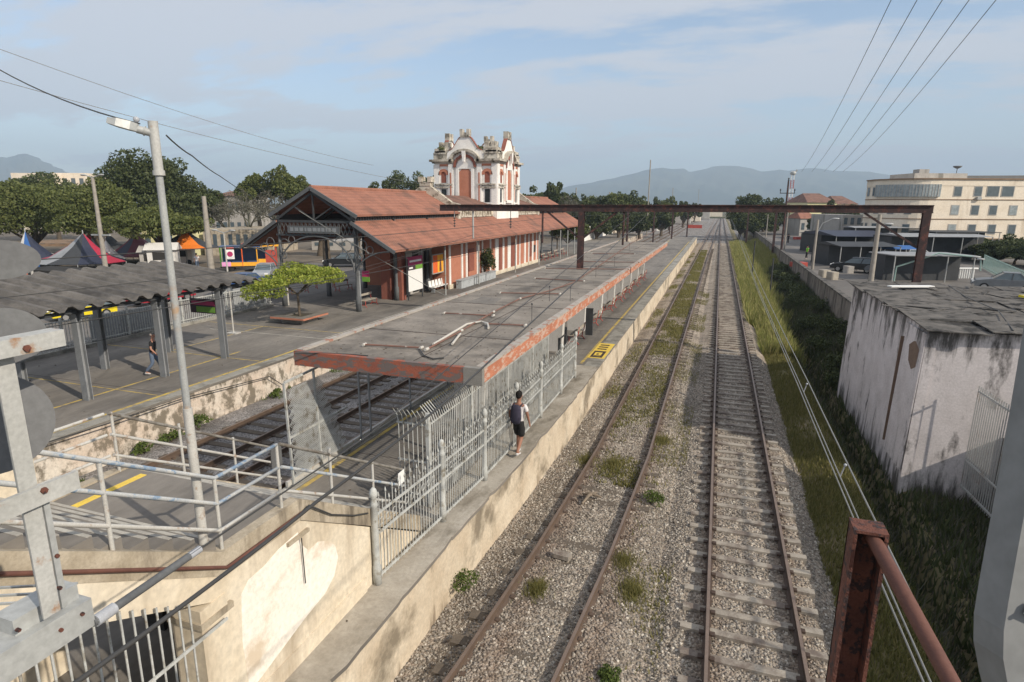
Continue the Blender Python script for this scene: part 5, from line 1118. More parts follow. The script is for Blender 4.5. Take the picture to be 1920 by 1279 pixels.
# overhead wires
def wire(label, pts, r, mt='cable', sag=0, name='overhead_wire', group=None, seg=10):
    P = []
    for p, q in zip(pts, pts[1:]):
        p, q = Vector(p), Vector(q)
        for k in range(seg): s = k/seg; v = p.lerp(q, s); v.z -= sag*4*s*(1-s); P.append(v)
    P.append(Vector(pts[-1])); m = MB(); m.tube(P, r, 5); return m.build(name, mt, label=label, cat='wire', group=group)
for i, (x0, x1) in enumerate([(1690, 1503), (1742, 1522), (1792, 1545), (1846, 1562), (1900, 1580)]):
    p = at(x0, -40, d=16); q = at(x1, 322, y=62); wire('power line crossing the upper right sky, %s from the left' % ['first', 'second', 'third', 'fourth', 'fifth'][i], [p, q], .011 if i else .01, 'cable', .5, group='power lines in the upper right sky')
wire('faint power line across the left sky, upper', [at(-40, 78, d=30), at(700, 310, d=70)], .017, 'wire_pale', .6); wire('faint power line across the left sky, lower', [at(-40, 140, d=30), at(830, 352, d=70)], .017, 'wire_pale', .5)
wire('black cable from the left edge of the photo to the lamp head', [at(-60, 95, d=9), at(262, 232, d=7.0)], .009, 'cable', .12)
wire('black cable from the lamp post down towards the iron shed', [at(312, 254, d=7.2), at(360, 292, d=9), at(412, 330, d=13), at(468, 366, d=25), at(522, 400, d=33)], .010, 'cable', .02)
# anchor wires along island
AB = at(174, 1168, x=-3.2)
ai = thing('anchor_wire', 'thick anchor cable with two pale insulators running over the stair landing', 'cable', (AB.x, AB.y, AB.z))
E_ = Vector((-4.6, 32, 7.0)); e1 = at(385, 1032, x=-3.2)
e1 = Vector((-3.25, e1.y, e1.z))
m = MB(); m.tube([AB, e1], .026, 8); m.build('sleeve', 'iron_grey', ai)
m = MB(); m.tube([AB.lerp(e1, .02), AB.lerp(e1, .17)], .036, 10); m.build('insulator', 'insulator', ai); m = MB(); m.tube([AB.lerp(e1, .88), AB.lerp(e1, 1.0)], .026, 10); m.build('insulator', 'insulator', ai)
m = MB(); f0 = at(688, 818, x=-3.3); m.tube([e1, f0, Vector((-4.4, 31.9, 7.2))], .0075, 5); m.build('wire', 'cable', ai)
p0 = at(100, 1310, z=6.2); p1 = at(595, 940, z=6.2); p2 = at(845, 745, z=6.2); wire('long black cable hanging in front of the stair wall', [p0, p1, p2, (-3.6, 31.9, 7.2)], .0095, 'cable', .015)
for i, (xa, za, xb, l) in enumerate([(-8.6, 6.1, -9.15, 'contact wire over the trough side of the canopy'), (-8.6, 7.0, -9.15, 'carrier wire over the trough side of the canopy'), (-13.1, 6.0, -13.25, 'wire over the track beside the station platform')]):
    wire(l, [(xa, 2, za), (xb, 32, za-.2 if za < 6.5 else za), (xb, 120, za)], .008, 'cable', .15)
for i, (a_, b_, l) in enumerate([((70, 800), (640, 700), 'thin cable crossing the white trough wall'), ((0, 690), (620, 470), 'thin black wire crossing behind the shelter posts'), ((560, 430), (700, 330), 'thin brace wire before the iron shed')][:1]):
    wire(l, [at(60, 838, x=-17.2), at(200, 795, x=-17.2), at(350, 745, x=-17.3), at(505, 706, x=-17.35), at(530, 722, x=-17.35)], .02, 'cable', 0)
wire('long wire sloping down across the iron shed', [at(560, 395, y=30), at(845, 560, y=34)], .018, 'wire_pale', .1)
wire('long wire rising from the shelter to the gantry', [at(20, 668, y=14), at(500, 560, y=22), at(840, 452, y=32)], .009, 'cable', .2)
wire('second wire rising from the shelter to the gantry', [at(20, 590, y=12), at(520, 540, y=22), at(888, 440, y=32)], .009, 'cable', .15)
cr = [((1622, 1010), (1523, 760), (1425, 545), (1395, 462)), ((1612, 995), (1513, 745), (1418, 540), (1392, 462)), ((1650, 1005), (1540, 770), (1440, 560), (1398, 462))]
for i, l in enumerate(['catenary wire above the grass bank, right of the pair', 'catenary wire above the grass bank, left of the pair', 'single carrier wire right of the catenary pair']):
    xz = [(.865, 6.0), (.84, 6.0), (.95, 6.0)][i]
    wire(l, [(xz[0], 1.6, 6.0), (xz[0]+.01, 6.3, 5.99), (xz[0]+.03, 14, 5.97), (xz[0]+.2, 32, 5.92), (xz[0]+.6, 90, 5.9)], .0045 if i < 2 else .0055, 'wire_pale', .01)
m = MB()
for px, py in ((1585, 872), (1513, 720)):
    a = at(px, py, z=5.99); m.tube([(a.x, a.y, 5.99), (a.x-.02, a.y+.01, 5.9)], .005, 5); m.ball((a.x, a.y, 5.99), .011, n=6, m=5)
m.build('wire_clamps', 'insulator', label='metal dropper clamps hanging between the catenary wires', cat='clamp')
for px, py, l in ((1443, 502, 'short dark post in the bright tall grass'), (1409, 470, 'farther slim post in the bright tall grass')):
    b = at(px, py+55, z=-.4); m = MB(); m.tube([(b.x, b.y, -.6), (b.x, b.y, at(px, py-18, y=b.y).z)], .07, 6); m.build('post', 'iron_dark', label=l, cat='post')

# ================================================================= FOREGROUND (the footbridge the photo is taken from)
fx = -3.2
fb = thing('footbridge', 'grey steel side frame of the footbridge at the lower left with mesh floor', 'footbridge', (fx, 1.85, 5.4))
def F3(px, py): return at(px, py, x=fx)
m = MB(); t1 = F3(20, 655); b1 = F3(92, 1150); yy = b1.y
m.box(fx-.03, fx+.02, yy-.02, yy+.02, b1.z, t1.z); m.box(fx+.02, fx+.03, yy-.045, yy+.04, b1.z, t1.z); m.build('upright', 'galv_rust', fb)
m = MB(); m.box(fx+.015, fx+.03, yy+.05, yy+.08, b1.z+.0, b1.z+.62); m.build('splice_plate', 'galv', fb)
a = F3(96, 630); m = MB(); m.box(fx+.0, fx+.10, -.5, a.y, a.z-.042, a.z+.042); m.build('top_rail', 'galv_rust', fb)
a = F3(130, 895); m = MB(); m.box(fx+.05, fx+.075, -.5, a.y, a.z-.05, a.z+.05); m.build('middle_rail', 'galv_rust', fb)
a = F3(168, 1120); b = F3(174, 1172); m = MB(); zt, zb2 = a.z, b.z
m.box(fx+.0, fx+.012, -.5, a.y, zb2-.0, zt); m.box(fx-.22, fx+.0, -.5, a.y, zt-.012, zt); m.box(fx-.22, fx+.0, -.5, a.y, zb2, zb2+.012); m.build('edge_beam', 'galv', fb)
m = MB(); m.box(fx-.2, fx-.05, yy-.14, yy+.19, zt, zt+.09); m.build('base_plate', 'galv', fb)
m = MB()
for px, py, ox in ((22, 650, .10), (62, 915, .075), (98, 1040, .03), (103, 1100, .03), (30, 1180, .012), (150, 1150, .012), (110, 1180, .012)):
    q = F3(px, py); m = MB(); m.tube([(fx+ox-.005, q.y, q.z), (fx+ox+.014, q.y, q.z)], .017 if ox > .05 else .011, 6); m.build('bolt', 'rust', fb)
m = MB(); zf = zt-.02
for i in range(26):
    y = -.5+i*.085; m.bar((fx-1.3, y, zf), (fx-.22, y+.5, zf), .012, .012); m.bar((fx-1.3, y+.5, zf), (fx-.22, y, zf), .012, .012)
m.build('mesh_floor', 'galv', fb)
m = MB(); m.box(-9.5, 4.5, -2.6, -.9, 5.85, 6.05); m.box(4.5, 12, -2.6, -.9, 5.85, 6.05); m.build('deck', 'platform', fb)
m = MB(); m.prism([tuple(F3(0, 962)+Vector((-.25, 0, 0))), tuple(F3(45, 985)+Vector((-.25, 0, 0))), tuple(F3(40, 1050)+Vector((-.25, 0, 0))), tuple(F3(-20, 1065)+Vector((-.25, 0, 0)))], (.02, 0, 0)); m.build('gusset_plate', 'grey_plate', fb)
for i, (cx_, cy_, r_, l) in enumerate([(-6, 487, 66, 'uppermost grey round plate at the left edge of the photo'), (2, 632, 70, 'middle grey round plate behind the footbridge upright'), (-22, 796, 101, 'largest grey round plate behind the footbridge upright')]):
    c = at(cx_, cy_, x=fx-.35); e = at(cx_+r_, cy_, x=fx-.35); R_ = abs(at(cx_, cy_-r_*.56, x=fx-.35).z-c.z)
    t = thing('round_plate', l, 'metal plate', tuple(c), 'round grey plates on the footbridge'); n_ = (CAM-c).normalized(); u_ = n_.cross(Vector((0, 0, 1))).normalized(); v_ = u_.cross(n_)
    Rr = r_/FPX*(c-CAM).dot(FW); hh = {0: .56, 1: .78, 2: .95}[i]
    m = MB(); m.prism([tuple(c+u_*Rr*cos(2*pi*k/36)+v_*Rr*hh*sin(2*pi*k/36)) for k in range(36)], tuple(-n_*.04)); m.build('plate', 'grey_plate', t)
    m = MB(); m.bar(tuple(c-n_*.05), (fx-.3, yy-.3, c.z), .04, .04); m.build('bracket', 'galv', t)
# rusty post with pipe handrail in the lower right
D = 2.0; rp_ = thing('rusty_rail_post', 'rusty steel channel post with a sloping pipe handrail at the lower right', 'railing', tuple(at(1620, 1150, d=D)))
ptop = at(1634, 1004, d=D); w = .052
def chan(x, y, z0, z1, w, d, th):
    mm = MB(); mm.box(x-w, x+w, y+d-th, y+d, z0, z1); mm.box(x-w, x-w+th, y, y+d, z0, z1); mm.box(x+w-th, x+w, y, y+d, z0, z1); return mm
m = chan(ptop.x, ptop.y, 5.6, ptop.z, w, .09, .012); m.box(ptop.x-w, ptop.x+w, ptop.y-.0, ptop.y+.09, ptop.z, ptop.z+.01); m.build('post', 'rust', rp_)
h0 = Vector((ptop.x+.012, ptop.y+.03, ptop.z-.02)); h1 = at(1800, 1310, d=1.62)
m = MB(); m.tube([h0, h1], .0235, 12); m.build('handrail', 'rust_pipe', rp_)
# grey column at the right edge
m = MB(); D = 1.15
poly = [at(px, py, d=D) for px, py in [(1990, 300), (1928, 560), (1905, 700), (1878, 860), (1850, 1010), (1834, 1100), (1826, 1150), (1825, 1200), (1836, 1260), (1855, 1330), (2100, 1400), (2200, 300)]]
gc = thing('bridge_column', 'large pale grey steel column with a rounded foot at the right edge', 'column', tuple(poly[5]))
m.prism([tuple(p) for p in poly], tuple(-FW*.07)); m.build('shaft', 'column_grey', gc)
m = MB(); a = at(1868, 1112, d=D-.01); b = at(1990, 1168, d=D-.01); a -= FW*.07; b -= FW*.07; m.bar(a, b, .022, .01, up=tuple(FW)); m.build('flat_bar', 'galv', gc)
m = MB(); a = at(1882, 1118, d=D-.02)-FW*.07; m.tube([a, a-FW*.008], .004, 6); m.build('bolt', 'galv', gc)

# ================================================================= SHED on the right + old wall
SXa, SYa, SYb, SZ = 6.0, 20.0, 30.6, 4.25
sd = thing('white_shed', 'tall white shed with black mould streaks and a broken fibre cement roof', 'shed', (9, 25, -1.0))
m = MB(); m.prism([(SXa-.15, SYa, -1.9), (13.5, SYa, -1.9), (13.5, SYa, SZ-.03), (SXa, SYa, SZ-.03)], (0, SYb-SYa, 0)); m.build('wall', 'shack_wall', sd)
m = MB(); m.prism([(SXa-.17, SYa-.03, -1.9), (SXa-.02, SYa-.03, SZ-.1), (SXa+.25, SYa-.03, SZ-.1), (SXa+.1, SYa-.03, -1.9)], (0, .03, 0)); m.prism([(SXa-.16, SYa-.03, -.2), (SXa-.03, SYa-.03, SZ-.15), (SXa-.03, SYa+1.9, SZ-.15), (SXa-.16, SYa+1.9, -.2)], (-.03, 0, 0)); m.build('corner_render', 'shack_wall', sd)
m = MB(); m.bar((SXa-.14, SYa+2.1, 0), (SXa-.06, SYa+2.1, 3.6), .05, .12); m.prism([(SXa-.07, SYa+.35, 3.0), (SXa-.05, SYa+.3, 3.55), (SXa-.04, SYa+.8, 3.75), (SXa-.05, SYa+1.3, 3.5), (SXa-.07, SYa+1.1, 3.05), (SXa-.075, SYa+.7, 2.85)], (-.03, 0, 0)); m.build('bare_brick', 'plaster_brick', sd)
m = MB(); rgq = random.Random(4); y = SYa-.25; k = 0
while y < SYb:
    L_ = rgq.uniform(1.4, 1.9); x = SXa-.12
    while x < 13.6:
        w_ = rgq.uniform(1.5, 2.3); dz = rgq.uniform(-.02, .05)+.02*(k % 2)+(x-SXa)*.0; tl = rgq.uniform(-.04, .04)
        m.prism([(x, y, SZ+dz), (x+w_-.02, y+rgq.uniform(-.05, .05), SZ+dz+tl), (x+w_-.03, y+L_+.12, SZ+dz+tl+.06), (x+.02, y+L_+.1, SZ+dz+.05)], (0, 0, -.028)); x += w_; k += 1
    y += L_
m.build('roof_sheets', 'asbestos', sd)
for i in range(46):
    m = MB(); x = rgq.uniform(SXa+.2, 13); y = rgq.uniform(SYa+1, SYb); a_ = rgq.uniform(-.5, .5) if rgq.random() < .7 else rgq.uniform(0, 3); L_ = rgq.uniform(.3, 1.5); z = SZ+.09
    m.bar((x, y, z), (x+L_*cos(a_), y+L_*sin(a_), z+rgq.uniform(-.02, .12)), rgq.uniform(.05, .22), .015); m.build('loose_sheet', 'asbestos', sd)
lump('pale plank lying on the far edge of the shed roof', (7.9, 29.4, SZ+.14), .35, 1.9, .05, radians(-68), 'sign_white', 'plank', 'plank')
lump('small yellow rag lying on the shed roof', (11.2, 27.6, SZ+.13), .35, .25, .08, .4, 'car_yellow', 'rag', 'rag')
wire('thin black cable lying across the shed roof', [(8.0, 20.0, SZ+.1), (8.9, 23.5, SZ+.14), (9.1, 27.0, SZ+.12), (9.6, 30.5, SZ+.14)], .016, 'cable', 0)
bf = thing('bar_fence', 'tall white bar fence in front of the shed beside the grey column', 'fence', (9.0, 16.5, 0))
m = MB()
for i in range(46):
    s = i/45; x = 8.05-.35*s*0+.9*0+.01*i*0+8.15*0; X_ = 7.35+.25*s; Y_ = 19.7-5.4*s; m.bar((X_, Y_, -.4), (X_, Y_, 2.75), .022, .022)
m.build('bars', 'galv', bf)
m = MB()
for z in (-.3, .5, 2.6): m.bar((7.35, 19.7, z), (7.6, 14.3, z), .04, .05)
m.build('rail', 'galv', bf)
ow = thing('boundary_wall', 'long old stained concrete wall between railway ditch and street', 'wall', (8, 60, 0))
m = MB(); m.prism([(7.95, 30.6, -1.5), (8.25, 30.6, -1.5), (8.2, 30.6, 1.95), (8.0, 30.6, 1.95)], (-.2, 160, .0)); m.build('wall', 'wall_old', ow)
m = MB(); m.prism([(7.92, 30.6, 1.95), (8.27, 30.6, 1.95), (8.27, 30.6, 2.06), (7.92, 30.6, 2.06)], (-.2, 160, 0)); m.build('coping', 'asbestos', ow)
pass
# stair block of the footbridge on the far right side (outside the frame, it shades the grass)
rs = thing('footbridge_stairs', 'concrete stairs on the street side of the footbridge', 'staircase', (9.2, 9, 0))
m = MB(); m.prism([(9.0, -1, -.8), (9.0, -1, 6.1), (9.0, 2, 6.1), (9.0, 6, 4.2), (9.0, 8.3, 4.2), (9.0, 8.3, -.8)], (1.6, 0, 0)); m.build('flight', 'cream_wall', rs); m = MB(); m.box(9.0, 10.6, 8.7, 17.2, -.8, 4.2); m.build('landing_block', 'cream_wall', rs)
m = MB()
for X in (9.05, 10.5):
    for h in (.5, .95): m.tube([(X, -1, 6.1+h), (X, 2, 6.1+h), (X, 6, 4.2+h), (X, 17.2, 4.2+h)], .03, 6)
    for k in range(11): y = 2+k*1.5; z = max(4.2, 6.1-(y-2)*.475); m.tube([(X, y, z), (X, y, z+.95)], .03, 6)
m.build('handrail', 'pipe_white', rs)

# ================================================================= PEOPLE
def skin_obj(name, nodes, edges, matn, parent, sub=2, root=0):
    """nodes: {key: ((x,y,z), rx, ry)}; grows one continuous skin over the joints and bakes it"""
    keys = list(nodes); me = bpy.data.meshes.new(name); me.from_pydata([nodes[k][0] for k in keys], [(keys.index(a), keys.index(b)) for a, b in edges], [])
    o = bpy.data.objects.new(name, me); COL.objects.link(o)
    md = o.modifiers.new('s', 'SKIN'); md.use_smooth_shade = True; md.branch_smoothing = .6
    sv = me.skin_vertices[0].data if me.skin_vertices else None
    if sv is None:
        bpy.context.view_layer.objects.active = o; o.select_set(True); bpy.ops.mesh.customdata_skin_add(); sv = me.skin_vertices[0].data
    for i, k in enumerate(keys): sv[i].radius = nodes[k][1:3]; sv[i].use_root = (i == root)
    ss = o.modifiers.new('u', 'SUBSURF'); ss.levels = sub; ss.render_levels = sub
    dg = bpy.context.evaluated_depsgraph_get(); dg.update(); b = bpy.data.meshes.new_from_object(o.evaluated_get(dg)); b.name = name
    bpy.data.objects.remove(o); b.materials.clear(); b.materials.append(M[matn]); b.polygons.foreach_set('use_smooth', [True]*len(b.polygons))
    ob = bpy.data.objects.new(name, b); COL.objects.link(ob); ob.parent = parent; return ob
def person(label, loc, rz, legs, arms, tops, skinm='skin', hair='hair_black', hairfull=True, lean=0.0, sleeves='short', bottoms=('cloth_black', 'short'), shoe='sole', s=1.0, group=None, turn=0.0):
    """legs = {side: (knee, ankle)}, arms = {side: (elbow, wrist)}; local +Y is forward"""
    t = thing('person', label, 'person', loc, group, rz); t.scale = (s,)*3
    ly = lean
    N_ = dict(pelvis=((0, 0, .95), .135, .10), waist=((0, ly*.4, 1.10), .12, .09), chest=((0, ly, 1.30), .145, .105), neckb=((0, ly*1.2, 1.44), .07, .065), neck=((0, ly*1.35+.01, 1.50), .05, .052), head0=((0, ly*1.5+.02, 1.58), .072, .085), head1=((0, ly*1.5+.02, 1.67), .074, .09))
    Ed = [('pelvis', 'waist'), ('waist', 'chest'), ('chest', 'neckb'), ('neckb', 'neck'), ('neck', 'head0'), ('head0', 'head1')]
    nose = .105
    for sd, sx_ in (('L', -1), ('R', 1)):
        kn, an = legs[sd]; el, wr = arms[sd]
        N_['hip'+sd] = ((sx_*.09, 0, .88), .085, .085); N_['kn'+sd] = (kn, .055, .06); N_['cf'+sd] = (tuple(Vector(kn).lerp(Vector(an), .35)), .052, .056); N_['an'+sd] = (an, .034, .038); a = Vector(an); N_['toe'+sd] = ((a.x+sx_*.02, a.y+.16, max(.03, a.z-.06)), .038, .025)
        Ed += [('pelvis', 'hip'+sd), ('hip'+sd, 'kn'+sd), ('kn'+sd, 'cf'+sd), ('cf'+sd, 'an'+sd), ('an'+sd, 'toe'+sd)]
        N_['sh'+sd] = ((sx_*.175, ly*1.0, 1.39), .055, .055); N_['el'+sd] = (el, .04, .042); N_['wr'+sd] = (wr, .026, .03)
        w = Vector(wr); d = (w-Vector(el)).normalized(); pm = w+d*.07; N_['pm'+sd] = (tuple(pm), .018, .035)
        Ed += [('chest', 'sh'+sd), ('sh'+sd, 'el'+sd), ('el'+sd, 'wr'+sd), ('wr'+sd, 'pm'+sd)]
        fwd = Vector((0, 1, 0))
        for f in range(4):
            b0_ = pm+fwd*(.026-.017*f)+d*.015; ln = (.034, .04, .037, .028)[f]; b1_ = b0_+d*ln; b2_ = b1_+d*ln*.7+Vector((-sx_*.014, .0, 0))
            for q, (nn, pp, rr) in enumerate((('a', b0_, .009), ('b', b1_, .0085), ('c', b2_, .007))): N_['f%s%d%s' % (sd, f, nn)] = (tuple(pp), rr, rr)
            Ed += [('pm'+sd, 'f%s%da' % (sd, f)), ('f%s%da' % (sd, f), 'f%s%db' % (sd, f)), ('f%s%db' % (sd, f), 'f%s%dc' % (sd, f))]
        th = w+d*.03+fwd*.035; N_['ta'+sd] = (tuple(th), .010, .010); N_['tb'+sd] = (tuple(th+d*.035+fwd*.01), .008, .008); Ed += [('wr'+sd, 'ta'+sd), ('ta'+sd, 'tb'+sd)]
    body = skin_obj('body', N_, Ed, skinm, t)
    hy = ly*1.5+.02; hz_ = 1.645
    m = MB(); m.ball((0, hy+.098, hz_-.035), .014, .018, .022, 6, 5); m.ball((-.032, hy+.088, hz_-.005), .011, .008, .007, 6, 4); m.ball((.032, hy+.088, hz_-.005), .011, .008, .007, 6, 4)
    m.ball((-.083, hy, hz_-.02), .012, .02, .03, 6, 5); m.ball((.083, hy, hz_-.02), .012, .02, .03, 6, 5); m.ball((0, hy+.088, hz_-.075), .026, .008, .006, 6, 4); m.build('face', skinm, t, local=True)
    m = MB()
    if hairfull: m.ball((0, hy-.012, hz_+.025), .088, .102, .095, 12, 9); m.ball((0, hy-.05, hz_-.02), .075, .06, .07, 10, 7)
    else: m.ball((0, hy-.045, hz_-.0), .084, .07, .06, 12, 8)
    m.build('hair', hair, t, local=True)
    for nm, mt in tops:
        S = dict(a=((0, 0, .80), .165, .13), b=((0, ly*.4, 1.08), .16, .125), c=((0, ly, 1.30), .168, .125), d=((0, ly*1.1, 1.42), .085, .08)); E2 = [('a', 'b'), ('b', 'c'), ('c', 'd')]
        for sd, sx_ in (('L', -1), ('R', 1)):
            S['s'+sd] = ((sx_*.175, ly, 1.39), .07, .07); el = Vector(arms[sd][0]); sh_ = Vector((sx_*.175, ly, 1.39)); S['e'+sd] = (tuple(sh_.lerp(el, .72)), .058, .062); E2 += [('c', 's'+sd), ('s'+sd, 'e'+sd)]
        skin_obj(nm, S, E2, mt, t)
    S = dict(a=((0, 0, 1.1), .142, .108), b=((0, 0, .93), .155, .12)); E2 = [('a', 'b')]
    for sd, sx_ in (('L', -1), ('R', 1)):
        kn, an = map(Vector, legs[sd]); hp = Vector((sx_*.09, 0, .86)); S['h'+sd] = (tuple(hp), .10, .10); E2 += [('b', 'h'+sd)]
        if bottoms[1] == 'short': S['k'+sd] = (tuple(hp.lerp(kn, 1.0)), .095, .098); E2 += [('h'+sd, 'k'+sd)]
        else: S['k'+sd] = (tuple(kn), .068, .072); S['n'+sd] = (tuple(an+Vector((0, 0, .03))), .055, .06); E2 += [('h'+sd, 'k'+sd), ('k'+sd, 'n'+sd)]
    skin_obj('shorts' if bottoms[1] == 'short' else 'trousers', S, E2, bottoms[0], t)
    for sd, sx_ in (('L', -1), ('R', 1)):
        a = Vector(legs[sd][1]); S = dict(a=((a.x, a.y-.05, a.z-.035), .045, .045), b=((a.x, a.y+.04, a.z-.035), .045, .042), c=((a.x+sx_*.02, a.y+.17, max(.035, a.z-.06)), .045, .032)); skin_obj('shoe', S, [('a', 'b'), ('b', 'c')], shoe, t, sub=1)
    return t
pw = at(972, 853, z=PZ)
person('person in white T-shirt and black shorts walking away along the platform ledge', (pw.x, pw.y, PZ), radians(-4),
       dict(L=((-.07, .16, .50), (-.07, .14, .09)), R=((.07, .02, .50), (.06, -.24, .16))), dict(L=((-.24, -.04, 1.14), (-.25, .07, .92)), R=((.25, -.02, 1.14), (.27, .06, .92))),
       [('shirt', 'cloth_white')], s=1.03)
bp_ = thing('backpack', 'dark navy backpack worn by the person in the white T-shirt', 'backpack', (pw.x, pw.y, PZ+1.0), rz=radians(-4))
skin_obj('bag', dict(a=((0, -.21, -.07), .17, .10), b=((0, -.22, .2), .17, .105), c=((0, -.19, .50), .14, .08)), [('a', 'b'), ('b', 'c')], 'cloth_navy', bp_)
m = MB(); 
for sx_ in (-1, 1): m.tube([(sx_*.09, -.12, .42), (sx_*.115, -.02, .475), (sx_*.12, .10, .42), (sx_*.12, .12, .3), (sx_*.13, .0, .12)], .016, 6)
m.build('strap', 'cloth_navy', bp_, local=True)
m = MB(); m.box(-.03, .035, -.296, -.288, .1, .2); m.build('grey_print', 'post_grey', bp_, local=True)
pw = at(291, 703, z=PZ)
person('older person with grey hair in a dark T-shirt and jeans walking between the shelter posts', (pw.x, pw.y, PZ), radians(-62),
       dict(L=((-.09, .18, .50), (-.09, .24, .10)), R=((.09, .0, .50), (.09, -.28, .14))), dict(L=((-.24, -.10, 1.13), (-.22, -.02, .9)), R=((.24, .06, 1.12), (.22, .22, .92))),
       [('shirt', 'cloth_black')], skinm='skin_pale', hair='hair_grey', hairfull=False, bottoms=('denim', 'long'), lean=.05, s=.98)
def far_person(label, px, py, z, top, bot, rz=0, s=1.0):
    p = at(px, py, z=z)
    return person(label, (p.x, p.y, z), rz, dict(L=((-.09, .05, .50), (-.09, .0, .10)), R=((.09, .05, .50), (.1, .08, .10))), dict(L=((-.24, -.02, 1.13), (-.24, .05, .9)), R=((.24, .02, 1.13), (.24, .1, .92))), [('shirt', top)], bottoms=(bot, 'long'), s=s)
far_person('person in a yellow green top standing on the street beyond the old wall', 1512, 486, 1.2, 'lime', 'cloth_black', 2)
far_person('person in a mint top standing beside the dark market stalls', 1608, 482, 1.2, 'steel_green', 'cloth_white', 1)
far_person('person in white sitting area at the plaza kerb', 371, 506, .8, 'cloth_white', 'denim', 1)
far_person('person in black on the street near the far power pole', 1477, 457, 1.2, 'cloth_black', 'cloth_black', 0)

# ================================================================= VEHICLES
def car(label, loc, rz, matn, L_=4.2, Wd=1.72, H=1.45, kind='hatch', group=None, scale=1.0):
    t = thing('parked_car', label, 'car', loc, group, rz); t.scale = (scale,)*3; w = Wd/2; l = L_/2
    prof = [(-l, .32), (-l-.02, .62), (-l+.06, .86), (-l+.25, .93), (l-1.15, .95), (l-.25, .80), (l-.02, .62), (l, .34)]
    m = MB(); 
    def ring(sc, dz): return [(x, sc*w, z+dz) for x, z in prof]
    secs = [(-1, -.0), (-.93, .02), (.93, .02), (1, 0)]
    n = len(prof); vs = []
    for sc, dz in secs: vs += [(x*(.985 if abs(sc) == 1 else 1), sc*w, z if abs(sc) == 1 else z+.012) for x, z in prof]
    fs = [(i*n+j, i*n+(j+1) % n, (i+1)*n+(j+1) % n, (i+1)*n+j) for i in range(3) for j in range(n)]+[tuple(range(n))[::-1], tuple(range(3*n, 4*n))]
    m.add(vs, fs)
    cab = {'hatch': (-l+.12, l-1.2, -l+.42, l-1.95), 'sedan': (-l+.75, l-1.25, -l+1.25, l-2.0), 'van': (-l+.02, l-.55, -l+.08, l-1.05)}[kind]
    m.build('body', matn, t, local=True)
    m = MB(); zb, zt = .93, H; a, b, c, d = cab; m.add([(a, -w*.95, zb), (b, -w*.95, zb), (b, w*.95, zb), (a, w*.95, zb), (c, -w*.78, zt), (d, -w*.78, zt), (d, w*.78, zt), (c, w*.78, zt)], [(0, 1, 5, 4), (1, 2, 6, 5), (2, 3, 7, 6), (3, 0, 4, 7), (0, 3, 2, 1)]); m.build('windows', 'glass', t, local=True)
    m = MB(); m.box(c-.04, d+.06, -w*.79, w*.79, zt-.01, zt+.035)
    for xx in (.0, .5):
        for sg in (-1, 1): x0 = a+(b-a)*.45+xx*0; m.bar((x0, sg*w*.955, zb), (c+(d-c)*.45, sg*w*.785, zt), .06, .04)
    for sg in (-1, 1): m.bar((a, sg*w*.93, zb), (c, sg*w*.775, zt), .07, .07); m.bar((b, sg*w*.93, zb), (d, sg*w*.775, zt), .06, .06)
    m.build('roof', matn, t, local=True)
    for x in (-l+.78, l-.8):
        for sg in (-1, 1):
            q = MB(); q.tube([(x, sg*(w-.2), .31), (x, sg*(w+.015), .31)], .31, 16); wh = q.build('wheel', 'tyre', t, local=True)
            q = MB(); q.tube([(x, sg*(w+.012), .31), (x, sg*(w+.025), .31)], .19, 12); q.build('rim', 'chrome', wh, local=True)
    for sg in (-1, 1):
        q = MB(); q.box(l-.12, l+.0, sg*w*.62-.17, sg*w*.62+.17, .62, .76); q.build('headlight', 'sign_white', t, local=True)
        q = MB(); q.box(-l-.025, -l+.1, sg*w*.75-.12, sg*w*.75+.12, .68, .84); q.build('tail_light', 'red_paint', t, local=True)
    q = MB(); q.box(l-.03, l+.015, -.25, .25, .42, .54); q.build('number_plate', 'galv', t, local=True)
    return t
def put(px, py, z): a = at(px, py, z=z); return (a.x, a.y, z)
car('black hatchback driving on the road behind the small bright tree', put(643, 500, .806), radians(-150), 'car_black')
car('yellow taxi partly hidden under the corrugated shelter roof', put(156, 596, .806), radians(-110), 'car_yellow', scale=.8)
car('silver grey car on the road behind the end of the shelter roof', put(497, 522, .806), radians(-60), 'car_silver', scale=.9)
car('dark red car seen below the shelter roof between two posts', put(305, 568, .806), radians(-92), 'car_red')
car('blue car behind the stalls at the end of the shelter', put(455, 548, .806), radians(-92), 'car_blue', kind='sedan')
car('black car parked before the tall pole on the right street', put(1617, 497, 1.2), radians(170), 'car_black')
car('dark grey van with a pale roof parked right of the tall street pole', put(1678, 516, 1.2), radians(150), 'car_grey', L_=5.0, Wd=1.9, H=2.2, kind='van')
car('white car shining between tall pole and gantry mast', put(1722, 490, 1.2), radians(20), 'car_white')
car('dark car below the green lamp pole at the right edge', put(1880, 545, 1.2), radians(165), 'car_grey', kind='sedan')
car('small blue car under the trees on the far street', put(1490, 435, 1.2), radians(100), 'car_blue')
for i, (px, py, mt) in enumerate([(1502, 441, 'car_black'), (1515, 446, 'car_silver'), (1528, 452, 'car_black'), (1484, 430, 'car_white')]):
    car('%s car parked in the far row up the right street, %s nearest' % (['black', 'silver', 'black', 'white'][i], ['third', 'second', 'first', 'fourth'][i]), put(px, py, 1.2), radians(95+i*4), mt, group='cars parked up the right street')
car('black car standing just left of the thick concrete pole', put(1600, 510, 1.2), radians(160), 'car_black'); car('red car parked behind the dark grey van', put(1705, 502, 1.2), radians(150), 'car_red')

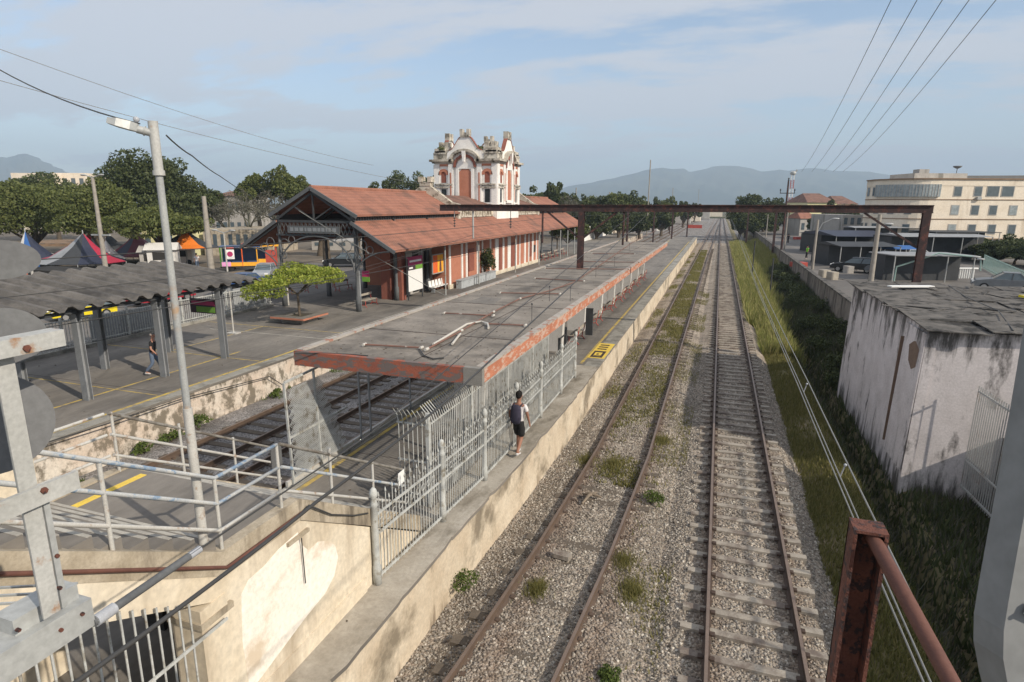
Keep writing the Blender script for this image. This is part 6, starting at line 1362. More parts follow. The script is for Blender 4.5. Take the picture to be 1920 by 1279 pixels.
# ================================================================= RIGHT SIDE STREET
def spole(label, px, py, top_py, armpx=None, armpy=None, r=.13, mt='pole_concrete', z=1.2, group='street poles on the right'):
    b = at(px, py, z=z); tz = at(px, top_py, y=b.y).z; t = thing('street_lamp' if armpx else 'utility_pole', label, 'street lamp' if armpx else 'utility pole', (b.x, b.y, z), group)
    m = MB(); m.tube([(b.x, b.y, z-.3), (b.x, b.y, tz)], [r*1.15, r*.8], 8); m.build('pole', mt, t)
    if armpx:
        a = at(armpx, armpy, y=b.y-.0); z1 = tz-(tz-z)*.28; m = MB(); m.tube([(b.x, b.y, z1), (b.x+(a.x-b.x)*.35, b.y, z1+(a.z-z1)*.7), tuple(a)], .045, 6); m.build('arm', 'galv', t)
        m = MB(); m.ball((a.x+.25*(1 if a.x > b.x else -1), b.y, a.z), .38, .14, .09, 8, 6); m.build('lamp_head', 'galv', t)
    return t
spole('concrete street lamp with curved arm just beyond the old wall', 1523, 505, 412, 1562, 410)
spole('thick concrete pole with a straight lamp arm behind the shed', 1632, 532, 402, 1660, 420, r=.2)
spole('slim pole at the wall far up the right street, nearest of three', 1470, 470, 398, r=.1); spole('slim pole at the wall far up the right street, second of three', 1450, 452, 402, r=.1); spole('slim pole at the wall far up the right street, third of three', 1436, 445, 402, r=.1)
spole('tall pole with crossarms before the cream apartment block', 1797, 470, 392, r=.17)
def curved_pole(label, base, pts, mt='steel_green'):
    t = thing('street_lamp', label, 'street lamp', base, 'curved pale green lamp poles'); m = MB(); m.tube([base]+pts, .075, 8); m.build('pole', mt, t); m = MB(); m.ball(tuple(Vector(pts[-1])), .4, .2, .1, 8, 6); m.build('lamp_head', 'galv', t); return t
b = at(1676, 527, z=1.2); y_ = b.y
curved_pole('pale green lamp pole with a long curved arm behind the rusty mast', tuple(b), [tuple(at(1681, 500, y=y_)), tuple(at(1720, 488, y=y_)), tuple(at(1760, 475, y=y_)), tuple(at(1830, 482, y=y_))])
b = at(1838, 508, z=1.2); curved_pole('short pale green pole at the green fence on the right', tuple(b), [tuple(at(1839, 486, y=b.y))])
def awning(label, x0, x1, y0, y1, h, mt, rise=.5, side=True, group=None, z=1.2, name='market_stall', rot=YAW, cx=None):
    cx = (x0+x1)/2; cy = (y0+y1)/2; t = thing(name, label, 'stall', (cx, cy, z), group, rot); w = (x1-x0)/2; d = (y1-y0)/2
    m = MB(); m.prism([(-w, -d, h), (-w, 0, h+rise), (-w, d, h)], (2*w, 0, 0)) if rise else m.box(-w, w, -d, d, h, h+.08); m.build('awning', mt, t, local=True)
    for sx_ in (-1, -.33, .33, 1):
        q = MB(); q.tube([(sx_*w*.97, -d*.95, 0), (sx_*w*.97, -d*.95, h)], .05, 6); q.build('post', 'galv', t, local=True)
    if side: q = MB(); q.box(-w*.95, w*.95, -d*.2, d*.9, 0, h*.98); q.build('stall_body', 'tarp_dark', t, local=True)
    return t
def spot(px, py, z=1.2): return at(px, py, z=z)
p = spot(1580, 500); awning('long dark tent roof with pale front edge beside the right street', p.x-2.0, p.x+4.6, p.y-1, p.y+6, 2.3, 'tarp_dark', 0.35)
p = spot(1560, 478); awning('bluish dark tent roof far up the market row', p.x-2, p.x+6, p.y-1, p.y+10, 2.6, 'tarp_navy', .6)
p = spot(1700, 492); awning('pale grey flat awning before the cream apartment block', p.x-2, p.x+9, p.y+2, p.y+9, 3.0, 'tarp_grey', .3)
p = spot(1660, 500); awning('blue market canopy behind the thick concrete pole', p.x-1.2, p.x+2.4, p.y-1, p.y+2, 2.0, 'tarp_blue', .35)
p = spot(1750, 528); awning('low kiosk with pale flat roof and dark shutters beside the rusty mast', p.x-4.6, p.x+2.6, p.y-1, p.y+3, 2.3, 'tarp_grey', 0)
p = spot(1808, 488); awning('dark long building with a flat black roof under the trees on the right', p.x-5, p.x+3.2, p.y, p.y+6, 3.4, 'tarp_dark', 0)
p = spot(1725, 480); awning('shop front with row of pale signs under the cream building', p.x-8, p.x+8, p.y+10, p.y+14, 3.4, 'tarp_grey', .2)
t = thing('balustrade_fence', 'short row of white balusters in front of the dark building', 'fence', tuple(spot(1790, 522))); P_ = spot(1790, 522)
m = MB()
for k in range(18): a_ = P_+Vector((cos(YAW), sin(YAW), 0))*(k-9)*.21; m.tube([(a_.x, a_.y, 1.2), (a_.x, a_.y, 2.1)], .055, 6)
a_ = P_+Vector((cos(YAW), sin(YAW), 0))*-2; b_ = P_+Vector((cos(YAW), sin(YAW), 0))*2; m.bar((a_.x, a_.y, 2.15), (b_.x, b_.y, 2.15), .2, .12); m.build('balusters', 'sign_white', t)
gf = thing('green_fence', 'pale green railing fence running along the bushes on the right', 'fence', tuple(spot(1842, 500)))
A_ = spot(1842, 503); B_ = spot(1925, 548); m = MB()
for k in range(40): q = A_.lerp(B_, k/39); m.bar((q.x, q.y, 1.2), (q.x, q.y, 2.7), .05, .05)
for z in (1.4, 2.6): m.bar((A_.x, A_.y, z), (B_.x, B_.y, z), .06, .06)
m.build('bars', 'steel_green', gf)
for px, py, l in ((1497, 500, 'small red stall goods on the ground beside the old wall'), (1496, 449, 'dark red crate far up the right street'), (1439, 425, 'red cover far up the right street')):
    p = spot(px, py); lump(l, tuple(p), 1.6, 1.2, .5, .4, 'red_paint', 'crate', 'crate')
p = spot(1620, 488); lump('orange yellow kiosk box beside the thick concrete pole', (p.x, p.y, 1.2), .9, .9, 1.9, .3, 'poster_yellow', 'kiosk', 'kiosk')

# apartment block: long facade facing the camera, rounded corner, receding side
ab = thing('apartment_building', 'cream three storey apartment block with rows of windows and a rounded corner above the shops', 'building', (35, 105, 1.2))
r0 = Vector((cos(YAW), sin(YAW), 0)); dp = Vector((-sin(YAW), cos(YAW), 0)); O = at(1745, 440, d=90); O.z = 0
Z0, Z1 = 3.0, 11.7
def LP(u, v): q = O+r0*u+dp*v; return (q.x, q.y)
path = [(48, 0), (0, 0)]+[(-6.2*sin(radians(82)*k/8), 6.5*(1-cos(radians(82)*k/8))) for k in range(1, 9)]+[(-5.6, 8.6)]
poly = [LP(*p) for p in path]+[LP(5, 18), LP(48, 18)]
m = MB(); m.prism([(x, y, Z0) for x, y in poly], (0, 0, Z1-Z0)); m.build('wall', 'bldg_cream', ab)
m = MB(); m.prism([(x, y, 1.0) for x, y in [LP(48, .6), LP(0, .6), LP(-5.5, 3), LP(-6, 8.4), LP(4.5, 17.6), LP(48, 17.6)]], (0, 0, Z0-1.0)); m.build('ground_floor', 'bldg_grey', ab)
def seg_at(s):
    d = 0
    pts = path[1:]
    for a, b in zip(pts, pts[1:]):
        l = hypot(b[0]-a[0], b[1]-a[1])
        if s <= d+l: k = (s-d)/l; return (a[0]+(b[0]-a[0])*k, a[1]+(b[1]-a[1])*k), ((b[0]-a[0])/l, (b[1]-a[1])/l)
        d += l
    return pts[-1], ((pts[-1][0]-pts[-2][0])/l, (pts[-1][1]-pts[-2][1])/l)
def wbox(m, c, tg, w, z0, z1, o0, o1):
    """box on the wall path: c centre, tg tangent (towards path end), outward normal"""
    nx, ny = (-tg[1]*-1, tg[0]*-1) if False else (tg[1]*1, -tg[0]*1)
    # path runs right to left, outward is towards the camera (-v) or left
    nx, ny = (-abs(tg[1]) if tg[1] else 0, -abs(tg[0]))
    P = [(c[0]-tg[0]*w/2+nx*o0, c[1]-tg[1]*w/2+ny*o0), (c[0]+tg[0]*w/2+nx*o0, c[1]+tg[1]*w/2+ny*o0), (c[0]+tg[0]*w/2+nx*o1, c[1]+tg[1]*w/2+ny*o1), (c[0]-tg[0]*w/2+nx*o1, c[1]-tg[1]*w/2+ny*o1)]
    m.prism([(*LP(*p), z0) for p in P], (0, 0, z1-z0))
def band(nm, mt, z0, z1, o):
    m = MB(); pts = path
    for a, b in zip(pts, pts[1:]):
        l = hypot(b[0]-a[0], b[1]-a[1]); tg = ((b[0]-a[0])/l, (b[1]-a[1])/l); wbox(m, ((a[0]+b[0])/2, (a[1]+b[1])/2), tg, l+.02, z0, z1, -.05, o)
    m.build(nm, mt, ab)
band('cornice', 'trim_brown', Z1-.0, Z1+.18, .25); band('parapet', 'bldg_cream', Z1-.9, Z1, .06); band('floor_line', 'trim_brown', 8.75, 8.87, .08); band('floor_line', 'trim_brown', 5.9, 6.02, .08); band('base_line', 'trim_brown', 3.0, 3.15, .15)
rg = random.Random(8); nw = 0
for fl, zc in enumerate((10.0, 7.3, 4.5)):
    u = 3.0
    while u < 20:
        if fl == 0 and 7.0 < u < 12.5: u += 2.6; continue
        w = (MB(), MB()); wbox(w[0], (u, 0), (-1, 0), 1.25, zc-.75, zc+.75, .0, .05); f_ = w[0].build('window', 'window_frame', ab)
        wbox(w[1], (u, 0), (-1, 0), 1.05, zc-.65, zc+.65, .05, .07); w[1].build('pane', rg.choice(['glass', 'glass_pale', 'glass']), f_)
        if rg.random() < .25: q = MB(); wbox(q, (u+.1, 0), (-1, 0), .6, zc-1.2, zc-.8, .0, .45); q.build('air_conditioner', 'galv', f_)
        u += rg.choice([2.7, 3.0, 3.4])
    s = 1.2
    while s < 13:
        c, tg = seg_at(s)
        if fl == 0 and s < 8.2: s += 1.9; continue
        w = MB(); wbox(w, c, tg, 1.0, zc-.7, zc+.7, .0, .05); f_ = w.build('window', 'window_frame', ab); w = MB(); wbox(w, c, tg, .85, zc-.6, zc+.6, .05, .07); w.build('pane', 'glass', f_); s += 2.3
for u in (8.2, 10.4): 
    w = MB(); wbox(w, (u, 0), (-1, 0), 1.9, 9.25, 10.85, .0, .05); f_ = w.build('window', 'window_frame', ab); w = MB(); wbox(w, (u, 0), (-1, 0), 1.7, 9.35, 10.75, .05, .07); w.build('pane', 'glass', f_)
w = MB(); k = 0.1
while k < 8.6: c, tg = seg_at(k); wbox(w, c, tg, .82, 9.2, 11.0, .0, .3); k += .8
f_ = w.build('glazed_veranda', 'glass_pale', ab); w = MB(); k = 0.1
while k < 8.6: c, tg = seg_at(k); wbox(w, c, tg, .06, 9.2, 11.0, .3, .34); k += .4
wbox(w, seg_at(.1)[0], (-1, 0), .1, 9.2, 11, .3, .35); w.build('frame', 'window_frame', f_)
m = MB(); m.prism([(*LP(-2.5, 2), Z1+.18), (*LP(5.5, 2), Z1+.18), (*LP(5.5, 8), Z1+.18), (*LP(-2.5, 8), Z1+.18)], (0, 0, .8)); m.prism([(*LP(-1.5, 2.5), Z1+.98), (*LP(0, 2.5), Z1+.98), (*LP(0, 4), Z1+.98), (*LP(-1.5, 4), Z1+.98)], (0, 0, .6)); m.build('roof_house', 'bldg_grey', ab)
m = MB(); m.prism([(*LP(5.5, 3), Z1+.18), (*LP(48, 3), Z1+.18), (*LP(48, 3), Z1+1.1), (*LP(5.5, 3), Z1+.7)], tuple(dp*10)); m.build('metal_roof', 'grey_plate', ab)
q = LP(4.5, 3); m = MB(); m.tube([(q[0], q[1], Z1+1), (q[0], q[1], Z1+1.8)], .05, 6); m.lathe((q[0], q[1], Z1+1.7), [(.1, 0), (.5, .2), (.62, .4)], 12); m.build('satellite_dish', 'grey_plate', ab)
w = MB(); wbox(w, (18.0, 0), (-1, 0), .25, 3.0, Z1, .0, .12); w.build('downpipe', 'trim_brown', ab)

# pale grey houses left of the block, yellow villa, small pink house, tower mast
def house(label, px0, px1, py_top, py_base, d, mt, rmt=None, roof_h=0, depth=10, wins=(2, 4), name='house', win='glass', base_z=None):
    a = at(px0, py_base, d=d); b = at(px1, py_base, d=d); ztop = at((px0+px1)/2, py_top, d=d).z; zb = 1.0 if base_z is None else base_z
    t = thing(name, label, 'house', ((a.x+b.x)/2, (a.y+b.y)/2, zb)); v = dp*depth; P = [(a.x, a.y, zb), (b.x, b.y, zb), (b.x+v.x, b.y+v.y, zb), (a.x+v.x, a.y+v.y, zb)]
    m = MB(); m.prism(P, (0, 0, ztop-zb)); m.build('wall', mt, t)
    if roof_h:
        ov = .06; c = [Vector(p) for p in P]; ctr = sum(c, Vector())/4; c = [ctr+(p-ctr)*(1+ov) for p in c]; e1 = (c[0]+c[3])/2+(c[1]-c[0])*.22; e2 = (c[1]+c[2])/2-(c[1]-c[0])*.22
        for p in c: p.z = ztop
        e1.z = e2.z = ztop+roof_h; m = MB(); m.add([tuple(p) for p in c+[e1, e2]], [(0, 1, 5, 4), (1, 2, 5), (2, 3, 4, 5), (3, 0, 4), (3, 2, 1, 0)]); m.build('roof', rmt, t)
    rows, cols = wins; u = (b-a); u.z = 0; L_ = u.length; u.normalize(); h = (ztop-max(zb, 1.2))/rows
    for r in range(rows):
        for k in range(cols):
            c = a+u*L_*(k+.5)/cols; z = max(zb, 1.2)+h*(r+.55); m = MB(); hw = min(.6, L_/cols*.25); hh = min(.75, h*.25); q = [c-u*hw-dp*.04, c+u*hw-dp*.04, c+u*hw+dp*.03, c-u*hw+dp*.03]; m.prism([(p.x, p.y, z-hh) for p in q], (0, 0, 2*hh)); m.build('window', win, t)
    return t
house('pale yellow and mint villa with red hipped roofs behind the gantry beam', 1512, 1566, 380, 402, 190, 'bldg_yellow', 'tiles_old', 3.0, 16, (2, 5)); house('white wing of the villa with a red roof', 1568, 1606, 383, 402, 200, 'bldg_cream', 'tiles_old', 2.8, 16, (2, 3))
house('grey two storey house between villa and apartment block', 1575, 1612, 403, 450, 112, 'bldg_grey', None, 0, 12, (2, 3)); house('small pinkish house with a red roof under the gantry beam', 1498, 1532, 410, 440, 135, 'bldg_grey', 'tiles', 1.5, 8, (1, 3))
house('far white block among trees at the street end', 1530, 1548, 395, 410, 260, 'bldg_cream', None, 0, 8, (2, 2))
cm = thing('radio_mast', 'red and white lattice radio mast rising behind the trees', 'mast', tuple(at(1478, 410, d=240))); b = at(1478, 412, d=240); tz = at(1478, 322, d=240).z
for k in range(6):
    z0 = 1+(tz-1)*k/6; z1 = 1+(tz-1)*(k+1)/6; m = MB(); r_ = .55
    for ax, ay in ((-r_, -r_), (r_, -r_), (r_, r_), (-r_, r_)): m.bar((b.x+ax, b.y+ay, z0), (b.x+ax, b.y+ay, z1), .16, .16)
    n_ = 4
    for j in range(n_): za = z0+(z1-z0)*j/n_; zb_ = z0+(z1-z0)*(j+1)/n_; m.bar((b.x-r_, b.y-r_, za), (b.x+r_, b.y-r_, zb_), .1, .1); m.bar((b.x+r_, b.y-r_, za), (b.x+r_, b.y+r_, zb_), .1, .1)
    m.build('mast_section', 'red_paint' if k % 2 == 0 else 'sign_white', cm)
m = MB(); m.lathe((b.x, b.y, tz-1.6), [(.5, 0), (1.1, .4), (1.1, 1.2), (.6, 1.6)], 10); m.tube([(b.x+.9, b.y, tz-.2), (b.x+1.3, b.y, tz+.5)], .3, 8); m.build('antennas', 'galv', cm)

# ================================================================= TREES
def ftree(label, px, py_top, py_base, d, halfpx, n, leaf, mt, seed, k=14, crown_frac=.8, name='broadleaf_tree', group=None, z=.8, ry=None, frac=.42, tr=.35):
    b = at(px, py_base, d=d); top = at(px, py_top, d=d).z; rx = halfpx/FPX*d
    return tree(label, (b.x, b.y, z), top-z, rx, ry or rx, (top-z)*crown_frac, mt, n, leaf, k, seed, name, tr, group, frac=frac)
G1 = 'big trees around the left plaza'
ftree('tallest dark round tree crown on the left, behind the lamp post', 292, 276, 450, 92, 84, 26000, .42, 'leaf_dark', 21, 24, .85, group=G1)
ftree('dark lower crown leaning right of the tallest tree', 368, 338, 450, 98, 58, 14000, .42, 'leaf_dark', 22, 14, .75, group=G1)
ftree('green broad tree left of the tall plaza lamp', 60, 322, 460, 78, 100, 26000, .36, 'leaf_mid', 23, 24, .85, group=G1)
ftree('green broad tree behind the tall plaza lamp', 185, 330, 460, 74, 78, 24000, .36, 'leaf_mid', 24, 22, .85, group=G1)
ftree('lighter green low spreading tree above the tents', 300, 385, 470, 66, 92, 18000, .30, 'leaf_mid', 25, 20, .65, group=G1)
ftree('green tree at the far left edge of the photo', -60, 330, 470, 70, 80, 16000, .36, 'leaf_mid', 26, 16, .85, group=G1)
ftree('dark tree filling the gap at the far left, behind the front row', 110, 318, 440, 110, 90, 12000, .5, 'leaf_dark', 27, 14, .75, group=G1)
ftree('left one of two round green crowns left of the shed roof', 492, 314, 440, 100, 38, 9000, .36, 'leaf_mid', 31, 9, .55, group='two tall trees left of the station')
ftree('right one of two round green crowns left of the shed roof', 545, 310, 440, 98, 42, 10000, .36, 'leaf_mid', 32, 10, .55, group='two tall trees left of the station')
def bare_tree(label, px, py_base, d, h, seed):
    b = at(px, py_base, d=d); t = thing('bare_tree', label, 'tree', (b.x, b.y, .8), 'leafless grey trees by the station'); rg = random.Random(seed); m = MB(); fine = []
    def br(p, d_, l, r, lev):
        q = p+d_*l; m.tube([p, p.lerp(q, .5)+Vector((rg.uniform(-.05, .05), rg.uniform(-.05, .05), 0))*l, q], [r, r*.85, r*.65], 5, cap=False)
        if lev == 0: return
        for _ in range(3 if lev > 1 else 4):
            nd = (d_+Vector((rg.gauss(0, .55), rg.gauss(0, .55), rg.gauss(.1, .3)))).normalized(); br(q, nd, l*rg.uniform(.6, .82), r*.6, lev-1)
    br(Vector((0, 0, 0)), Vector((0, 0, 1)), h*.3, .28, 4); m.build('branches', 'leaf_grey', t, local=True)
    V, F = leaves_arr(crown_pts(lobes_for(0, 0, h*.68, h*.38, h*.38, h*.33, 9, seed), 2600, .9), .2); np_mesh('sparse_twigs', V, F, 'leaf_grey', parent=t); return t
bare_tree('leafless grey tree between the lamp pole and the shed gable', 470, 450, 88, 9.5, 3); bare_tree('leafless grey tree touching the left end of the shed roof', 520, 455, 78, 9, 4); bare_tree('small leafless grey tree behind the concrete pole', 430, 450, 95, 8, 5)
bare_tree('leafless pale tree past the far end of the station roof', 1065, 425, 120, 9, 6)
G2 = 'trees behind the station roof'
for i, (px, pt, hp, d, l, mt) in enumerate([(722, 338, 46, 120, 'dark low crown left of the tower behind the shed ridge', 'leaf_dark'), (778, 308, 62, 125, 'dark tall crown directly left of the tower', 'leaf_dark'), (1040, 337, 28, 125, 'round dark crown right of the tower', 'leaf_dark'), (1000, 348, 44, 135, 'low dark crown at the right foot of the tower', 'leaf_dark')]):
    ftree(l, px, pt, 440, d, hp, 8000, .5, mt, 40+i, 10, .8, group=G2)
G3 = 'tree line left of the tracks'
tl = [(1085, 358, 34, 130), (1110, 362, 26, 150), (1130, 356, 30, 140), (1150, 352, 30, 145), (1172, 352, 34, 150), (1195, 360, 26, 160), (1225, 360, 17, 170), (1255, 369, 20, 185), (1280, 374, 14, 210), (1245, 375, 22, 230), (1300, 378, 14, 280)]
nm_ = ['first', 'second', 'third', 'fourth', 'fifth', 'sixth', 'seventh', 'eighth', 'ninth', 'tenth', 'last']
for i, (px, pt, hp, d) in enumerate(tl): ftree('green tree in the line left of the tracks, %s from the station' % nm_[i], px, pt, 430, d, hp, 6000, .5+.1*(d > 200), 'leaf_mid' if i % 2 else 'leaf_dark', 60+i, 10, .92, group=G3, z=.3)
for i, (px, pt, hp, d) in enumerate([(1120, 385, 28, 118), (1160, 382, 30, 124), (1200, 384, 30, 135), (1240, 388, 26, 150)]):
    ftree('low dark tree under the gantry beam, %s from the left' % nm_[i], px, pt, 430, d, hp, 5000, .45, 'leaf_dark', 80+i, 8, .95, group='low trees under the gantry beam', z=.3)
G4 = 'big trees right of the tracks'
for i, (px, pt, hp, d, l) in enumerate([(1398, 358, 34, 150, 'largest round tree right of the tracks'), (1432, 366, 30, 155, 'second round tree right of the tracks'), (1455, 372, 24, 165, 'third tree right of the tracks beside the power pole'), (1385, 385, 26, 140, 'dark low tree close to the right track'), (1415, 385, 34, 140, 'dark low tree under the gantry beam right of the tracks')]):
    ftree(l, px, pt, 440, d, hp, 11000, .42, 'leaf_dark', 90+i, 14, .93, group=G4, z=0)
for i, (px, pt, hp, d, l) in enumerate([(1553, 374, 18, 165, 'dark tree in front of the yellow villa'), (1585, 378, 20, 175, 'dark tree in front of the white villa wing'), (1540, 400, 26, 125, 'green tree beside the small pinkish house'), (1565, 402, 20, 122, 'green tree left of the grey house')]):
    ftree(l, px, pt, 440, d, hp, 6000, .4, 'leaf_dark', 100+i, 9, .9, group='trees near the villa', z=1)
for i, (px, pt, hp, d, l) in enumerate([(1895, 438, 55, 70, 'large dark bush tree at the right edge under the cream building'), (1850, 450, 40, 74, 'green bush tree beside the dark long building'), (1830, 443, 30, 88, 'lighter bush right of the tall crossarm pole'), (1960, 450, 60, 66, 'dark bush tree cut by the right frame edge')]):
    ftree(l, px, pt, 520, d, hp, 9000, .28, 'leaf_dark', 110+i, 12, .95, 'bush_tree', 'bush trees at the right edge', 1.0, tr=.15)
for i, (px, y, l) in enumerate([(1045, 90, 'bright green small tree at the far end of the station'), (1065, 84, 'green clipped tree beside the red benches'), (1088, 96, 'round green shrub tree right of the gantry post')]):
    b = at(px, 455, y=y); tree(l, (b.x, b.y, PZ), 4.2, 1.6, 1.6, 3.2, 'leaf_mid', 3500, .22, 8, 130+i, 'small_tree', .1, 'small trees at the station end')

# ================================================================= LEFT PLAZA
# white wall and pale wall beyond the station
ww = MB(); ww.prism([(-23.9, 108, .8), (-23.6, 108, .8), (-23.6, 108, 3.7), (-23.9, 108, 3.7)], (-.4, 37, 0)); ww.build('painted_wall', 'tower_white', label='white painted wall beyond the far end of the station', cat='wall')
ww = MB(); ww.prism([(-24.5, 145, .8), (-24.2, 145, .8), (-24.2, 145, 4.6), (-24.5, 145, 4.6)], (-3.5, 200, 0)); ww.build('long_wall', 'bldg_cream', label='long beige wall running along the tracks beyond the white wall', cat='wall')
house('small white hut beside the far end of the beige wall', 1232, 1243, 411, 420, 165, 'tower_white', None, 0, 5, (1, 1), 'hut', base_z=.8)
# tall lamp and poles
def tpole(label, px, py, pt, z=.8, r=.15, mt='pole_concrete', cross=None, heads=False, name='utility_pole'):
    b = at(px, py, z=z); tz = at(px, pt, y=b.y).z; t = thing(name, label, 'street lamp' if heads else 'utility pole', (b.x, b.y, z)); m = MB(); m.tube([(b.x, b.y, z), (b.x, b.y, tz)], [r*1.2, r*.7], 8); m.build('pole', mt, t)
    if heads: 
        m = MB(); m.tube([(b.x-1.0, b.y, tz+.25), (b.x, b.y, tz), (b.x+1.0, b.y, tz+.25)], .05, 6); m.build('arm', 'galv', t)
        for sx_ in (-1, 1): m = MB(); m.ball((b.x+sx_*1.1, b.y, tz+.25), .42, .16, .09, 8, 6); m.build('lamp_head', 'galv', t)
    if cross: zc = at(px, cross, y=b.y).z; m = MB(); m.bar((b.x-1.2, b.y, zc), (b.x+1.2, b.y, zc), .14, .14); m.build('crossarm', 'galv', t)
    return t
tpole('tall plaza lamp with two heads and a crossarm before the trees', 200, 517, 333, cross=441, heads=True, name='street_lamp', r=.2)
tpole('thick concrete pole left of the colourful play truck', 397, 512, 368, r=.28); tpole('slim double headed lamp beside the colourful play truck', 427, 513, 437, r=.07, mt='pipe_white', heads=True, name='street_lamp')
tpole('pale slim post at the left end of the shelter roof', 64, 533, 465, r=.1, mt='pipe_white'); tpole('slim white post under the iron shed', 643, 478, 448, r=.1, mt='pipe_white'); tpole('short leaning white post under the right aisle roof', 692, 478, 444, r=.1, mt='pipe_white')
# tents
def tent(label, px, py, d_half, h, cols, peak=(0, 0), z=.8, cat='tent', n=10, ph=0, low=.9):
    b = at(px, py, z=z); t = thing('market_tent', label, cat, (b.x, b.y, z), 'market tents on the plaza'); 
    for k in range(n):
        a0 = 2*pi*k/n+ph; a1 = 2*pi*(k+1)/n+ph; P = []
        q = MB(); R0 = d_half; pts = []
        for s in (0, .3, .65, 1): 
            zz_ = low+(h-low)*(1-s)**1.7; pts.append([(peak[0]*(1-s)+R0*s*cos(a), peak[1]*(1-s)+R0*s*sin(a)*.8, zz_) for a in (a0, a1)])
        vs = [p for r in pts for p in r]+[(p[0], p[1], p[2]-.04) for r in pts for p in r]; fs = [(i*2, i*2+1, i*2+3, i*2+2) for i in range(3)]+[(8+i*2, 8+i*2+2, 8+i*2+3, 8+i*2+1) for i in range(3)]
        q.add(vs, fs); q.build('canvas_strip', cols[k % len(cols)], t, local=True)
    q = MB(); q.tube([(peak[0], peak[1], 0), (peak[0], peak[1], h+.3)], .06, 6)
    for k in range(0, n, 2): a = 2*pi*k/n+ph; q.tube([(d_half*cos(a), d_half*.8*sin(a), 0), (d_half*cos(a), d_half*.8*sin(a), low)], .04, 5)
    q.build('poles', 'galv', t, local=True); return t
tent('big striped tent of red, grey and dark navy canvas on the plaza', 150, 506, 4.9, 3.8, ['tarp_navy', 'tarp_red', 'tarp_grey', 'tarp_dark'], (1.2, 0), ph=.5)
tent('blue and white canvas tent at the far left of the plaza', 70, 500, 3.0, 3.8, ['tarp_navy', 'tarp_white', 'tarp_blue'], (-1, 0)); tent('wine red and dark tent behind the tall plaza lamp', 262, 492, 4.2, 3.5, ['tarp_wine', 'tarp_navy', 'tarp_wine'], (0, 0))
tent('dark tent with a bright orange side left of the concrete pole', 362, 497, 3.4, 4.2, ['tarp_dark', 'tarp_dark', 'tarp_dark', 'tarp_orange', 'tarp_dark'], (-.8, 0), n=5, ph=.9, low=2.0)
tent('small white tent tucked behind the tall plaza lamp', 210, 500, 1.7, 2.9, ['tarp_white', 'tarp_white'], (-.4, 0)); tent('dark grey and red tent in the second row under the trees', 190, 478, 4.0, 4.6, ['tarp_dark', 'tarp_red', 'tarp_grey'], (0, 0))
def boxstall(label, px, py, w, h, mt, rmt, z=.8):
    b = at(px, py, z=z); t = thing('food_stall', label, 'stall', (b.x, b.y, z), 'small stalls on the plaza', radians(35)); m = MB(); m.box(-w/2, w/2, -1, 1, .3, h*.75); m.box(-w/2, w/2, -1.02, -1.0, .25, .35); m.build('body', mt, t, local=True)
    m = MB(); m.prism([(-w*.6, -1.3, h*.75), (-w*.6, 0, h), (-w*.6, 1.3, h*.75)], (w*1.2, 0, 0)); m.build('roof', rmt, t, local=True)
    m = MB(); m.box(-w*.3, w*.3, -1.03, -1.0, h*.38, h*.66); m.build('hatch', 'dark_inside', t, local=True)
    for x in (-w*.35, w*.35): m = MB(); m.tube([(x, -1.05, .3), (x, -.9, .3)], .28, 12); m.build('wheel', 'tyre', t, local=True)
    return t
boxstall('white food stall with pitched white roof under the trees', 310, 505, 2.6, 2.8, 'tarp_white', 'tarp_white'); boxstall('small pale stall with grey roof left of the white food stall', 290, 505, 2.0, 2.5, 'bldg_grey', 'bldg_grey'); boxstall('white low stall behind the orange tent', 345, 495, 2.2, 2.4, 'tarp_white', 'tarp_dark')
boxstall('blue covered stall at the left end of the shelter roof', 50, 525, 1.6, 2.3, 'tarp_blue', 'tarp_blue'); boxstall('orange and white goods stall at the left photo edge', 15, 545, 2.2, 2.0, 'poster_orange', 'bldg_grey')
boxstall('dark stall with blue tarpaulin roof behind the bar fence', 470, 556, 3.6, 1.5, 'tarp_grey', 'tarp_blue')
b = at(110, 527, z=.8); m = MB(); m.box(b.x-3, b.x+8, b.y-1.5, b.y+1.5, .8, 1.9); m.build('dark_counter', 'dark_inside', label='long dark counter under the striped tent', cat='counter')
b = at(160, 518, z=.8); m = MB(); m.box(b.x-4, b.x+12, b.y+2, b.y+2.4, .8, 1.15); m.build('low_wall', 'bldg_cream', label='low beige kerb wall in front of the plaza tents', cat='wall')
# play truck
b = at(470, 508, z=.8); pt_ = thing('play_truck', 'colourful open sided play truck with lime green ball on the plaza road', 'play truck', (b.x, b.y, .8), None, radians(38))
m = MB(); m.box(-2.7, 2.7, -1, 1, .5, .62); m.build('chassis', 'dark_inside', pt_, local=True)
for x0, x1, z0, z1, mt in ((-2.6, -1.7, .62, 1.05, 'pink'), (-1.7, .9, .62, 1.0, 'poster_yellow'), (.9, 1.6, .62, 1.3, 'poster_yellow'), (1.6, 2.6, .62, 2.2, 'red_paint')): m = MB(); m.box(x0, x1, -1.02, -.94, z0, z1); m.build('side_panel', mt, pt_, local=True)
m = MB(); m.box(-2.6, 1.5, .9, 1.0, .62, 2.3); m.build('back_panel', 'car_blue', pt_, local=True)
m = MB(); m.box(-2.7, 1.2, -1.05, 1.05, 2.5, 2.62); m.build('roof', 'car_blue', pt_, local=True); m = MB(); m.box(1.2, 2.9, -1.1, 1.1, 2.55, 2.68); m.build('roof', 'poster_yellow', pt_, local=True); m = MB(); m.box(-.6, 1.2, -.9, .9, 2.63, 2.85); m.build('roof_panel', 'red_paint', pt_, local=True)
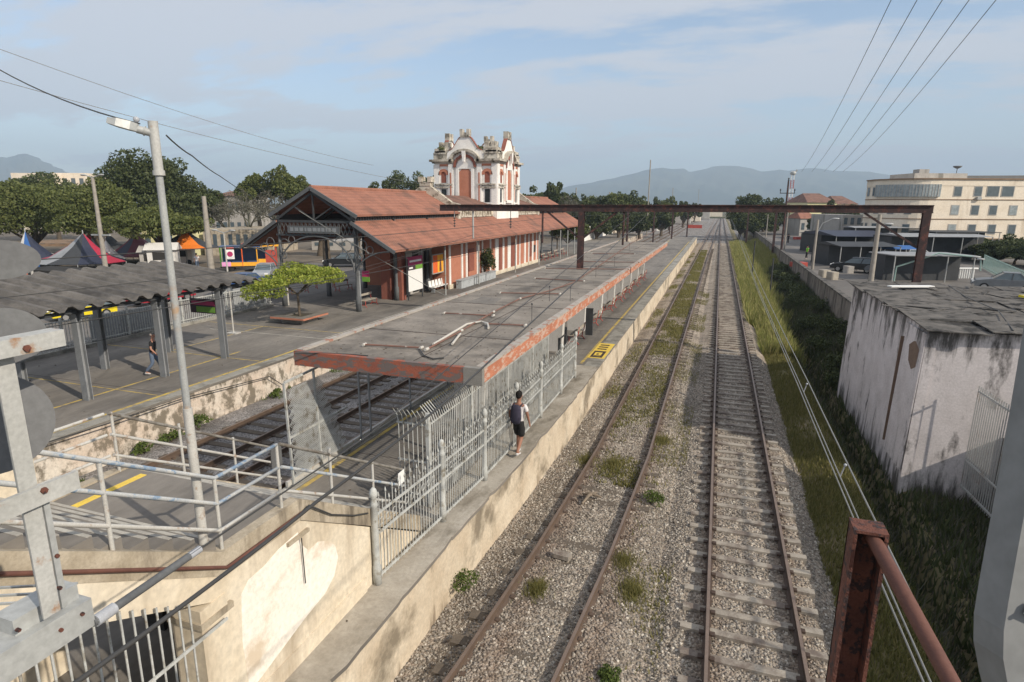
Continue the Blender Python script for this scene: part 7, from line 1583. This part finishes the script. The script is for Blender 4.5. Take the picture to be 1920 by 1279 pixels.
for x, mt in ((-2.6, 'lime'), (-.6, 'poster_orange'), (.8, 'poster_yellow'), (2.6, 'red_paint')):
    for y in (-.98, .98): m = MB(); m.tube([(x, y, .6), (x, y, 2.55)], .06, 6); m.build('post', mt, pt_, local=True)
m = MB(); m.box(-2.1, -1.3, -1.05, -1.02, 1.35, 2.3); m.build('sign_plate', 'sign_white', pt_, local=True); m = MB(); m.tube([(-1.7, -1.05, 1.85), (-1.7, -1.07, 1.85)], .27, 14); m.build('pink_emblem', 'magenta', pt_, local=True)
for x in (-1.8, 1.6):
    for y in (-.9, .9): m = MB(); m.tube([(x, y-.1, .35), (x, y+.1, .35)], .36, 14); m.build('wheel', 'tyre', pt_, local=True)
b = at(441, 503, z=.8); m = MB(); m.ball((b.x, b.y, 1.55), .85, .75, .55, 14, 9); m.build('green_ball', 'lime', label='large lime green inflatable ball at the end of the play truck', cat='inflatable')
b = at(433, 495, z=.8); m = MB(); m.ball((b.x, b.y, 2.3), .55, .55, .65, 12, 8); m.build('orange_ball', 'poster_orange', label='orange inflatable ball behind the green one', cat='inflatable')
# buildings beyond the plaza
house('low pale ochre building under the bare trees behind the play truck', 385, 500, 430, 480, 80, 'cream_grime', None, 0, 12, (1, 8), 'low_building', base_z=.8)
house('brick and beige building behind the bare trees left of the shed', 405, 470, 368, 440, 115, 'bldg_grey', 'tiles_old', 1.0, 10, (2, 5), base_z=.8)
house('yellow green painted house behind the tents', 270, 372, 432, 470, 80, 'bldg_yellow', None, 0, 8, (1, 5), base_z=.8)
house('pale block showing through the trees at the far left', 20, 130, 456, 480, 95, 'trim_brown', None, 0, 10, (1, 6), base_z=.8)
for i, (x0, x1, d) in enumerate([(45, 85, 150), (120, 180, 160)]): house('white rooftop showing between the left tree crowns, %s' % ['left one', 'right one'][i], x0, x1, 326, 470, d, 'bldg_cream', None, 0, 10, (3, 4), base_z=.8)
house('grey low house far beyond the iron shed', 585, 700, 452, 468, 90, 'bldg_grey', None, 0, 8, (1, 5), base_z=.8)
ptree = [(600, 470, 'dark tree trunk and crown seen through the iron shed'), (670, 470, 'dark crown behind the right aisle of the iron shed')]
for i, (px, py, l) in enumerate(ptree): ftree(l, px, 395, 480, 80, 34, 5000, .35, 'leaf_dark', 150+i, 8, .6, group='trees seen through the iron shed')
b = at(614, 500, z=.8); m = MB(); m.tube([(b.x, b.y, .8), (b.x, b.y, 5.5)], [.45, .3], 8); m.build('dead_tree', 'bark', label='bare dark trunk under the iron shed beside the black hatchback', cat='tree')

crs = [(1545, 520, 'slat', 'brown'), (1560, 524, 'slat', 'pale'), (1590, 512, 'bldg_grey', 'grey'), (1650, 500, 'red_paint', 'red'), (1600, 506, 'bldg_grey', 'light grey'), (1700, 505, 'tarp_white', 'pale'), (1740, 498, 'tarp_dark', 'dark'), (1575, 505, 'trim_brown', 'dark brown')]
for (px, py, mt, cn), l in zip(crs, ('at the near tent corner', 'before the near tent', 'between two tent posts', 'behind the thick concrete pole', 'inside the near tent', 'beside the kiosk', 'left of the gantry mast', 'deep in the near tent')):
    p = at(px, py, z=1.2); lump('small %s market crate %s' % (cn, l), (p.x, p.y, 1.2), .9, .7, .7, px*.1, mt, 'crate', 'market_crate', 'market crates on the right street')
# far town strip along the line and the level crossing clutter
for i, (px, py, d, w, h, mt) in enumerate([(1290, 402, 300, 12, 5, 'bldg_cream'), (1308, 398, 360, 14, 6, 'bldg_grey'), (1272, 404, 260, 10, 5, 'bldg_grey'), (1330, 392, 420, 18, 6, 'bldg_cream'), (1215, 398, 240, 9, 6, 'bldg_cream')]):
    b = at(px, py, d=d); m = MB(); m.box(b.x-w/2, b.x+w/2, b.y, b.y+10, 0, h); t = thing('small_house', 'far small house at the end of the line, %s from the left' % ['third', 'fourth', 'second', 'last', 'first'][i], 'house', (b.x, b.y, 0), 'far houses along the line'); m.build('wall', mt, t)
    m = MB(); m.prism([(b.x-w/2-.5, b.y-.5, h), (b.x+w/2+.5, b.y-.5, h), (b.x, b.y-.5, h+2)], (0, 11, 0)); m.build('roof', 'tiles', t)
p = at(1305, 423, z=PZ); m = MB(); m.box(p.x-3, p.x+2, p.y, p.y+.5, .2, 1.3); m.build('red_barrier', 'red_paint', label='red barrier at the far end of the island platform', cat='barrier')
for i, y in enumerate([95, 135, 180, 240]):
    t = thing('catenary_gantry', 'distant gantry frame over the tracks, %s beyond the canopy' % ['first', 'second', 'third', 'fourth'][i], 'gantry', (0, y, 0), 'distant gantries over the tracks')
    for x in (-13.5, 5.5 if i else 7.6): m = MB(); m.box(x-.15, x+.15, y-.15, y+.15, -.6, 7.6); m.build('mast', 'gantry', t)
    m = MB(); m.box(-13.5, 7.6 if not i else 5.5, y-.1, y+.1, 7.0, 7.25); m.build('beam', 'gantry', t)
    if y == 95: pass

# ================================================================= HILLS
def hills(name, prof, d, base_back=1500, seed=1, n=160, shift=0):
    xs = np.linspace(prof[0][0], prof[-1][0], n); hz = np.interp(xs, [p[0] for p in prof], [p[1] for p in prof]); rg = np.random.default_rng(seed); m_ = 26; V = []
    for i in range(n):
        top = at(float(xs[i]), float(hz[i]), d=d); dirv = Vector((top.x, top.y, 0)).normalized()
        for j in range(m_):
            s = j/(m_-1); r = (s-.72)/.72 if s < .72 else (s-.72)/.28; off = (s-.72)*base_back*1.7; f = (1-abs(r))**1.15 if abs(r) < 1 else 0
            nz = (sin(i*.55+j*.9+seed)+.6*sin(i*1.3-j*.5)+.5*sin(i*.21+j*1.7))*16*(1-f)*f*4; V.append((top.x+dirv.x*off+12*sin(i*.9+j), top.y+dirv.y*off, max(-3, top.z*f+nz*.6)))
    V = np.array(V); i = (np.arange(n-1)[:, None]*m_+np.arange(m_-1)[None]).ravel(); F = np.stack([i, i+m_, i+m_+1, i+1], 1); return np_mesh(name, V, F, 'hills_green', True, kind='structure')
hills('hills', [(1000, 372), (1040, 360), (1060, 350), (1100, 344), (1130, 338), (1170, 330), (1195, 323), (1222, 317), (1240, 314), (1262, 317), (1280, 316), (1296, 323), (1312, 319), (1335, 313), (1352, 311), (1385, 311), (1410, 317), (1432, 322), (1460, 318), (1480, 320), (1500, 317), (1525, 315), (1548, 318), (1572, 321), (1600, 321), (1630, 322), (1655, 326), (1685, 333), (1720, 343), (1760, 352), (1810, 360), (1880, 368), (1990, 372)], 5200, seed=3)
hills('hills', [(-260, 330), (-160, 300), (-80, 305), (-20, 296), (0, 294), (14, 296), (32, 290), (46, 288), (62, 292), (85, 304), (105, 313), (125, 322), (160, 338), (230, 372)], 4300, seed=5)
# ================================================================= HAZE
m = MB(); m.box(-6800, 8200, -300, 8600, -3.2, 560); hz_o = m.build('haze', [], kind='stuff')
hm = bpy.data.materials.new('haze_air'); hm.use_nodes = True; n_ = hm.node_tree; n_.nodes.remove(n_.nodes['Principled BSDF'])
pv = n_.nodes.new('ShaderNodeVolumePrincipled'); pv.inputs['Color'].default_value = (.62, .80, 1.0, 1); pv.inputs['Density'].default_value = 2.5e-4; pv.inputs['Anisotropy'].default_value = 0.0
n_.links.new(pv.outputs[0], n_.nodes['Material Output'].inputs['Volume']); hz_o.data.materials.append(hm)
